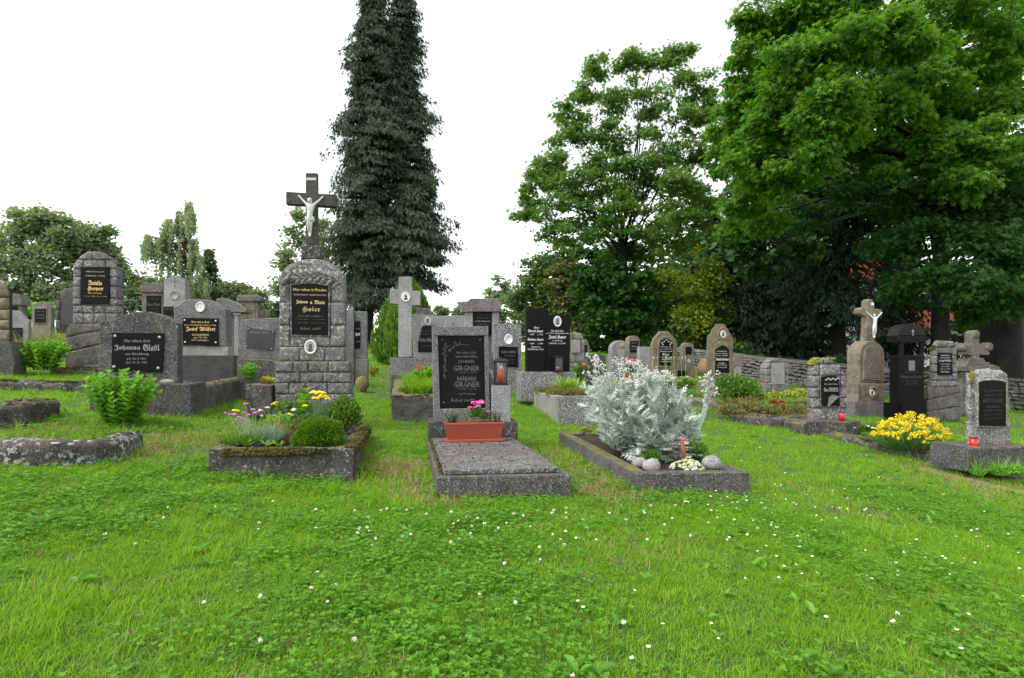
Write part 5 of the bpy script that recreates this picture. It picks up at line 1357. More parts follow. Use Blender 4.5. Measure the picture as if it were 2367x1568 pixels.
m = Mon('crucifix_monument', 'tan monument with white figure on its stone cross, left of the black pillar tomb', 'grave monument', 1983, 2046, 956, 10)
m.rc('plinth', 1976, 929, 2049, 960, -.06, .42, stone('purple base stone', (.15, .13, .15), (.23, .21, .23), speck=.4, lichen=.4), rough=(.006, 6, .07), ext=.15)
m.pr('pedestal', [(1982, 928.5), (2047, 928.5), (2046, 887), (1984, 886)], -.02, .36, OCHRE2, bev=.012, rough=(.005, 7, .07))
o = [(1986, 886), (2045, 886), (2046, 820), (2043, 806), (2034, 796), (2024, 789), (2006, 788), (1996, 797), (1989, 808), (1987, 818)]
m.pr('body', o, 0, .3, OCHRE2, bev=.015, rough=(.004, 7, .08)); ii = [(1995, 879), (2037, 881), (2038, 822), (2033, 808), (2024, 801), (2016, 798), (2008, 801), (2000, 809), (1997, 822)]
m.pr('arch_frame', ii, -.025, .01, OCHRE2, bev=.014); m.pr('blank_panel', [(1999, 875), (2033, 876), (2034, 824), (2029, 811), (2016, 803), (2006, 810), (2001, 822)], -.03, -.02, stone('dull brown panel', (.15, .13, .12), (.22, .2, .18), speck=.3, lichen=.3), bev=.004)
m.medal(2015, 908, 12, 15, -.03); co = [(2001, 789), (2023, 789), (2020, 770), (2020, 732), (2038, 731), (2041, 725), (2038, 716), (2022, 714), (2022, 704), (2018, 693), (2010, 691), (2004, 697), (2004, 714), (1993, 711), (1985, 716), (1986, 724), (1996, 730), (2004, 732), (2003, 770)]
m.pr('cross', co, .06, .2, OCHRE2, bev=.01, rough=(.004, 9, .06)); pts = figure_pts(2018, 728, .25); pts = {k: (u, v, d * .8) for k, (u, v, d) in pts.items()}
corpus(m, pts, RADII, .06, WHITEF, 'white_crucified_figure', sc_=.62); m.rc('title_plate', 2015, 700, 2020, 706, .05, .06, WHITEL, bev=.001); x, z = m.L(2015, 908, 0)
MB().lathe([(.1, 0), (.1, .018), (.075, .02), (.07, .005), (.001, .005)], (x, -.02, z), 20, .9, 1.1, 'y').build('wreath_moulding', OCHRE2, m.t, True); hole_m(m, .4)

m = Mon('black_pillar_tomb', 'tall polished black granite pillar tomb with barrel roof on short columns', 'gravestone', 2078, 2136, 966, 9.3)
tb = m.th(2078, 2052)
m.rc('plinth', 2075, 933, 2141, 968, -.05, tb + .05, BLACK, bev=.004, ext=.12); m.rc('body', 2078, 828, 2136, 932.6, 0, tb, BLACK, bev=.003); m.rc('head_slab', 2077, 821, 2137, 827.6, -.01, tb + .01, BLACK, bev=.003)
for (ua, ub) in ((2081, 2090), (2128, 2136)):
    for (ya, yb) in ((.01, .06), (tb - .06, tb - .01)): m.rc('column', ua, 791, ub, 820.8, ya, yb, BLACK, bev=.003)
m.rc('lintel', 2075, 776, 2142, 790.8, -.02, tb + .02, BLACK, bev=.003)
m.pr('barrel_roof', [(2075, 775.6), (2142, 775.6)] + [(2108.5 + 31 * math.cos(a), 772 - 24 * math.sin(a)) for a in np.linspace(.0, math.pi, 14)], -.02, tb + .02, stone('black granite with painted sheen', (.02, .02, .021), (.028, .028, .03), speck=.05, bump=0, rough=.3, stain=0), bev=.004)  # roof sheen is put into a lighter base colour, gloss unchanged
x, z = m.L(2110, 768, -.02); MB().tube([(x, -.021, z + .045), (x, -.021, z - .06)], .005, 4).tube([(x - .028, -.021, z + .015), (x + .028, -.021, z + .015)], .005, 4).build('cross_emblem', SILV, m.t)
m.rc('photo_plate', 2101, 834, 2115, 857, -.005, .002, plain('dull metal plate', (.14, .135, .14), .4), bev=.001); m.text([('Margareta Fischer', 2107, 872, 50, 8), ('geb. 4. 6. 1878', 2107, 882, 26, 3.5), ('gest. 10. 2. 1940', 2107, 888, 26, 3.5), ('Hier ruht in Gott', 2107, 860, 30, 3)], -.0015, plain('dark grey lettering', (.07, .07, .07), .6)); m.rc('step_block', 2090, 925, 2142, 962, -.14, -.052, BLACK, bev=.003, ext=.1); hole_m(m, .4)

m = Mon('gravestone', 'block built grey headstone with mossy shoulder, white lettered plaque and slanting boulder foot', 'gravestone', 2150, 2216, 965, 9.6)
t2 = m.th(2155, 2140)
outl = [(2157, 895), (2214, 895), (2213, 818), (2212, 802), (2205, 789), (2170, 787), (2163, 800), (2158, 812)]
blocks(m, outl, [784, 803, 822, 842, 862, 880, 896], [[2190], [2170, 2202], [2169, 2202], [2168, 2203], [2168, 2202], [2175, 2195]], 0, t2, LIMEY, seed=31, dome=.007, gap=.004, rough=(.005, 9, .05)); m.pr('core', [(2160, 895), (2211, 895), (2210, 818), (2203, 793), (2172, 791), (2161, 815)], .014, t2 - .02, MORT)
for q in ([(2146, 925), (2222, 908), (2221, 896), (2146, 896)], [(2146, 926), (2222, 909), (2222, 937), (2146, 951)], [(2146, 952), (2222, 938), (2222, 972), (2146, 972)]):
    MB().prism(dedupe(m.O(q, -.05), .01), -.05, t2 + .04, .009, .004, rr).build('stone_block', _mats['brown grey boulder'], m.t, True, (.012, 6, .06))
m.rc('core', 2150, 898, 2218, 970, -.02, t2, MORT)
m.rc('plaque', 2170, 815.5, 2201, 867.5, -.022, .01, BLACK, bev=.002); m.text([('HIER RUHT IN GOTT', 2185, 822, 20, 2.4), ('unser lieber Sohn', 2185, 827, 22, 2.4), ('Joseph Willer', 2185, 834.5, 28, 6), ('aus Sonnenberg', 2185, 842, 22, 2.6), ('geb. 2. 3. 1893', 2185, 848, 18, 2.6), ('gest. 1. 11. 1940', 2185, 853.5, 22, 2.6), ('Ruhe in Frieden', 2185, 859.5, 18, 3)], -.0235, WHITEL)
moss_on(m.t, [(m.L(u, v, 0)[0], t2 * .5, m.L(u, v, 0)[1]) for u, v in [(2159, 810), (2164, 799), (2171, 788)]], (.02, t2 * .45, .01), .6, MOSSM, 8, 260, r=(.008, .02)); hole_m(m, .4)

OCHRE3 = stone('dark weathered sandstone', (.12, .105, .085), (.20, .18, .15), speck=.3, lichen=.5, bump=.9, bscale=34, stain=.8)
m = Mon('gravestone', 'pedestal tomb with a thick stone cross of rolled arm ends behind the rough granite headstone', 'gravestone', 2230, 2305, 940, 11)
m.pr('pedestal', [(2222, 960), (2316, 960), (2312, 860), (2222, 858)], 0, .4, OCHRE3, rough=(.006, 6, .08)); m.pr('cornice', [(2216, 858), (2316, 861), (2311, 848), (2296, 843), (2272, 846), (2235, 845), (2216, 849)], -.06, .46, OCHRE3, rough=(.007, 7, .07))
m.pr('step', [(2232, 846), (2290, 846), (2288, 838), (2238, 838)], 0, .38, OCHRE3, bev=.01); m.pr('step', [(2238, 838), (2280, 838), (2274, 828), (2244, 828)], .04, .3, OCHRE3, bev=.01)
m.pr('cross', cross_outline(2231, 2288, 797, 821, 2246, 2265, 770, 829), .08, .24, OCHRE3, bev=.012, rough=(.006, 9, .05))
for (u, v) in ((2231, 803), (2287, 802), (2256, 773)): x, z = m.L(u, v, .08); MB().lathe([(.075, -.17), (.085, -.15), (.085, .01), (.06, .03), (.001, .03)], (x, .08, z), 14, 1, 1, 'y').build('rolled_end', OCHRE3, m.t, True)

m = Mon('gravestone', 'rough hewn light granite headstone with tall black plaque nearest the right edge', 'gravestone', 2235, 2337, 1085, 5.9)
m.pr('plinth', [(2236, 1090), (2400, 1088), (2400, 1032), (2236, 1034)], -.14, .28, GR_DARK, rough=(.008, 6, .07), ext=.12, bev=.015)
m.pr('rough_block', [(2242, 1039), (2337, 1039), (2336, 900), (2333, 880), (2331, 866), (2320, 858), (2290, 855), (2262, 856), (2243, 862), (2240, 900)], 0, m.th(2242, 2222), stone('rough hewn granite', (.24, .23, .225), (.38, .365, .355), speck=.6, lichen=.3, bump=1, bscale=22, stain=.6, spk=70), rough=(.022, 11, .03), bev=.02, smooth=True)
m.pr('plaque_surround', [(2260, 989), (2330, 989), (2330, 885), (2322, 878), (2296, 875), (2268, 878), (2260, 885)], -.03, .03, stone('rough hewn granite', (0, 0, 0), (0, 0, 0)), bev=.01, rough=(.004, 20, .03))
m.pr('plaque', [(2264, 984), (2326, 986), (2326, 884), (2314, 880), (2296, 879), (2275, 880), (2264, 884)], -.036, .01, BLACK, bev=.003)
m.text([('Hier ruht in Frieden', 2296, 903, 42, 4), ('mein lieber Gatte', 2296, 913, 40, 4), ('ANTON LIHL', 2295, 926, 46, 8), ('Gastwirt', 2295, 940, 34, 5), ('aus Kirchberg', 2295, 949, 44, 5), ('geb. 8. 4. 1870', 2295, 959, 40, 4), ('gest. 5. 11. 1939', 2295, 968, 40, 4)], -.0375, plain('very dim lettering', (.05, .05, .05), .6)); hole_m(m, .35, m.w * 1.5)
MB().blob((m.L(2246, 872, 0)[0], -.005, m.L(2246, 872, 0)[1]), .05, 3, 2, .4, (.5, .4, 1.4)).build('moss', _mats['sulphur yellow moss'], m.t, True)
x, z = m.L(2246, 1040, -.06)
p = m.world(x, -.08, z); c_ = thing('grave_candle', 'red glass grave candle on the plinth of the rough granite headstone', 'candle', p); MB().lathe([(.036, 0), (.036, .12)], (0, 0, 0), 16).build('glass', RED, c_, True); MB().lathe([(.038, 0), (.036, .012), (.02, .014)], (0, 0, .12), 16).build('lid', _mats['dull red lid'], c_, True)
p = P(40, 813, 8.9); c_ = thing('grave_candle', 'tiny red candle beside the pale headstone at the far left', 'candle', p); MB().lathe([(.03, 0), (.03, .075)], (0, 0, 0), 12).build('glass', RED, c_, True); MB().lathe([(.031, 0), (.02, .012)], (0, 0, .075), 12).build('lid', _mats['dull red lid'], c_, True)

# ================================================================== planter with the silver plant
k3 = Kerb('grey terrazzo planter kerb holding the silver leaved plant', (1473, 1095), (1734, 1093), 3.93, 2.0, 999, .155, .1, dict(front=GR_DARK, left=CONC2, right=GR_DARK, back=CONC2), 'grave_kerb', SOIL, rough=(.004, 5, .1), bev=.008)

# low kerbs on the left and right lawns
def low_kerb(label, px, w, h, mat, rough=(.012, 6, .06), moss=None, name='kerb_edge', seed=1, cat='kerb', round_=True):
    """px: (u,v_top,Y) points along a low edging"""
    P0 = [P(*q) for q in px]; o0 = P0[0].copy(); o0.z -= h
    t = thing(name, label, cat, o0); mb = MB()
    k = len(P0)
    rings = []
    for i in range(k):
        d = (P0[min(i + 1, k - 1)] - P0[max(i - 1, 0)]); d.z = 0; d.normalize(); n = Vector((-d.y, d.x, 0))
        q = P0[i] - o0
        pr = [(-w / 2, -h - .12), (-w / 2, -.035), (-w / 2 + .03, -.004), (0, .004), (w / 2 - .03, -.004), (w / 2, -.035), (w / 2, -h - .12)]
        rings.append([q + n * a + Vector((0, 0, b)) for a, b in pr])
    m_ = len(rings[0])
    for r in rings: mb.v += [tuple(p) for p in r]
    for i in range(k - 1):
        for j in range(m_ - 1): mb.f.append((i * m_ + j, i * m_ + j + 1, (i + 1) * m_ + j + 1, (i + 1) * m_ + j))
    mb.f.append(tuple(range(m_))); mb.f.append(tuple((k - 1) * m_ + j for j in range(m_))[::-1])
    mb.build('kerb_body', mat, t, True, rough)
    for i in range(k - 1):
        d = (P0[i + 1] - P0[i]); d.z = 0; d.normalize(); n = Vector((-d.y, d.x, 0)) * w * .45
        HOLES.append([tuple(q)[:2] for q in (P0[i] - n, P0[i + 1] - n, P0[i + 1] + n, P0[i] + n)])
    if moss: moss_on(t, [p - o0 for p in P0], (w * .35, w * .35, .004), .45, moss[0], seed, moss[1], r=moss[2] if len(moss) > 2 else (.008, .02))
    return t, o0
LKM = stone('lichened dark kerb stone', (.05, .045, .046), (.12, .108, .108), speck=.4, lichen=1.0, bump=.9, stain=.8, moss=.1)
t, o0 = low_kerb('curved dark kerb with white lichen discs across the lower left', [(-220, 1006, 3.26), (-60, 1016, 3.33), (60, 1014, 3.4), (160, 1018, 3.48), (220, 1017, 3.56), (262, 1010, 3.75), (300, 998, 4.05)], .17, .15, LKM, rough=(.0035, 5, .06), seed=2, moss=(MOSSG, 26, (.01, .02)))
LICH = plain('white crustose lichen', (.34, .34, .29), .9, 0, .2)
for (u, v, r) in ((129, 1022, .030), (166, 1024, .022), (178, 1017, .022), (208, 1018, .015), (70, 1030, .012)):
    p = P(u, v, 3.40) - o0; MB().lathe([(r * .8, -.012), (r * .74, -.002), (.0001, .0)], tuple(p), 14, 1.2, .8).build('lichen_disc', LICH, t, True)
low_kerb('mossy straw covered kerb end at the left edge above the curved kerb', [(-60, 945, 4.2), (20, 932, 4.4), (60, 922, 4.6), (100, 925, 4.9)], .24, .13, CONC, seed=3, moss=(MOSSM, 160))
low_kerb('long mossy kerb crossing behind the grass at the left', [(-260, 868, 5.7), (-60, 876, 5.85), (60, 879, 6.0), (150, 882, 6.1), (226, 882, 6.2)], .13, .16, CONC, seed=4, moss=(MOSSM, 500))
low_kerb('short kerb at the foot of the tall block built headstone', [(120, 849, 7.3), (180, 853, 7.4), (225, 855, 7.4)], .14, .1, CONC, seed=5, moss=(MOSSG, 120))
low_kerb('grey kerb running back from the wide terrazzo headstone to the gold lettered one', [(430, 893, 5.5), (480, 884, 5.95), (530, 875, 6.5), (556, 871, 6.9), (600, 873, 7.1), (645, 880, 7.1)], .14, .26, CONC2, rough=(.006, 5, .08), seed=6, moss=(MOSSM, 40))
low_kerb('mossy low kerb slab at the right below the yellow bush', [(1880, 990, 8.1), (1960, 1005, 7.5), (2060, 1027, 6.9), (2180, 1040, 6.4)], .26, .16, CONC, seed=7, moss=(MOSSM, 800, (.01, .024)))
low_kerb('dark kerb behind the silver plant running to the heath mound', [(1500, 918, 10.0), (1570, 917, 9.9), (1640, 921, 9.7), (1680, 940, 9.2)], .2, .2, CONC2, seed=8)
low_kerb('boulder like dark kerb under the heath mound', [(1690, 955, 8.7), (1750, 958, 8.5), (1800, 962, 8.4), (1852, 960, 8.5)], .3, .2, CONC, rough=(.03, 4, .07), seed=9, moss=(MOSSG, 80))
low_kerb('thin pale kerb before the mossy rock faced headstone', [(1935, 940, 10.5), (1880, 930, 11), (1830, 927, 11.3)], .16, .12, CONC2, seed=10)
low_kerb('straw littered flat kerb at the right edge in front of the rough headstone', [(2130, 1078, 6.0), (2230, 1106, 5.6), (2330, 1128, 5.3), (2420, 1145, 5.1)], .2, .03, CONC2, seed=11)
# ================================================================== ground
def make_ground():
    m, nt = _nt('lawn soil and thatch')
    out = _N(nt, 'ShaderNodeOutputMaterial'); bs = _N(nt, 'ShaderNodeBsdfPrincipled'); nt.links.new(bs.outputs[0], out.inputs[0])
    geo = _N(nt, 'ShaderNodeNewGeometry'); pos = geo.outputs['Position']
    c = _mix(nt, _ramp(nt, _noise(nt, pos, 22, 6, .7), .38, .62), (.040, .085, .010), (.10, .20, .022))
    c = _mix(nt, _ramp(nt, _noise(nt, pos, 1.6, 5, .6), .58, .72), c, (.10, .11, .035))
    c = _mix(nt, _ramp(nt, _noise(nt, pos, 90, 2, .5), .5, .7), c, (.06, .12, .015))
    nt.links.new(c, bs.inputs['Base Color']); bs.inputs['Roughness'].default_value = .95
    bn = nt.nodes.new('ShaderNodeBump'); bn.inputs['Distance'].default_value = .03; nt.links.new(_noise(nt, pos, 60, 5, .7), bn.inputs['Height']); nt.links.new(bn.outputs[0], bs.inputs['Normal'])
    def ax(a, b, n, p): t = np.linspace(-1, 1, n); return (np.sign(t) * np.abs(t) ** p) * (b - a) / 2 + (a + b) / 2
    xs = ax(-400, 400, 241, 3.2); ys = np.concatenate([np.linspace(-60, -2, 12), np.linspace(-1.5, 1, 8), 1 + 18 * (np.linspace(0.01, 1, 110) ** 1.6), np.geomspace(20, 600, 50)])
    X, Y = np.meshgrid(xs, ys, indexing='ij'); Z = ground_np(X, Y)
    V = np.stack([X, Y, Z], -1).reshape(-1, 3); nx, ny = X.shape
    i, j = np.meshgrid(np.arange(nx - 1), np.arange(ny - 1), indexing='ij'); a = (i * ny + j).ravel()
    F = np.stack([a, a + ny, a + ny + 1, a + 1], 1)
    o = put('ground', np_mesh('ground', V, F, m, None, True)); tag(o, kind='structure')
make_ground()

# ================================================================== rubble boundary wall
def rubble_wall():
    g = random.Random(8)
    line = [(1390, 30), (1500, 25.5), (1640, 21.5), (1760, 19.3), (1880, 17.6), (2000, 16.6), (2180, 15.6), (2400, 14.6)]
    tops = [791, 800, 812, 827, 838, 848, 862, 879]
    base = [P(u, 835, Y) for u, Y in line]; tp = [P(u, v, Y).z for (u, Y), v in zip(line, tops)]
    t = thing('boundary_wall', 'long rubble stone wall with flat coping at the foot of the dark trees', 'stone wall', (base[4].x, base[4].y, gz(base[4].x, base[4].y)))
    o0 = Vector(t.location)
    S = [0]
    for i in range(len(base) - 1): S.append(S[-1] + math.hypot(base[i + 1].x - base[i].x, base[i + 1].y - base[i].y))
    def at_(s):
        for i in range(len(S) - 1):
            if s <= S[i + 1] or i == len(S) - 2:
                q = (s - S[i]) / (S[i + 1] - S[i]); break
        a, b = base[i], base[i + 1]; x, y = a.x + (b.x - a.x) * q, a.y + (b.y - a.y) * q
        d = Vector((b.x - a.x, b.y - a.y, 0)).normalized()
        return Vector((x, y, 0)), tp[i] + (tp[i + 1] - tp[i]) * q, d
    # core and coping
    mb = MB(); mc = MB(); n = 40
    for k in range(n):
        s0, s1 = S[-1] * k / n, S[-1] * (k + 1) / n
        (p0, z0, d0), (p1, z1, d1) = at_(s0), at_(s1); nn = Vector((-d0.y, d0.x, 0))
        def q(p, z, w): return [tuple(p + nn * w + Vector((0, 0, z)) - o0)]
        b0, b1 = gz(p0.x, p0.y) - .3, gz(p1.x, p1.y) - .3
        mb.hexa(q(p0, b0, .06) + q(p1, b1, .06) + q(p1, b1, .5) + q(p0, b0, .5), q(p0, z0 - .09, .06) + q(p1, z1 - .09, .06) + q(p1, z1 - .09, .5) + q(p0, z0 - .09, .5))
    mb.build('wall_core', MORT, t)
    s = 0
    while s < S[-1] - .1:
        L = g.uniform(.5, .9); (p0, z0, d0), (p1, z1, d1) = at_(s + .01), at_(min(S[-1], s + L - .01)); nn = Vector((-d0.y, d0.x, 0))
        lo = [p0 - nn * .05 + Vector((0, 0, z0 - .075)), p1 - nn * .05 + Vector((0, 0, z1 - .075)), p1 + nn * .58 + Vector((0, 0, z1 - .075)), p0 + nn * .58 + Vector((0, 0, z0 - .075))]
        hi = [v + Vector((0, 0, .07 + g.uniform(0, .012))) for v in lo]
        m2 = MB().hexa([v - o0 for v in lo], [v - o0 for v in hi]); m2.build('coping_stone', ROCK, t, False, (.01, 5, .3)); s += L
    # stone meshes shared
    def stone_me(k):
        bm = bmesh.new(); bmesh.ops.create_icosphere(bm, subdivisions=1, radius=.5)
        for v in bm.verts:
            c = v.co; 
            for a in range(3): c[a] = math.copysign(min(abs(c[a]) * 1.45, .5), c[a])
            c += mnoise.noise_vector(c * 1.9 + Vector((k * 5, 0, 0))) * .13
        me = bpy.data.meshes.new('wall_stone'); bm.to_mesh(me); bm.free(); me.materials.append(ROCK); return me
    ms = [stone_me(k) for k in range(14)]
    st = []
    for row in range(16):
        s = g.uniform(0, .2)
        while s < S[-1]:
            L = g.uniform(.10, .33); p, z, d = at_(s + L / 2); top = z - .08; bot = gz(p.x, p.y)
            h = .105; zc = top - h * (row + .5) + .02 * math.sin(s * 3 + row)
            if zc > bot - .05: st.append((p, zc, d, L, h * g.uniform(.75, 1.45), p.y))
            s += L * .97
    vis = sorted(st, key=lambda e: -e[3] * e[4] / e[5] ** 2 * (1 if 5 < e[0].x * 17 / e[5] * 1 + 99 else 1))
    rest = vis[300:]; vis = vis[:300]
    for p, zc, d, L, h, _ in vis:
        o = put('stone', g.choice(ms), t, p + Vector((-d.y, d.x, 0)) * .07 + Vector((0, 0, zc)) - o0, (g.uniform(-.2, .2), g.uniform(-.2, .2), math.atan2(d.y, d.x)), (L * 1.02, .24 + g.uniform(-.05, .07), h * .98))
    mb = MB(); tm = []
    for me in ms[:5]:
        tm.append(([tuple(v.co) for v in me.vertices], [tuple(f.vertices) for f in me.polygons]))
    for p, zc, d, L, h, _ in rest:
        vs, fs = g.choice(tm); b = len(mb.v); nn = Vector((-d.y, d.x, 0)); c = p + nn * .07 + Vector((0, 0, zc)) - o0
        for x, y, z in vs: mb.v.append(tuple(c + d * x * L + nn * y * .26 + Vector((0, 0, z * h))))
        mb.f += [tuple(b + i for i in f) for f in fs]
    o = put('rubble', mb.mesh('rubble', ROCK, False, None, False), t); o['kind'] = 'stuff'
    p = P(1690, 862, 17.5)
    s_ = thing('boulder', 'rusty brown boulder lying before the rubble wall left of the tall ochre headstone', 'boulder', PG(1640, 18)); MB().blob((0, 0, .25), .45, 3, 2, .4, (1, .8, .8)).build('rock_body', stone('rusty boulder', (.24, .13, .06), (.36, .24, .14), speck=.2, bump=1), s_, True)
rubble_wall()

# ================================================================== house glimpsed behind the spruce
def house():
    Y = 44; b = PG(2010, Y); t = thing('house', 'white house with orange red roofs glimpsed through the dark spruce', 'house', b, rad(-8)); s = mpp(Y)
    WALLM = stone('white render', (.50, .50, .51), (.60, .60, .62), speck=.05, bump=.3, stain=.15); TILE = stone('orange red roof tiles', (.30, .07, .035), (.40, .10, .05), speck=.2, bump=.8, stain=.4)
    X = lambda u: (u - 2010) * s; Z = lambda v: P(2010, v, Y).z - b.z
    MB().box(X(1900), X(2135), 0, 7, -.5, Z(655), .01).build('wall', WALLM, t)
    MB().prism([(X(1885), Z(655)), (X(2150), Z(655)), (X(2060), Z(590)), (X(1975), Z(590))], -.4, 7.4, .02).build('roof', TILE, t)
    MB().box(X(1930), X(1950), -.02, .3, Z(760), Z(640), .01).build('brick_pier', TILE, t)
    MB().box(X(2050), X(2190), -3.5, -.02, -.5, Z(760), .01).build('porch_wall', WALLM, t)
    MB().prism([(X(1970), Z(768)), (X(2200), Z(768)), (X(2120), Z(700)), (X(2050), Z(728))], -4, -.05, .02).build('porch_roof', TILE, t)
    for (u0, u1, v0, v1) in ((1912, 1928, 722, 742), (1990, 2004, 700, 724), (2068, 2082, 690, 712)):
        w = MB().box(X(u0) , X(u1), -.06, .05, Z(v1), Z(v0), .01).build('window', plain('window frame paint', (.6, .6, .6)), t); MB().box(X(u0) + .1, X(u1) - .1, -.075, -.062, Z(v1) + .1, Z(v0) - .1, .005).build('pane', BLACK, w)
house()

# ================================================================== trees
# twin conifers of the centre
def prof_cyp(R, lo=.14):
    def f(s):
        if s < lo: return R * (.35 + .65 * s / lo)
        return R * max(.12, (1 - ((s - lo) / (1 - lo)) ** 1.7 * .80))
    return f
bL = PG(846, 22); conifer('left taller trunk of the pair of grey green cypress like conifers', bL, P(850, -70, 22).z - bL.z, prof_cyp(1.50), L_CYP, BARKD, 41, 'conifer_tree', .26, (.05, .0), .10, 105, 13, .20, nsp=52, droop=.5, up=.4, gap=.2, irr=1.0)
bR = PG(938, 22.5); conifer('right trunk of the twin grey green conifers, with a bough sweeping right near the base', bR, P(922, -30, 22.5).z - bR.z, prof_cyp(1.55), L_CYP, BARKD, 42, 'conifer_tree', .24, (-.25, 0), .17, 100, 13, .20, nsp=52, droop=.5, up=.4, gap=.2, irr=1.0)
# loose clump of boughs low on the right of that pair
g = rng(5); parts = []
for c in [(985, 500, 30, 50), (1010, 560, 26, 26), (1004, 600, 24, 14), (985, 430, 26, 40), (968, 580, 34, 40), (935, 640, 32, 40), (800, 560, 40, 80), (815, 660, 30, 50), (850, 620, 45, 60)]:
    C = P(c[0], c[1], 22.3) - bR; r = np.array([c[2] * mpp(22), .8, c[3] * mpp(22)])
    n = 900; d = sphere_dirs(n, g); Pt = np.array(C) + d * r * g.uniform(.3, 1, (n, 1)); T = d * .6 + g.normal(size=(n, 3)) * .4; T[:, 2] -= .8
    parts.append(leaves(Pt, g.normal(size=(n, 3)) + np.array([0, -.5, .6]), T, .17 * g.uniform(.6, 1.2, n), TWIG, g))
o = [x for x in COL.objects if x.name.startswith('conifer_tree')][-1]
leaf_obj('hanging_boughs', parts, L_CYP, o, 'stuff')

# golden-green thuja behind the granite cross
def thuja():
    Y = 14.5; b = PG(930, Y); t = thing('thuja_bush', 'bright green conical thuja behind the light granite cross', 'shrub', b); g = rng(7); parts = []
    H = P(950, 655, Y).z - b.z
    n = 9500; s = g.random(n) ** .8; a = g.uniform(0, 6.28, n); R = 70 * mpp(Y) * (np.minimum(1, s / .12) * .25 + .75) * (1 - s ** 2.2) ** .75 * g.uniform(.72, 1.05, n) * (1 + .10 * np.sin(a * 7 + s * 5))
    Pt = np.stack([np.cos(a) * R + .17 * s, np.sin(a) * R, s * H], 1)
    T = np.stack([np.cos(a) * .35, np.sin(a) * .35, np.ones(n)], 1) + g.normal(size=(n, 3)) * .18; N = np.stack([np.cos(a), np.sin(a), np.full(n, .3)], 1) + g.normal(size=(n, 3)) * .4
    leaf_obj('foliage', leaves(Pt, N, T, .17 * g.uniform(.6, 1.2, n), TWIG, g), L_THUJA, t, 'stuff')
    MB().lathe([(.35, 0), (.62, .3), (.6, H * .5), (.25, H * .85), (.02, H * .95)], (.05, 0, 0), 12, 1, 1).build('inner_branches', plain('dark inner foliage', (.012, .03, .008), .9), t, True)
thuja()

# mid maple with clear trunk and suckers
b = PG(1437, 27)
fk = P(1440, 560, 27) - b
bl = [(1410, 380, 26.5, 60, 34), (1490, 380, 26.5, 60, 34), (1400, 440, 26.5, 60, 34), (1570, 110, 27, 34, 34), (1520, 150, 27, 45, 30), (1460, 150, 27, 36, 30), (1380, 160, 27, 34, 30), (1600, 190, 27, 50, 40), (1640, 235, 27, 30, 40), (1350, 215, 27, 40, 26), (1430, 225, 27, 62, 40), (1510, 240, 27, 60, 40), (1580, 275, 27, 62, 42),
      (1305, 265, 27, 34, 18), (1370, 300, 27, 58, 34), (1325, 330, 27, 55, 32), (1450, 320, 27, 70, 38), (1540, 350, 27, 70, 40), (1630, 350, 27, 46, 44), (1280, 380, 27, 50, 34), (1250, 425, 27, 46, 28), (1340, 410, 26, 65, 36), (1225, 480, 27, 34, 26), (1210, 510, 27, 24, 20),
      (1290, 470, 26, 70, 40), (1380, 490, 26, 80, 42), (1480, 430, 28, 70, 40), (1560, 440, 26, 80, 44), (1640, 460, 27, 56, 50), (1470, 510, 26, 90, 44), (1570, 530, 26, 90, 50), (1320, 540, 26, 74, 36), (1410, 560, 28, 70, 36), (1640, 560, 28, 50, 40), (1500, 580, 28, 80, 34)]
broad_tree('tall maple with an open airy crown standing alone in the middle of the view', b, bl, .175, L_MAPLE2, BARKD, .26, fk, 51, name='maple_tree', nsub=10, ntuft=11, nleaf=10, tuft=.34, trunkpts=[P(1436, 700, 27) - b, P(1440, 620, 27) - b], droop=.5, flat=.75, subr=.44)
b = PG(1420, 26)
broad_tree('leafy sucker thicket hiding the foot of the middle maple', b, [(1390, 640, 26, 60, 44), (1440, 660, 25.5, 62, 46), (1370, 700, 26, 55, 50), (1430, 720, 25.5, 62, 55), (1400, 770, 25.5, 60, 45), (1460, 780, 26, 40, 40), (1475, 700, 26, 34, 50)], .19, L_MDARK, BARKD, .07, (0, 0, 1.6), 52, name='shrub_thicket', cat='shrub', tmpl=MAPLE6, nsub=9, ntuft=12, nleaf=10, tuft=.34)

# big right maple: bright outer boughs nearer, dark interior
b = PG(2300, 16.5)
bl = [(2240,170,13.5,90,50),(2300,330,13,80,50),(2200,320,13.2,90,44),(2150,200,13,80,44),(2120,380,13.5,90,34),(2230,420,13.2,80,36),(1790,40,13,70,50),(1730,75,13,38,34),(1900,30,12.5,90,50),(2030,20,12,100,50),(1760,140,13,60,45),(1860,130,12,90,50),(1980,110,11.5,100,48),(2090,90,11.5,90,40),(1720,210,13.5,50,50),(1810,230,12.5,85,50),(1930,210,11.5,80,46),(1690,290,14,46,46),(1770,310,13,80,50),(1880,290,12,80,45),(1680,360,14.5,44,46),(1760,390,13,76,46),(1850,360,12.2,80,40),(1960,300,12,60,30),(2010,250,12.5,80,32),(2080,260,12.5,60,28),(1840,430,13,50,30),(1720,450,14.5,60,46),(1990,400,15,60,26),(2200,30,13,110,50),(2330,60,13,90,70),(2180,240,14,90,34),(2300,250,13.5,90,40),(2290,150,14.5,80,40),(2150,340,16,70,30),(2320,350,15,70,40),(1770,520,15,50,40),(1700,520,16,40,40),(2150,150,15,90,50),(2220,330,15.5,90,40),(2100,330,15,90,40),(2000,340,14.5,70,34),(2420,300,14,60,120)]
broad_tree('huge spreading maple at the right whose bright boughs fill the upper corner', b, bl, .125, L_MAPLE, BARKD, .46, P(2240, 380, 16.5) - b, 61, name='maple_tree', nsub=10, ntuft=14, nleaf=13, tuft=.24, trunkpts=[P(2300, 640, 16.5) - b, P(2275, 500, 16.5) - b], droop=.85, flat=.7, subr=.42)
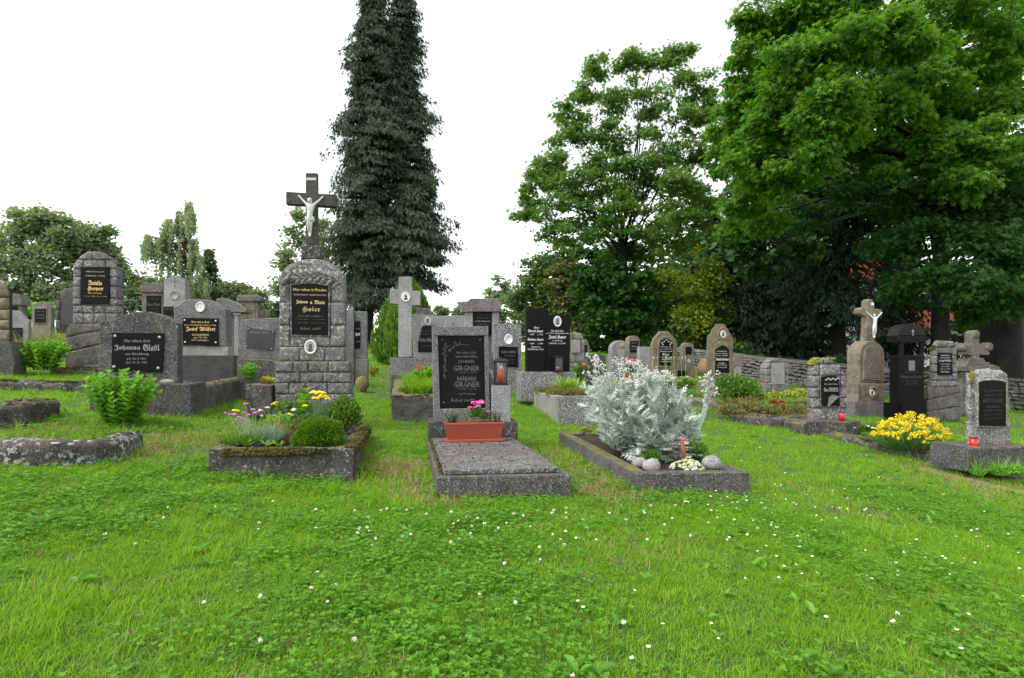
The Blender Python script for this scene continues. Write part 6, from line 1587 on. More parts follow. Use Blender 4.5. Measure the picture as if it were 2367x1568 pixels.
# darker inner mass of the same stand
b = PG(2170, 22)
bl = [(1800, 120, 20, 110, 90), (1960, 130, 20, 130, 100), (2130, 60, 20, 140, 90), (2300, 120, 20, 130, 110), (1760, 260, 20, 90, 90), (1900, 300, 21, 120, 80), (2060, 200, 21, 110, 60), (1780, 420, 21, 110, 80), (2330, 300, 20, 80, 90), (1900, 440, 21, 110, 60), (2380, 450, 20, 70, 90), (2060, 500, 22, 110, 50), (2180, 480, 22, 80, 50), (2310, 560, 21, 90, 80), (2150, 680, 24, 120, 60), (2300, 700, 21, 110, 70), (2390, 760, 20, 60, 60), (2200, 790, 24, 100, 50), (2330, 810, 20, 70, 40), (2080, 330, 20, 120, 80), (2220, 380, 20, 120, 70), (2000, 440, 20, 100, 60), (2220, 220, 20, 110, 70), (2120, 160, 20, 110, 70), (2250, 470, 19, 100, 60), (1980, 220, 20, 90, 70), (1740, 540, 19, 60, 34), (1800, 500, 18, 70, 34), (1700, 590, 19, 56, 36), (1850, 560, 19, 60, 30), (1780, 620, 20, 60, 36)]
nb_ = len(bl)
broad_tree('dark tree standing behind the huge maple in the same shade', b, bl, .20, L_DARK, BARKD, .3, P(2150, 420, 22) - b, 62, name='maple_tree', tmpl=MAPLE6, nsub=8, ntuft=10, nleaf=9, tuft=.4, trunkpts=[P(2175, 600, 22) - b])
broad_tree('low dark leaved maple whose boughs hang over the right hand graves', PG(2330, 15.2), [(1960,440,14,50,30),(2350,470,14,50,45),(2300,500,14,60,30),(2130,560,14,110,40),(2240,570,13.5,110,44),(2060,560,15,60,40),(2160,640,13.5,90,40),(2260,650,13,80,44),(2340,690,13,50,34),(2350,620,13.5,40,40),(2080,660,15,40,34),(2240,720,14.5,60,26),(2260,420,14.5,80,40),(2180,480,15,90,34),(2080,480,15.5,70,34),(1890,500,15.5,60,30),(2430,600,14,60,120),(2110,440,17,60,30)], .12, L_MDARK, BARKD, .3, P(2330, 560, 15.2) - PG(2330, 15.2), 63, name='maple_tree', nsub=9, ntuft=12, nleaf=10, tuft=.26, droop=.9, flat=.7, subr=.42)
# spruces
def prof_spr(R): return lambda s: R * (1 - s) ** .8 * (.9 + .1 * math.sin(s * 60))
b = PG(1940, 23); conifer('dark spruce with bare lower trunk and drooping boughs before the white house', b, 15.5, prof_spr(3.3), L_SPRUCE, BARKD, 71, 'spruce_tree', .26, (0, 0), .17, 52, 12, .26, nsp=52, droop=.55, up=.1, dead=.35)
b = PG(1765, 26); conifer('dense dark spruce left of the bare trunked one', b, 15, prof_spr(3.3), L_SPRUCE, BARKD, 72, 'spruce_tree', .24, (0, 0), .02, 60, 13, .26, nsp=31, droop=.5, up=.1)
b = PG(1860, 29); conifer('dark spruce filling the gap behind the two front spruces', b, 16, prof_spr(3.2), L_SPRUCE, BARKD, 73, 'spruce_tree', .22, (0, 0), .02, 56, 12, .26, nsp=28, droop=.5, up=.1)
b = PG(2085, 27); conifer('thin spruce with dead drooping twigs right of the stone cross monument', b, 13, prof_spr(2.4), L_SPRUCE, BARKD, 74, 'spruce_tree', .2, (0, 0), .12, 44, 10, .26, nsp=36, droop=.7, up=.0, dead=.5)
b = PG(1655, 30); conifer('lower dark fir between the yellow green tree and the spruces', b, 8.5, prof_spr(2.4), L_SPRUCE, BARKD, 75, 'spruce_tree', .2, (0, 0), .02, 40, 11, .26, nsp=26, droop=.4, up=.1)
# understory row right of the middle maple
def tr(label, u, Y, bl, leaf, mat, seed, name='deciduous_tree', trunk=.12, cat='tree', fork=2.0, **k):
    b = PG(u, Y); kw = dict(nsub=8, ntuft=10, nleaf=10, tuft=.4, tmpl=DIAMOND, wide=1.9); kw.update(k)
    return broad_tree(label, b, [(x[0], x[1], Y + (x[4] if len(x) > 4 else 0), x[2], x[3]) for x in bl], leaf, mat, BARKD, trunk, (0, 0, fork), seed, name=name, cat=cat, **kw)
tr('yellow green feathery tree behind the tall ochre headstone', 1620, 25, [(1630, 600, 36, 34), (1620, 640, 46, 36), (1650, 660, 36, 36), (1600, 690, 50, 40), (1650, 720, 40, 40), (1600, 750, 54, 44), (1640, 790, 50, 36), (1580, 800, 34, 30), (1560, 640, 30, 16)], .15, L_YELL, 81, wide=1.2, ntuft=13, nleaf=10)
tr('grey green willow like bush right of the maple suckers', 1530, 30, [(1530, 660, 40, 40), (1500, 700, 40, 40), (1550, 710, 44, 44), (1510, 760, 50, 40), (1560, 780, 40, 34), (1500, 800, 40, 28)], .18, L_MIDH, 82, ntuft=13, name='shrub_thicket', cat='shrub')
tr('brownish russet bush low between the maple suckers and the yellow green tree', 1490, 28.5, [(1490, 700, 14, 14), (1490, 780, 18, 14), (1530, 800, 16, 12)], .16, L_OLIVE, 83, name='shrub', cat='shrub', trunk=.04, fork=.5)
tr('tall green tree mass behind the middle maple on its right', 1600, 40, [(1590, 480, 60, 60), (1660, 520, 60, 60), (1560, 560, 60, 50), (1640, 600, 70, 60), (1700, 600, 60, 70), (1560, 660, 70, 60), (1680, 690, 70, 60), (1600, 760, 90, 50)], .28, L_MIDH, 84, trunk=.2, fork=3.5, tuft=.6, wide=1.9, nsub=10, ntuft=11, nleaf=9)
tr('rounded green tree at the left rim of the wooded backdrop behind the black double stone', 1290, 36, [(1250, 620, 32, 30), (1285, 600, 40, 34), (1230, 670, 40, 36), (1280, 660, 50, 40), (1210, 720, 40, 36), (1260, 720, 50, 40), (1310, 760, 60, 40), (1220, 765, 40, 30)], .2, L_MIDH, 85, tuft=.5, nsub=11, ntuft=13, nleaf=10, subr=.5)
tr('olive tree with brownish crown left of the middle maple suckers', 1310, 33, [(1310, 630, 30, 30), (1290, 660, 34, 34), (1330, 670, 34, 34), (1310, 710, 44, 36), (1290, 760, 40, 34), (1340, 760, 40, 34)], .2, L_OLIVE, 86, nsub=10, ntuft=11, nleaf=10)
tr('dark green tree filling behind the olive tree and maple suckers', 1380, 42, [(1340, 580, 60, 50), (1420, 600, 60, 60), (1480, 620, 60, 60), (1300, 640, 50, 50), (1400, 680, 80, 60), (1500, 700, 80, 60), (1330, 740, 80, 50), (1450, 780, 90, 44)], .36, L_DARK, 87, trunk=.2, fork=3, tuft=.6, wide=1.9)
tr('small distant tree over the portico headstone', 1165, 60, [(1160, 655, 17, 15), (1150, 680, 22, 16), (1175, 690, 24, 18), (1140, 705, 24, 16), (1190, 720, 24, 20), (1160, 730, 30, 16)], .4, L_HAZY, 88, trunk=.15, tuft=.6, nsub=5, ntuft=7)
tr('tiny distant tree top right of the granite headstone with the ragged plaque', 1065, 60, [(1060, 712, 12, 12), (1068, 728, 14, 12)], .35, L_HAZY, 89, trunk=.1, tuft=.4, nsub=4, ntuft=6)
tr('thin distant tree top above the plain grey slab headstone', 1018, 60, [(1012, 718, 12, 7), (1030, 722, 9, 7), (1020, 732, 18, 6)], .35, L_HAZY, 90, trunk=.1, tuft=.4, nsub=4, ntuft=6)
# undergrowth beyond the wall
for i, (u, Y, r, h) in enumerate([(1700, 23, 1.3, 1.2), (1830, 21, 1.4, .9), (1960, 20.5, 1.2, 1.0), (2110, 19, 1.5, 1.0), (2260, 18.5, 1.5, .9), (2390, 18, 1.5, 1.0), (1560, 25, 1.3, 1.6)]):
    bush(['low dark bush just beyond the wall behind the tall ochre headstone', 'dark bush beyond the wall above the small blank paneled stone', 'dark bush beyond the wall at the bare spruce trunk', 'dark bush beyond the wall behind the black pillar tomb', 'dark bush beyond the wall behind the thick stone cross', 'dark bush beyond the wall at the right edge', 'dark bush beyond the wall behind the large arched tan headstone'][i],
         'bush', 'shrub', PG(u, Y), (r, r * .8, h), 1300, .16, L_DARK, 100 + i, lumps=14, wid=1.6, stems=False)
def far_wood():
    g = rng(31); parts = []
    for i in range(46):
        u = 1500 + 22 * i + g.uniform(-12, 12); Y = g.uniform(46, 60); c = PG(u, Y)
        parts += bush_parts(tuple(c), (3.6, 3, g.uniform(6, 12) if u > 1560 else 5), 900, .62, g, DIAMOND, 12, .3, .4, 1.9)
    o = leaf_obj('far_wood', parts, L_DARK); tag(o, 'dark unbroken wood closing the view beyond the wall', 'wood', None, 'stuff')
far_wood()

# left background
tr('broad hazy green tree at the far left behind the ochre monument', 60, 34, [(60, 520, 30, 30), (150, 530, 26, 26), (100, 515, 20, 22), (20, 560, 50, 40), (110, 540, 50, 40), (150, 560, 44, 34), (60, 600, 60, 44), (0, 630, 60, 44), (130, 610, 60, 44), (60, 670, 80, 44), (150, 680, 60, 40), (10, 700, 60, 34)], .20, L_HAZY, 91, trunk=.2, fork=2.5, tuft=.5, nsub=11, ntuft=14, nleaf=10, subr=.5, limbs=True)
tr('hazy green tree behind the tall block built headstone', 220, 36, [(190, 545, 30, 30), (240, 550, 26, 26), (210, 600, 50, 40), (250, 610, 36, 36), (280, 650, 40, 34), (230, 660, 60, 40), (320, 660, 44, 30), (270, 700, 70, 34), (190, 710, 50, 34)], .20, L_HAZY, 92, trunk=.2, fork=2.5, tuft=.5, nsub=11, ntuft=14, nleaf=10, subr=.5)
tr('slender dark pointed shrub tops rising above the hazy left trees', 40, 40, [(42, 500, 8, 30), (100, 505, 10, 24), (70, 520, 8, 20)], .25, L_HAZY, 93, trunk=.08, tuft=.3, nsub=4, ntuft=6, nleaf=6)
# birch with hanging veils
def birch():
    Y = 36; b = PG(445, Y); t = thing('birch_tree', 'tall pale weeping birch above the engraved cross headstone', 'tree', b); g = rng(95); s = mpp(Y)
    mt = MB(); W = lambda u, v, dy=0: np.array(P(u, v, Y + dy) - b)
    mt.tube([(0, 0, -.3), tuple(W(444, 700)), tuple(W(440, 600)), tuple(W(436, 520)), tuple(W(434, 470))], [.2, .17, .12, .07, .02], 8)
    mt.build('trunk', stone('birch bark', (.30, .30, .28), (.45, .45, .42), speck=.5, bump=.5), t, True)
    ml = MB(); parts = []
    tips = [(434, 468, 8), (428, 482, 16), (440, 500, 22), (425, 520, 20), (400, 510, 22), (385, 520, 22), (375, 530, 18), (355, 550, 22), (345, 545, 14), (368, 560, 20), (338, 560, 10), (395, 560, 24), (425, 560, 26), (445, 550, 18), (410, 590, 26), (385, 600, 22), (440, 600, 28), (460, 590, 18), (420, 640, 28), (450, 640, 26), (470, 650, 16), (400, 640, 22), (440, 680, 30)]
    for (u, v, r) in tips:
        for k in range(9):
            c = W(u + g.normal() * r * .5, v + g.normal() * r * .35, g.normal() * .5); ml.tube([W(438, min(690, v + 60)), (c + W(438, v + 30)) / 2, c], [.03, .018, .006], 4, False)
            L = g.uniform(.6, 1.9); n = 62; q = g.random(n); Pt = c + np.stack([g.normal(size=n) * .06 + q * .08, g.normal(size=n) * .06, -q * L], 1)
            T = g.normal(size=(n, 3)) * .5; T[:, 2] -= 1
            parts.append(leaves(Pt, g.normal(size=(n, 3)), T, .13 * g.uniform(.6, 1.2, n), DIAMOND, g, 1.8))
    ml.build('limbs', BARK, t); leaf_obj('crown', parts, L_BIRCH, t, 'stuff')
birch()
b = PG(490, 40); conifer('dark spruce peeking out right behind the weeping birch', b, P(478, 570, 40).z - b.z, prof_spr(1.9), L_MID, BARKD, 96, 'spruce_tree', .15, (-.4, 0), .05, 30, 9, .42, nsp=14, droop=.3, up=.1)
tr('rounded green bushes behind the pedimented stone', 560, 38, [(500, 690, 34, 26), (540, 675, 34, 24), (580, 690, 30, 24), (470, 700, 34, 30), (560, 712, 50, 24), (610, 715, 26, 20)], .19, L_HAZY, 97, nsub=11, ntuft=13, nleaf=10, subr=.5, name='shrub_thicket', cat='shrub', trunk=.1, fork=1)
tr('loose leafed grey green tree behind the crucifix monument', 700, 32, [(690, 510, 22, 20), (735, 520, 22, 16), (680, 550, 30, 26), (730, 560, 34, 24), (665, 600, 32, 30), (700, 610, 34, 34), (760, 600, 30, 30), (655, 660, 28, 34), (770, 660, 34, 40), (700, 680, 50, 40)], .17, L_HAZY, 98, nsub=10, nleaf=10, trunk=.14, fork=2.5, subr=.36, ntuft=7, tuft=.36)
tr('bright green bush between the rounded brown stone and the crucifix monument', 630, 22, [(640, 715, 18, 12), (625, 735, 18, 12), (650, 740, 20, 14)], .12, L_MID, 99, name='shrub', cat='shrub', trunk=.03, fork=.4, nsub=5, tuft=.2)
tr('light green weedy bush behind the small beige headstone', 90, 20, [(60, 715, 24, 12), (100, 712, 20, 14), (130, 720, 20, 12)], .12, L_SEDUM, 110, name='shrub', cat='shrub', trunk=.03, fork=.3, nsub=5, tuft=.2)
# ================================================================== planted things
def flowers_on(t, pts, r, mat, g, name='flower_head', petals=8, stems=True, smat=None, base=(0, 0, 0)):
    mb = MB()
    for i, c in enumerate(pts):
        f = MB(); flower_head(f, c, r * g.uniform(.8, 1.2), g, petals, i); f.build(name, mat if not isinstance(mat, list) else mat[i % len(mat)], t, True)
        b = Vector(base) + (Vector(c) - Vector(base)) * .3; b.z = base[2]
        if stems: mb.tube([b, (b + Vector(c)) / 2 + Vector((0, 0, .01)), c], .0022, 4, False)
    if stems: mb.build('stalks', smat or STEMM, t)
def loc(p, b): return tuple(Vector(p) - Vector(b))
g = rng(200)
# --- flower planter (left centre)
Yp = 4.0
b = P(738, 1030, 4.0); t = thing('cushion_conifer', 'round dark green cushion conifer in the front right corner of the flower planter', 'shrub', b); gg = rng(201)
n = 12000; dd = sphere_dirs(n, gg); dd[:, 2] = np.abs(dd[:, 2]) * 1.0 - .12; bump = 1 + .07 * np.sin(dd[:, 0] * 9 + 1) * np.sin(dd[:, 1] * 8) + .05 * np.sin(dd[:, 2] * 13)
Pt = dd * np.array([.18, .165, .20]) * (bump * gg.uniform(.78, 1.0, n))[:, None] + np.array([0, 0, .02])
leaf_obj('foliage', leaves(Pt, gg.normal(size=(n, 3)), dd + gg.normal(size=(n, 3)) * .28 + np.array([0, 0, .25]), .022 * gg.uniform(.6, 1.2, n), NEEDLE, gg, 2.4), L_CUSH, t, 'stuff')
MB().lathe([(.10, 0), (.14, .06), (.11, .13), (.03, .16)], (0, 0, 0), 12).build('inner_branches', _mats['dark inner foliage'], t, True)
b = P(585, 1026, 3.95); t = thing('carnation_plant', 'blue green tuft of garden pinks with lilac flowers in the flower planter', 'flowering plant', b)
leaf_obj('foliage', [tuft_parts((x, y, 0), 160, .13, .07, .55, g) for x, y in [(.0, .1), (.06, .15), (-.04, .2), (.1, .08), (.03, .24)]], L_BLUEG, t, 'stuff')
flowers_on(t, [loc(P(u, v, 4.1), b) for u, v in [(523, 956), (531, 960), (541, 959), (547, 972), (553, 966), (556, 978), (560, 968), (565, 972), (570, 976), (566, 982), (578, 974), (574, 960), (566, 955), (585, 948), (592, 955), (568, 934), (579, 985), (577, 1003), (587, 1018), (604, 962)]], .017, [PINKF, LILACF, PINKF], g)
for (u, v, Y, k, lab) in [(634, 962, 4.3, PURPF, 'violet'), (661, 948, 4.4, PURPF, 'dark')]: pass
b = P(650, 1000, 4.35); t = thing('pansy_plant', 'pansies with violet, white and yellow faces in the middle of the flower planter', 'flowering plant', b)
leaf_obj('foliage', bush_parts((0, 0, 0), (.18, .16, .14), 700, .035, g, OVAL, 8), L_SEDUM, t, 'stuff')
fl = [(637, 961, LILACF), (640, 957, PURPF), (655, 953, PURPF), (661, 944, PURPF), (665, 941, PURPF), (652, 960, PURPF), (668, 966, WHTF), (673, 962, LILACF), (679, 948, WHTF), (669, 958, YELF), (676, 960, LILACF)]
for mt in (LILACF, PURPF, WHTF, YELF):
    pp = [loc(P(u, v, 4.35), b) for u, v, q in fl if q is mt]
    flowers_on(t, pp, .021, mt, g, 'flower', 7)
b = P(640, 1010, 4.2); t = thing('dry_perennial', 'straw coloured dying back plant between the pinks and the cushion conifer', 'plant', b)
leaf_obj('foliage', [tuft_parts((x, y, 0), 90, .17, .09, .35, g) for x, y in [(0, 0), (.06, .06), (-.05, .05)]], L_STRAW, t, 'stuff')
b = P(720, 990, 4.6); t = thing('golden_garlic', 'cluster of tall yellow flower heads before the masonry foot of the crucifix monument', 'flowering plant', b)
leaf_obj('foliage', [tuft_parts((0, 0, 0), 60, .26, .10, .5, g)] + bush_parts((-.1, -.1, 0), (.28, .2, .12), 700, .04, g, OVAL, 10), L_GRASSD, t, 'stuff')
flowers_on(t, [loc(P(u, v, 4.6), b) for u, v in [(724, 908), (730, 911), (738, 908), (744, 914), (752, 917), (733, 922), (727, 921), (757, 922), (705, 939), (748, 909), (741, 918)]], .026, YELF, g, 'flower_head', 14)
b = P(628, 990, 4.6); t = thing('golden_garlic', 'smaller yellow and cream flower heads left of the pansies', 'flowering plant', b)
leaf_obj('foliage', [tuft_parts((0, 0, 0), 50, .2, .10, .5, g)], L_GRASSD, t, 'stuff')
flowers_on(t, [loc(P(u, v, 4.6), b) for u, v in [(632, 935), (638, 932), (618, 943), (543, 949), (550, 951), (602, 950)]], .022, [YELF, YELF, CREAMF], g, 'flower_head', 10)
b = P(703, 990, 4.7); stem_plant('single broad leaved upright seedling before the masonry foot', 'seedling', 'plant', b, 3, .42, (.04, .03), .10, L_SEDUM, 203, gap=.08, wid=1.3, start=.5, whorl=4)
b = P(660, 985, 4.75); bush('small box bush at the left of the masonry foot', 'box_bush', 'shrub', b, (.14, .1, .24), 900, .028, L_BOX, 204, OVAL, 12, wid=1.3)
b = P(800, 990, 4.75); bush('dark green box bush in the back right corner of the flower planter', 'box_bush', 'shrub', b, (.15, .12, .27), 1700, .028, L_BOX, 205, OVAL, 16, wid=1.3)
b = P(782, 985, 4.9); bush('second box bush leaning against the right of the masonry foot', 'box_bush', 'shrub', b, (.13, .12, .26), 1000, .028, L_BOX, 206, OVAL, 14, wid=1.3)
b = P(540, 1028, 3.85); t = thing('ground_cover', 'low feathery green carpet in the front left corner of the flower planter', 'plant'.strip(), b); leaf_obj('foliage', bush_parts((0.03, .03, 0), (.15, .10, .05), 900, .03, g, NEEDLE, 8, wid=1.5), L_CUSH, t, 'stuff')
b = P(612, 1028, 3.85); t = thing('rosette_plant', 'pair of small pale green leaf rosettes at the planter front edge', 'plant', b)
leaf_obj('foliage', [tuft_parts((x, 0, 0), 22, .055, .03, 3.2, g, out_=1.2) for x in (-.12, .02, .10)], L_SEDUM, t, 'stuff')
b = P(760, 1000, 4.3); t = thing('withering_bulb_leaves', 'limp yellowing strap leaves behind the cushion conifer', 'plant', b); leaf_obj('foliage', [tuft_parts((0, 0, .06), 14, .10, .06, .9, g, out_=1.4)], L_STRAW, t, 'stuff'); 
b = P(500, 990, 4.6)

# --- central plots
def pt_thing(nm, label, cat, b): return thing(nm, label, cat, b)
b = kg.pt(.5, .45, -.03); t = thing('plot_grass', 'tall fine grass in the mossy kerb behind the central panel stone', 'grass clump', b)
parts = []
for i in range(26):
    q = kg.pt(g.uniform(.2, .95), g.uniform(.14, .9), -.03); l = loc(q, b); parts.append(tuft_parts(l, 70, .23, .12, .35, g))
leaf_obj('foliage', parts, L_GRASS, t, 'stuff')
b = kg.pt(.45, .5, -.02); t = thing('poppy_plant', 'light green plant with one crimson poppy, left of the central panel stone', 'flowering plant', b); leaf_obj('foliage', bush_parts((.05, 0, 0), (.24, .2, .26), 420, .08, g, OVAL, 9, wid=.9), L_SEDUM, t, 'stuff')
flowers_on(t, [loc(P(968, 848, 7.2), b), loc(P(969, 854, 7.2), b)], .036, REDF, g, 'poppy_flower', 8)
b = kg.pt(.6, .2, -.01); t = thing('stonecrop_mat', 'low yellow green stonecrop mat with reddish tips at the front of the mossy kerb', 'plant', b)
leaf_obj('foliage', [p for x in np.linspace(-.25, .45, 7) for p in bush_parts((x, g.uniform(-.05, .1), 0), (.12, .12, .07), 150, .03, g, OVAL, 4, wid=1.6)], L_BOX, t, 'stuff')
leaf_obj('red_tips', [p for x in np.linspace(-.2, .45, 8) for p in bush_parts((x, .0, .02), (.09, .09, .07), 16, .022, g, OVAL, 2)], leafmat('reddish stonecrop tips', (.3, .06, .02), (.45, .14, .03)), t, 'stuff')
b = kh.pt(.35, .35, -.02); t = thing('heath_carpet', 'brownish green heath carpet covering the tall granite planter', 'ground cover', b)
parts = []
for i in range(34):
    q = kh.pt(g.uniform(.06, .97), g.uniform(.05, .97), -.03); parts += bush_parts(loc(q, b), (.13, .13, .11), 210, .034, g, NEEDLE, 4, wid=2.2)
leaf_obj('foliage', parts, L_HEATH, t, 'stuff')
b = P(1316, 895, 8.1); t = thing('strap_leaf_plant', 'lime green broad strap leaves in front of the black double headstone', 'plant', b); leaf_obj('foliage', [tuft_parts((x, 0, 0), 34, .19, .10, 2.0, g, out_=.9) for x in (-.1, 0, .1)], leafmat('lime strap leaves', (.16, .33, .02), (.32, .46, .04)), t, 'stuff')
b = P(1345, 885, 9.2); bush('glossy green leafy clump right of the speckled granite plinth', 'leafy_clump', 'plant', b, (.2, .2, .3), 360, .07, L_BOX, 210, OVAL, 9, wid=1.6)
b = P(1120, 0, 1); 
for (u, v, Y, lab) in ((1350, 845, 8.6, 'crimson poppy on a thin stalk above the post left of the silver plant'), (1774, 883, 10.3, 'crimson rose head on a leaning stalk before the small wall stone')):
    p = P(u, v, Y); bb = Vector((p.x - .03, p.y, gz(p.x, p.y))); t = thing('poppy_flower', lab, 'flower', bb); f = MB(); flower_head(f, loc(p, bb), .045, g, 9, 3); f.build('flower_head', MAGF if u > 1500 else REDF, t, True); MB().tube([(0, 0, 0), (.0, 0, (p.z - bb.z) * .5), loc(p, bb)], .004, 4).build('stalk', STEMM, t)

# --- silver plant planter
b = P(1497, 1062, 4.75); t = thing('silver_ragwort', 'big silver leaved ragwort bush with tall white budded stalks', 'flowering plant', b); gg = rng(220)
_rv = [(-.035, 0, 0), (.035, 0, 0), (.02, 1, -.03), (-.02, 1, -.03)]; _rf = [(0, 1, 2), (0, 2, 3)]
for (y_, l_, up_) in ((.25, .20, .12), (.45, .30, .16), (.65, .28, .18), (.84, .18, .2)):
    for sx_ in (-1, 1):
        b_ = len(_rv); _rv += [(0, y_ - .07, 0), (sx_ * l_, y_ + up_, -.02), (0, y_ + .085, 0)]; _rf.append((b_, b_ + 1, b_ + 2))
RAG = (np.array(_rv, float), np.array(_rf))
parts = []; ms = MB(); X = lambda u, v, Y: np.array(loc(P(u, v, Y), b))
for i in range(420):
    q = gg.random(); a = gg.uniform(0, 6.28); rr_ = math.sqrt(gg.random())
    u = 1497 + 118 * math.cos(a) * rr_; h = gg.uniform(.25, 1) * (1 - .35 * rr_ ** 2); v = 1062 - 195 * h + 0; Y = 4.75 + .42 * math.sin(a) * rr_
    if u > 1560: v += (u - 1560) * .8
    tip = X(u, v, Y); root = np.array([tip[0] * .35, tip[1] * .35, 0]); mid = root * .5 + tip * .5 + np.array([0, 0, .03])
    ms.tube([root, mid, tip], [.0035, .0028, .002], 4, False)
    n = 18; ts = gg.uniform(.4, 1.05, n)[:, None]; C = (1 - ts) ** 2 * root + 2 * ts * (1 - ts) * mid + ts ** 2 * tip
    aa = gg.uniform(0, 6.28, n); T = np.stack([np.cos(aa), np.sin(aa), gg.uniform(.1, 1.1, n)], 1) + (tip - root) * .8; N = np.stack([-np.cos(aa) * .5, -np.sin(aa) * .5, np.ones(n)], 1) + gg.normal(size=(n, 3)) * .45
    parts.append(leaves(C, N, T, (.088 * gg.uniform(.5, 1.25, n)), RAG, gg, 1.15))
# skirt of leaves spilling left and front
for i in range(60):
    u = gg.uniform(1375, 1600); v = gg.uniform(960, 1060); Y = 4.75 - (v - 960) / 100 * .35 + gg.uniform(-.1, .1)
    if u < 1380 + (v - 960) * .9: continue
    C = X(u, v, Y) + gg.normal(size=(5, 3)) * .03; aa = gg.uniform(0, 6.28, 5); T = np.stack([np.cos(aa), np.sin(aa) - .5, np.full(5, .1)], 1)
    parts.append(leaves(C, np.tile([0, -.4, 1.], (5, 1)), T, .11 * gg.uniform(.7, 1.2, 5), RAG, gg, 1.25))
for i in range(85):
    u = gg.uniform(1362, 1470); v = gg.uniform(895, 1005); Y = gg.uniform(4.95, 5.45)
    if v > 960 + (u - 1362) * .5: continue
    C = X(u, v, Y) + gg.normal(size=(9, 3)) * .035; aa = gg.uniform(0, 6.28, 9); T = np.stack([np.cos(aa) - .3, np.sin(aa) * .6, gg.uniform(0, .9, 9)], 1)
    parts.append(leaves(C, np.tile([0, -.5, 1.], (9, 1)) + gg.normal(size=(9, 3)) * .4, T, .085 * gg.uniform(.6, 1.2, 9), RAG, gg, 1.2))
leaf_obj('foliage', parts, L_SILV, t, 'stuff')
hd = []; lf = []
stalks = [(gg.uniform(1375, 1570), gg.uniform(860, 935)) for _ in range(30)] + [(1370, 825), (1380, 836), (1392, 850), (1412, 868), (1368, 866), (1376, 880), (1428, 838), (1441, 846), (1452, 836), (1440, 856), (1466, 842), (1474, 838), (1485, 850), (1478, 858), (1492, 866), (1500, 876), (1515, 872), (1524, 880), (1536, 874), (1545, 868), (1556, 874), (1420, 876), (1455, 880), (1405, 894), (1500, 896), (1530, 898), (1560, 912), (1575, 905), (1545, 930), (1640, 868), (1636, 878), (1641, 888), (1634, 900), (1644, 905)]
for (u, v) in stalks:
    Y = 4.75 + gg.uniform(-.25, .3) if u < 1600 else 4.6
    top = X(u, v, Y); root = X(1497 + (u - 1497) * .45, 1050, 4.75) if u < 1600 else X(1598 + gg.uniform(-8, 8), 1040, 4.6)
    mid = root * .45 + top * .55 + np.array([(top[0] - root[0]) * .12, 0, 0]); ms.tube([root, mid, top], [.005, .004, .0025], 5, False)
    for k in range(5):
        c = top + gg.normal(size=3) * np.array([.028, .028, .016]); ms.tube([top - (top - mid) * .12, c], .0016, 3, False)
        m2 = MB()
        nb = 5
        for j in range(nb): hd.append((c + gg.normal(size=3) * .010, .0075))
    n = 5; ts = gg.uniform(.35, .9, n)[:, None]; C = root + (top - root) * ts; aa = gg.uniform(0, 6.28, n)
    lf.append(leaves(C, np.tile([0, 0, 1.], (n, 1)), np.stack([np.cos(aa), np.sin(aa), np.full(n, .6)], 1), .06 * gg.uniform(.6, 1.1, n), RAG, gg, 1.0))
ms.build('stalks', SILST, t)
leaf_obj('stalk_leaves', lf, L_SILV, t, 'stuff')
m2 = MB()
for i, (c, r) in enumerate(hd): m2.blob(c, r, i, 1, .2)
o = m2.build('flower_buds', plain('white felted buds', (.50, .52, .47), .8, 0, .12), t, True); o['kind'] = 'stuff'
# companions
for i, (u, v, Y, r, lab) in enumerate([(1419, 1020, 4.75, .07, 'small green leafy cushion at the left kerb under the silver plant'), (1505, 1070, 4.25, .085, 'small glossy green cushion between the two front pebbles'), (1608, 1060, 4.5, .13, 'dark green box plant right under the silver plant'), (1440, 1038, 4.6, .06, 'bright green sprig behind the rounded pebble row')]):
    bush(lab, 'small_shrub', 'plant', P(u, v, Y), (r, r, r * 1.15), 420, .026, L_BOX, 230 + i, OVAL, 8, wid=1.4, stems=False)
for i, (u, v, Y, r, lab) in enumerate([(1507, 1087, 4.02, .030 * 2.0, 'largest smooth pale pebble at the front inside the silver plant kerb'), (1478, 1078, 4.15, .05, 'whitish upright pebble at the inner front left corner'), (1645, 1080, 4.1, .062, 'grey speckled stone at the front right inside the silver plant kerb'),
    (1388, 1000, 5.2, .035, 'pinkish pebble at the rear of the left kerb'), (1414, 1019, 4.9, .026, 'white pebble third from the rear along the left kerb'), (1426, 1032, 4.7, .026, 'small white pebble in the pebble row at mid left kerb'), (1434, 1042, 4.6, .028, 'small grey pebble at mid left kerb'), (1462, 1056, 4.4, .028, 'small pale pebble behind the upright one'), (1347, 1006, 5.2, .022, 'small dark ball resting on top of the left kerb')]):
    p = P(u, v, Y); t2_ = thing('pebble', lab, 'stone', p); MB().blob((0, 0, r * .55), r, i, 2, .18, (1.15, .9, .85)).build('stone_body', PEB if i != 8 else plain('plum coloured ball', (.09, .03, .035), .4), t2_, True)
b = P(1588, 1084, 4.15); t = thing('houseleek_cushion', 'mound of tight pale green houseleek rosettes in the front of the kerb', 'succulent', b); HL = [plain('pale houseleek', (.42, .48, .30), .6, 0, .15), plain('green houseleek', (.26, .36, .14), .6, 0, .2), plain('brown tipped houseleek', (.30, .24, .13), .6, 0, .2)]
for i in range(95):
    a = gg.uniform(0, 6.28); q = math.sqrt(gg.random()); x, y = .125 * q * math.cos(a), .10 * q * math.sin(a); z = .055 * (1 - q * q) + .004; mb = MB()
    r = gg.uniform(.008, .015)
    for k in range(3): mb.lathe([(r * (1 - .3 * k), 0), (r * (1.15 - .3 * k), r * .5), (r * (.5 - .15 * k), r * .95)], (x, y, z + r * .25 * k), 7)
    mb.build('rosette', HL[0 if i % 5 < 3 else 1 + i % 2], t)
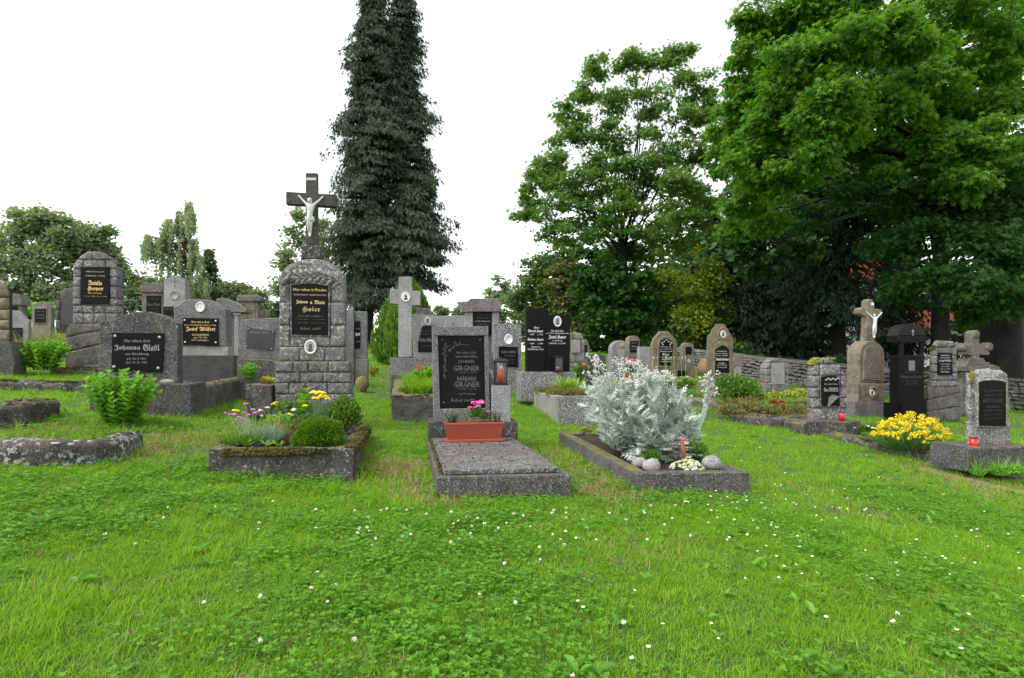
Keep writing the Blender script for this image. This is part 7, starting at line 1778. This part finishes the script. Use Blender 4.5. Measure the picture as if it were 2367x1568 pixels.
MB().tube([(-.01, .02, .03), (-.015, .015, .12), (-.035, .0, .19)], [.012, .016, .014], 7).build('flower_stalk', plain('russet scaly stalk', (.28, .07, .035), .7, 0, .3), t, True)
for (dx, dz) in ((-.055, .215), (-.03, .21), (-.005, .205), (-.02, .215)): f = MB(); flower_head(f, (dx, 0, dz), .02, g, 7, 5); f.build('flower', plain('dusky pink petals', (.50, .10, .16), .6, 0, .2), t, True)
b = P(1356, 1004, 5.35); t = thing('sweet_william', 'small crimson pink flower cushion in the rear left corner of the silver plant kerb', 'flowering plant', b); leaf_obj('foliage', bush_parts((0, 0, 0), (.06, .05, .05), 90, .03, g, OVAL, 4), L_SEDUM, t, 'stuff'); flowers_on(t, [(g.uniform(-.05, .05), g.uniform(-.03, .02), .05 + g.uniform(0, .02)) for _ in range(7)], .017, [PINKF, MAGF], g, 'flower', 5, False)
b = P(1362, 945, 5.6); t = thing('pink_bud_plant', 'thin stalks with two crimson buds left of the silver plant', 'flowering plant', b); flowers_on(t, [loc(P(1360, 930, 5.6), b), loc(P(1378, 932, 5.6), b)], .018, MAGF, g, 'bud', 6)

# --- left group plants
b = P(278, 978, 4.75); stem_plant('large fresh light green bushy plant before the wide terrazzo headstone', 'leafy_perennial', 'plant', b, 64, .46, (.33, .24), .078, L_SEDUM, 240, gap=.034, wid=1.05, sr=.004, whorl=3)
b = P(100, 852, 7.1); stem_plant('bright green leafy plant left of the block built headstone foot', 'leafy_perennial', 'plant', b, 60, .38, (.30, .24), .09, L_SEDUM, 241, gap=.04, wid=1.1, sr=.004)
b = P(42, 855, 7.0); bush('darker grassy green clump at the far left kerb', 'leafy_clump', 'plant', b, (.24, .2, .17), 900, .06, L_GRASSD, 242, NEEDLE, 10, wid=2.2, stems=False)
b = P(575, 874, 6.5); stem_plant('light green leafy sprig between the gold lettered and the leaning headstone', 'leafy_perennial', 'plant', b, 26, .17, (.12, .1), .055, L_SEDUM, 243, gap=.03, wid=1.1)
b = P(615, 886, 6.6); t = thing('stonecrop_flowers', 'yellow stonecrop blossoms on the kerb before the leaning headstone', 'flowering plant', b); leaf_obj('foliage', bush_parts((0, 0, 0), (.13, .06, .05), 160, .03, g, OVAL, 5), L_GYEL, t, 'stuff'); leaf_obj('blossoms', bush_parts((0, 0, .02), (.13, .06, .06), 120, .022, g, OVAL, 5), L_YFL, t, 'stuff')
b = P(863, 868, 11.5); bush('small variegated yellow green shrub at the foot of the thuja', 'golden_shrub', 'shrub', b, (.12, .12, .22), 420, .045, L_GYEL, 244, OVAL, 7, wid=1.5)
b = PG(120, 9.5); t = thing('weeds', 'tall pale seeding weeds round the small beige headstone', 'weeds', b); parts = []
for i in range(26): parts.append(tuft_parts((g.uniform(-.35, .35), g.uniform(-.4, .4), 0), 44, g.uniform(.25, .5), .1, .4, g))
leaf_obj('foliage', parts, leafmat('pale weed stems', (.14, .19, .05), (.26, .30, .10)), t, 'stuff')
# yellow bush on the right
b = P(2108, 1040, 6.7); t = thing('golden_alyssum', 'dome of brilliant yellow blossoms before the black pillar tomb', 'flowering plant', b); gg = rng(250); parts = []; lf = []; ms = MB()
lf.append(tuft_parts((0, 0, 0), 420, .33, .45, .5, gg, out_=1.3))
for i in range(230):
    a = gg.uniform(0, 6.28); q = gg.random() ** .45; x, y = .43 * q * math.cos(a), .32 * q * math.sin(a); z = .40 * (1 - .62 * q ** 2.2) + gg.normal() * .02
    if gg.random() < .25 and q < .55: continue
    ms.tube([(x * .3, y * .3, 0), (x * .8, y * .8, z * .6), (x, y, z)], .0025, 3, False)
    n = 20; dd = sphere_dirs(n, gg); Pt = np.array([x, y, z]) + dd * np.array([.026, .026, .018]); parts.append(leaves(Pt, dd + np.array([0, -.3, .5]), gg.normal(size=(n, 3)), .013 * gg.uniform(.7, 1.3, n), OVAL, gg, 2.4))
leaf_obj('foliage', lf, L_GRASSD, t, 'stuff'); leaf_obj('blossoms', parts, L_YFL, t, 'stuff'); ms.build('stalks', STEMM, t)
b = P(1702, 932, 9.3); bush('round light green box bush on the right of the tall ochre headstone', 'box_bush', 'shrub', b, (.36, .3, .50), 4600, .045, L_BOX, 251, OVAL, 26, wid=1.3)
def mound(label, uv, n, r, mat, seed, tmpl=NEEDLE, leaf=.045, dens=260, nm='heath_mound', wid=2.2):
    gg = rng(seed); b = P(*uv[0]); t = thing(nm, label, 'ground cover', b); parts = []
    for c in uv: parts += bush_parts(loc(P(*c), b), r, dens, leaf, gg, tmpl, 9, .3, .4, wid)
    leaf_obj('foliage', parts, mat, t, 'stuff'); return t
mound('broad yellow green heath mound spilling over boulders at the lawn edge', [(1690, 962, 8.6), (1720, 956, 8.7), (1750, 958, 8.7), (1780, 962, 8.7), (1810, 958, 8.8), (1838, 960, 8.8), (1700, 945, 8.9), (1740, 942, 9.0)], 8, (.24, .2, .20), L_HEATH, 252, dens=720)
t = mound('red leaved low plant at the back of the heath mound', [(1760, 925, 9.3), (1790, 935, 9.2), (1808, 940, 9.1)], 3, (.12, .1, .08), leafmat('red leaves', (.22, .04, .03), (.4, .12, .05)), 253, OVAL, .04, 110, 'red_leaf_plant', 1.3)
b = P(1830, 925, 10.8); t = mound('variegated pale green carpet in front of the small wall stone', [(1800, 922, 11), (1825, 920, 11), (1850, 918, 11)], 3, (.22, .2, .14), L_GYEL, 254, OVAL, .05, 240, 'ground_cover', 1.6)
b = P(1550, 905, 10.5); t = thing('hosta', 'hosta clump with cream edged leaves and flower stalks behind the silver plant', 'plant', b); gg = rng(256); parts = []
for c in ((-.4, 0), (-.15, .1), (.1, 0), (.32, .1)):
    n = 46; a = gg.uniform(0, 6.28, n); T = np.stack([np.cos(a), np.sin(a), gg.uniform(.2, 1.0, n)], 1); Pt = np.stack([c[0] + np.cos(a) * .05, c[1] + np.sin(a) * .05, gg.uniform(.02, .2, n)], 1); parts.append(leaves(Pt, np.stack([-np.cos(a) * .4, -np.sin(a) * .4, np.ones(n)], 1), T, .2 * gg.uniform(.6, 1.1, n), OVAL, gg, 1.5))
leaf_obj('foliage', parts, leafmat('hosta leaves', (.07, .17, .04), (.16, .30, .08), (.45, .50, .26), nscale=14), t, 'stuff'); mb = MB()
for i in range(12): x = gg.uniform(-.45, .45); mb.tube([(x, 0, .1), (x + gg.uniform(-.03, .03), 0, .6)], [.004, .003], 3); mb.blob((x, 0, .62), .012, i, 1, .2, (1, 1, 3))
mb.build('flower_stalks', plain('straw green stalks', (.26, .32, .12), .7), t)
p = P(1457, 892, 9.6); t = thing('flower_pot', 'square terracotta pot behind the silver plant', 'flower pot', p); s_ = 9.6 / FPX; W = 36 * s_ / 2
MB().hexa([(-W * .8, -W * .8, -.02), (W * .8, -W * .8, -.02), (W * .8, W * .8, -.02), (-W * .8, W * .8, -.02)], [(-W, -W, .16), (W, -W, .16), (W, W, .16), (-W, W, .16)]).build('pot_body', TERRA, t); MB().box(-W * 1.06, W * 1.06, -W * 1.06, W * 1.06, .161, .185, .004).build('pot_rim', TERRA, t); MB().box(-W * .9, W * .9, -W * .9, W * .9, .186, .19, .001).build('soil', SOIL, t)
geranium('red and pink geranium in the square terracotta pot', P(1455, 866, 9.6), .13, .2, [MAGF, REDF, PINKF], 260, 12)
p = P(1397, 895, 9.3); geranium('pale pink flowers before the small dark scalloped headstone', P(1397, 897, 9.3), .1, .12, [PINKF, WHTF], 261, 5)
for i, (u, v, Y) in enumerate([(2172 - 30, 1000, 7.6)]): pass
b = P(1985, 1000, 7.9); t = thing('rose_creeper', 'low creeper with pale pink roses between the two right hand kerbs', 'flowering plant', b); leaf_obj('foliage', bush_parts((.1, 0, 0), (.34, .12, .08), 330, .05, g, OVAL, 8), L_BOX, t, 'stuff'); flowers_on(t, [(-.12, -.1, .07), (.08, -.08, .09), (.14, -.08, .07)], .03, [PINKF, CREAMF, WHTF], g, 'rose_head', 8, False)
b = P(2330, 1098, 5.6); t = thing('weeds', 'weedy green tuft growing against the plinth at the right edge', 'weeds', b); leaf_obj('foliage', [tuft_parts((x, 0, 0), 50, .2, .1, .6, g) for x in (-.3, -.1, .1)] + bush_parts((0, 0, 0), (.3, .1, .08), 260, .04, g, OVAL, 6), L_SEDUM, t, 'stuff')
# ================================================================== lawn
def in_poly(x, y, poly):
    c = np.zeros(len(x), bool); n = len(poly)
    for i in range(n):
        x0, y0 = poly[i]; x1, y1 = poly[(i + 1) % n]
        k = ((y0 > y) != (y1 > y)) & (x < (x1 - x0) * (y - y0) / ((y1 - y0) + 1e-12) + x0); c ^= k
    return c
def nz(x, y, s, seed=0):
    """cheap smooth noise 0..1"""
    g = rng(900 + seed); v = 0
    for k in range(7):
        a = g.uniform(0, 6.28); f = s * g.uniform(.6, 1.7); v = v + np.sin((x * math.cos(a) + y * math.sin(a)) * f + g.uniform(0, 6.28))
    return .5 + v / 9
def sample(n, y0, y1, g, power=1.0, pad=1100):
    y = (y0 ** (power + 1) + g.random(n) * (y1 ** (power + 1) - y0 ** (power + 1))) ** (1 / (power + 1))
    x = (g.uniform(-pad, 2367 + pad, n) - CX) / FPX * y
    return x, y
def keep(x, y, shrink=True):
    k = np.ones(len(x), bool)
    for p in HOLES:
        xs = [a[0] for a in p]; ys = [a[1] for a in p]
        w = (x > min(xs)) & (x < max(xs)) & (y > min(ys)) & (y < max(ys)); i = np.where(w)[0]
        if len(i): k[i[in_poly(x[i], y[i], p)]] = False
    return k
def clump(n, r, h, w, g, leanv=.55):
    parts = []
    a = g.uniform(0, 6.28, n); q = np.sqrt(g.random(n)) * r
    Pt = np.stack([np.cos(a) * q, np.sin(a) * q, np.full(n, -.006)], 1)
    d = g.uniform(0, 6.28, n); l = g.uniform(.1, leanv, n)
    T = np.stack([np.cos(d) * l, np.sin(d) * l, np.ones(n)], 1); N = np.stack([-np.cos(d), -np.sin(d), np.full(n, .3)], 1) + g.normal(size=(n, 3)) * .4
    hh = h * g.uniform(.35, 1.15, n)
    tv, tf = BLADE; V, F, R = leaves(Pt, -N, T, hh, (tv * np.array([w / h / .06 / 1.0, 1, 1]) , tf), g)
    return V, F, R
def grass():
    g = rng(777); pro = []
    for k in range(6): pro.append(np_mesh('blades', *clump(34, .05, .058, .0028, g)[:2], L_GRASS, None))
    # rebuild with per blade values
    pro = []
    def mk(n, r, h, w, mat, lean=.6): V, F, R = clump(n, r, h, w, g, lean); pro.append(np_mesh('blades', V, F, mat, R))
    for k in range(4): mk(46, .055, .034, .0027, L_GRASS, 1.1)
    for k in range(3): mk(54, .10, .042, .0042, L_GRASS, 1.0)
    for k in range(3): mk(60, .22, .075, .0085, L_GRASS, .7)
    for k in range(2): mk(16, .05, .045, .0026, L_STRAW, 1.6)          # 10,11 dry bits
    for k in range(2): mk(20, .05, .13, .0042, L_GRASS, .5)            # 12,13 long tufts
    XS, YS, IX, SC = [], [], [], []
    def add(n, y0, y1, ids, s0, s1, fn=None, pad=1100, power=1.0):
        x, y = sample(n, y0, y1, g, power, pad); k = keep(x, y)
        if fn is not None: k &= fn(x, y)
        x, y = x[k], y[k]; XS.append(x); YS.append(y); IX.append(g.choice(ids, len(x))); SC.append(g.uniform(s0, s1, len(x)))
    add(23000, .9, 3.6, [0, 1, 2, 3], .45, 1.25)
    add(14500, 3.2, 8.2, [4, 5, 6], .6, 1.2)
    add(15500, 7.6, 34, [7, 8, 9], .6, 1.3)
    dry = lambda x, y: nz(x, y, 2.6, 1) + g.normal(size=len(x)) * .12 > .58
    add(5400, .9, 5.5, [10, 11], .7, 1.3, dry)
    # longer unmown blades round the edges of every kerb and stone
    ex, ey = [], []
    for p in HOLES:
        for i in range(len(p)):
            (x0, y0), (x1, y1) = p[i], p[(i + 1) % len(p)]; L = math.hypot(x1 - x0, y1 - y0); n = int(L * 42)
            q = g.random(n); ex.append(x0 + (x1 - x0) * q + g.normal(size=n) * .045); ey.append(y0 + (y1 - y0) * q + g.normal(size=n) * .045)
    ex = np.concatenate(ex); ey = np.concatenate(ey); k = keep(ex, ey) & (ey > 1)
    ex, ey = ex[k], ey[k]; XS.append(ex); YS.append(ey); IX.append(g.choice([12, 13, 12, 13, 10], len(ex))); SC.append(g.uniform(.28, .72, len(ex)))
    # tan hay between the graves
    hx, hy = [], []
    for (u, v, Y, n, r) in [(1380, 1120, 3.75, 90, .12), (1000, 1150, 3.4, 50, .1), (1350, 1090, 4.1, 80, .14), (1420, 1115, 3.9, 90, .22), (1330, 1060, 4.4, 60, .25), (1290, 1010, 5.2, 40, .25), (980, 1120, 3.6, 40, .12), (955, 1050, 4.2, 50, .14), (900, 1040, 4.3, 30, .15), (470, 1010, 4.2, 40, .3), (430, 980, 4.5, 60, .22), (300, 1005, 4.0, 80, .14), (150, 960, 4.4, 60, .3), (2330, 1110, 5.3, 80, .4), (2200, 1090, 5.8, 30, .3), (860, 1070, 4.0, 30, .1)]:
        p = P(u, v, Y); n *= 2; hx.append(p.x + g.normal(size=n) * r); hy.append(p.y + g.normal(size=n) * r)
    hx = np.concatenate(hx); hy = np.concatenate(hy); k = keep(hx, hy); XS.append(hx[k]); YS.append(hy[k]); IX.append(np.full(k.sum(), 10)); SC.append(g.uniform(.9, 1.8, k.sum()))
    # long tufts scattered
    tx = g.normal(size=45) * .16; XS.append(-1.45 + tx); YS.append(1.75 + g.normal(size=45) * .14); IX.append(g.choice([12, 13], 45)); SC.append(g.uniform(.45, .85, 45))
    add(720, .95, 4, [12, 13], .5, .9, lambda x, y: nz(x, y, 3, 2) > .55); add(260, 4, 9, [12, 13], .6, 1.1)
    x = np.concatenate(XS); y = np.concatenate(YS); z = ground_np(x, y)
    n = len(x); rot = np.stack([g.normal(size=n) * .06, g.normal(size=n) * .06, g.uniform(0, 6.28, n)], 1)
    scatter('grass', 'mown lawn grass with dry bits, longer round the kerbs', 'grass', np.stack([x, y, z], 1), rot, np.concatenate(SC), np.concatenate(IX), pro)
grass()
def clover():
    g = rng(778); pro = []
    rng_ = [(0, 0, 0), (.32, .25, .06), (.42, .62, .05), (.22, .92, .0), (0, .86, -.02), (-.22, .92, .0), (-.42, .62, .05), (-.32, .25, .06)]
    CL = tri_fan(rng_, (0, .55, -.03))
    for k in range(5):
        parts = []; n = 26; a = g.uniform(0, 6.28, n); q = np.sqrt(g.random(n)) * .09; C = np.stack([np.cos(a) * q, np.sin(a) * q, g.uniform(.012, .045, n)], 1)
        th0 = g.uniform(0, 6.28, n); til = g.normal(size=(n, 3)) * .28
        r = g.random(n)
        for j in range(3):
            t_ = th0 + j * 2.094; T = np.stack([np.cos(t_), np.sin(t_), np.full(n, .12)], 1) + til * .5
            V, F, R = leaves(C, np.tile([0, 0, 1.], (n, 1)) + til, T, (.0078 * (1 + .4 * r)), CL, g); parts.append((V, F, np.repeat(r, 9)))
        V, F, R = merge(parts); pro.append(np_mesh('leaflets', V, F, L_CLOV, R))
    x, y = sample(9200, .9, 5.0, g, .8); k = keep(x, y) & (nz(x, y, 2.2, 3) + (.10 - .045 * y) + g.normal(size=len(x)) * .17 > .50); x, y = x[k], y[k]; n = len(x)
    scatter('clover', 'low clover leaves woven through the lawn in the foreground', 'clover', np.stack([x, y, ground_np(x, y)], 1), np.stack([g.normal(size=n) * .1, g.normal(size=n) * .1, g.uniform(0, 6.28, n)], 1), g.uniform(.7, 1.35, n), g.integers(0, 5, n), pro)
clover()
def weeds():
    g = rng(779); pro = []
    for k in range(5):
        parts = []; n = [3, 5, 8, 2, 6][k]
        a = g.uniform(0, 6.28, n); T = np.stack([np.cos(a), np.sin(a), g.uniform(.15, 1.0, n)], 1); N = np.stack([-np.cos(a) * .4, -np.sin(a) * .4, np.ones(n)], 1)
        tv, tf = OVAL; parts.append(leaves(np.tile([0, 0, .01], (n, 1)), N, T, g.uniform(.035, .075, n), (tv * np.array([.75, 1, 1.8]), tf), g)); V, F, R = merge(parts); pro.append(np_mesh('weed_leaves', V, F, L_WEED, R))
    x, y = sample(1400, .95, 7.5, g, .9); k = keep(x, y) & (nz(x, y, 1.7, 5) > .42); x, y = x[k], y[k]; n = len(x)
    scatter('lawn_weeds', 'broad plantain and dandelion leaves dotted through the lawn', 'weeds', np.stack([x, y, ground_np(x, y)], 1), np.stack([g.normal(size=n) * .1, g.normal(size=n) * .1, g.uniform(0, 6.28, n)], 1), g.uniform(.4, .95, n), g.integers(0, 5, n), pro)
weeds()
# single blossoms in the lawn ------------------------------------------------------
def blossoms():
    g = rng(780)
    m = MB()
    m.lathe([(.0045, 0), (.0085, .002), (.0085, .004), (.003, .0055)], (0, 0, .045), 9); daisy = m.mesh('petals', WHTF, True)
    m = MB(); m.lathe([(.0032, 0), (.0028, .0025), (.0001, .003)], (0, 0, .0495), 7); disc = m.mesh('disc', YELF, True); m = MB(); m.tube([(0, 0, 0), (.003, 0, .025), (0, 0, .046)], .0008, 4); stalk = m.mesh('stalk', STEMM)
    m = MB()
    for i in range(13):
        d = sphere_dirs(1, g)[0]; d[2] = abs(d[2]) * .9 - .2; m.blob((d[0] * .006, d[1] * .006, .055 + d[2] * .006), .0042, i, 1, .2, (.6, .6, 1.3))
    clov = m.mesh('florets', CREAMF, True)
    def place(nm, lab, cat, grp, uv, meshes, sc0):
        for (u, v) in uv:
            # walk the ray down to the ground
            r = ray(u, v); t = 1.0
            for _ in range(60):
                p = CAMP + r * t; h = p.z - gz(p.x, p.y) - .045
                if h < .002: break
                t += h / (-r.z + .25)
            if not keep(np.array([p.x]), np.array([p.y]))[0]: continue
            q = thing(nm, lab, cat, (p.x, p.y, gz(p.x, p.y)), g.uniform(0, 6.28), grp); s = sc0 * g.uniform(.85, 1.25); q.scale = (s, s, s); q.rotation_euler = (g.normal() * .25, g.normal() * .25, g.uniform(0, 6.28))
            for pn, me in meshes: put(pn, me, q)
    dz = [(2211, 1235), (2258, 1235), (2180, 1282), (2070, 1310), (2100, 1250), (2178, 1388), (2015, 1332), (1946, 1170), (1957, 1172), (1922, 1168), (2000, 1175), (2008, 1186), (1880, 1168), (1902, 1200), (1870, 1230), (1844, 1245), (1850, 1260), (1875, 1282), (1835, 1300), (2232, 1410), (2210, 1450), (2222, 1492), (2260, 1555), (1780, 1180), (1790, 1160), (1812, 1150), (1870, 1140), (1925, 1130), (1950, 1128), (1970, 1118), (1990, 1128),
          (1960, 1150), (1850, 1110), (1830, 1095), (1800, 1062), (1790, 1045), (1760, 1075), (1745, 1035), (1712, 1010), (1700, 1030), (1756, 1005), (2060, 1140), (2140, 1130), (2300, 1210), (2340, 1180), (2350, 1270), (2150, 1200), (2120, 1165), (740, 1320), (770, 1340), (715, 1352), (190, 1125), (730, 1175), (1080, 1180), (1340, 1382), (1350, 1400), (1460, 1350), (1500, 1490), (1470, 1510), (1660, 1465), (1642, 1430), (1535, 1440), (1910, 1420), (2190, 1320), (600, 1215), (733, 1218), (866, 1288)]
    for i in range(70):
        dz.append((g.uniform(1650, 2360), g.uniform(1010, 1330)))
    place('daisy', 'white daisy standing in the mown lawn', 'daisy', 'white daisies scattered in the lawn', dz, [('petals', daisy), ('disc', disc), ('stalk', stalk)], .72)
    cv = [(504, 1168), (628, 1160), (390, 1168), (388, 1195), (603, 1205), (817, 1235), (858, 1225), (1178, 1305), (1250, 1290), (1105, 1370), (1192, 1400), (748, 1385), (460, 1392), (616, 1378), (600, 1475), (820, 1480), (1040, 1188), (1080, 1192), (1110, 1200), (1122, 1215), (1150, 1224), (1165, 1208), (1186, 1190), (1050, 1210), (1025, 1225), (1060, 1245), (1250, 1270), (1335, 1245), (1410, 1190), (1442, 1200), (1480, 1180), (1560, 1165), (1580, 1160), (1640, 1150), (1680, 1150), (1700, 1160), (1720, 1145), (1730, 1160), (1760, 1165), (1740, 1200), (1795, 1215), (1650, 1182), (1660, 1195), (1560, 1200), (1540, 1215),
          (2065, 1440), (2060, 1410), (1725, 1235), (1600, 1240), (1290, 1180), (1305, 1195), (1210, 1196), (1230, 1215), (985, 1190), (940, 1180), (900, 1178), (870, 1180), (820, 1180), (320, 1250), (240, 1230), (1330, 1560), (1430, 1440)]
    for i in range(40): cv.append((g.uniform(820, 1800), g.uniform(1150, 1260)))
    place('clover_flower', 'round cream white clover head standing in the lawn', 'clover flower', 'white clover heads scattered in the lawn', cv, [('florets', clov), ('stalk', stalk)], .8)
    bc = plain('buttercup yellow', (.85, .62, .02), .4); m = MB(); m.lathe([(.003, 0), (.009, .004), (.008, .006), (.001, .003)], (0, 0, .055), 8); bm_ = m.mesh('petals', bc, True)
    place('buttercup', 'yellow buttercup in the lawn at the right', 'buttercup', 'yellow buttercups in the lawn', [(2190, 1150), (2362, 1380), (1758, 1040), (2030, 1100)], [('petals', bm_), ('stalk', stalk)], 1.0)
blossoms()
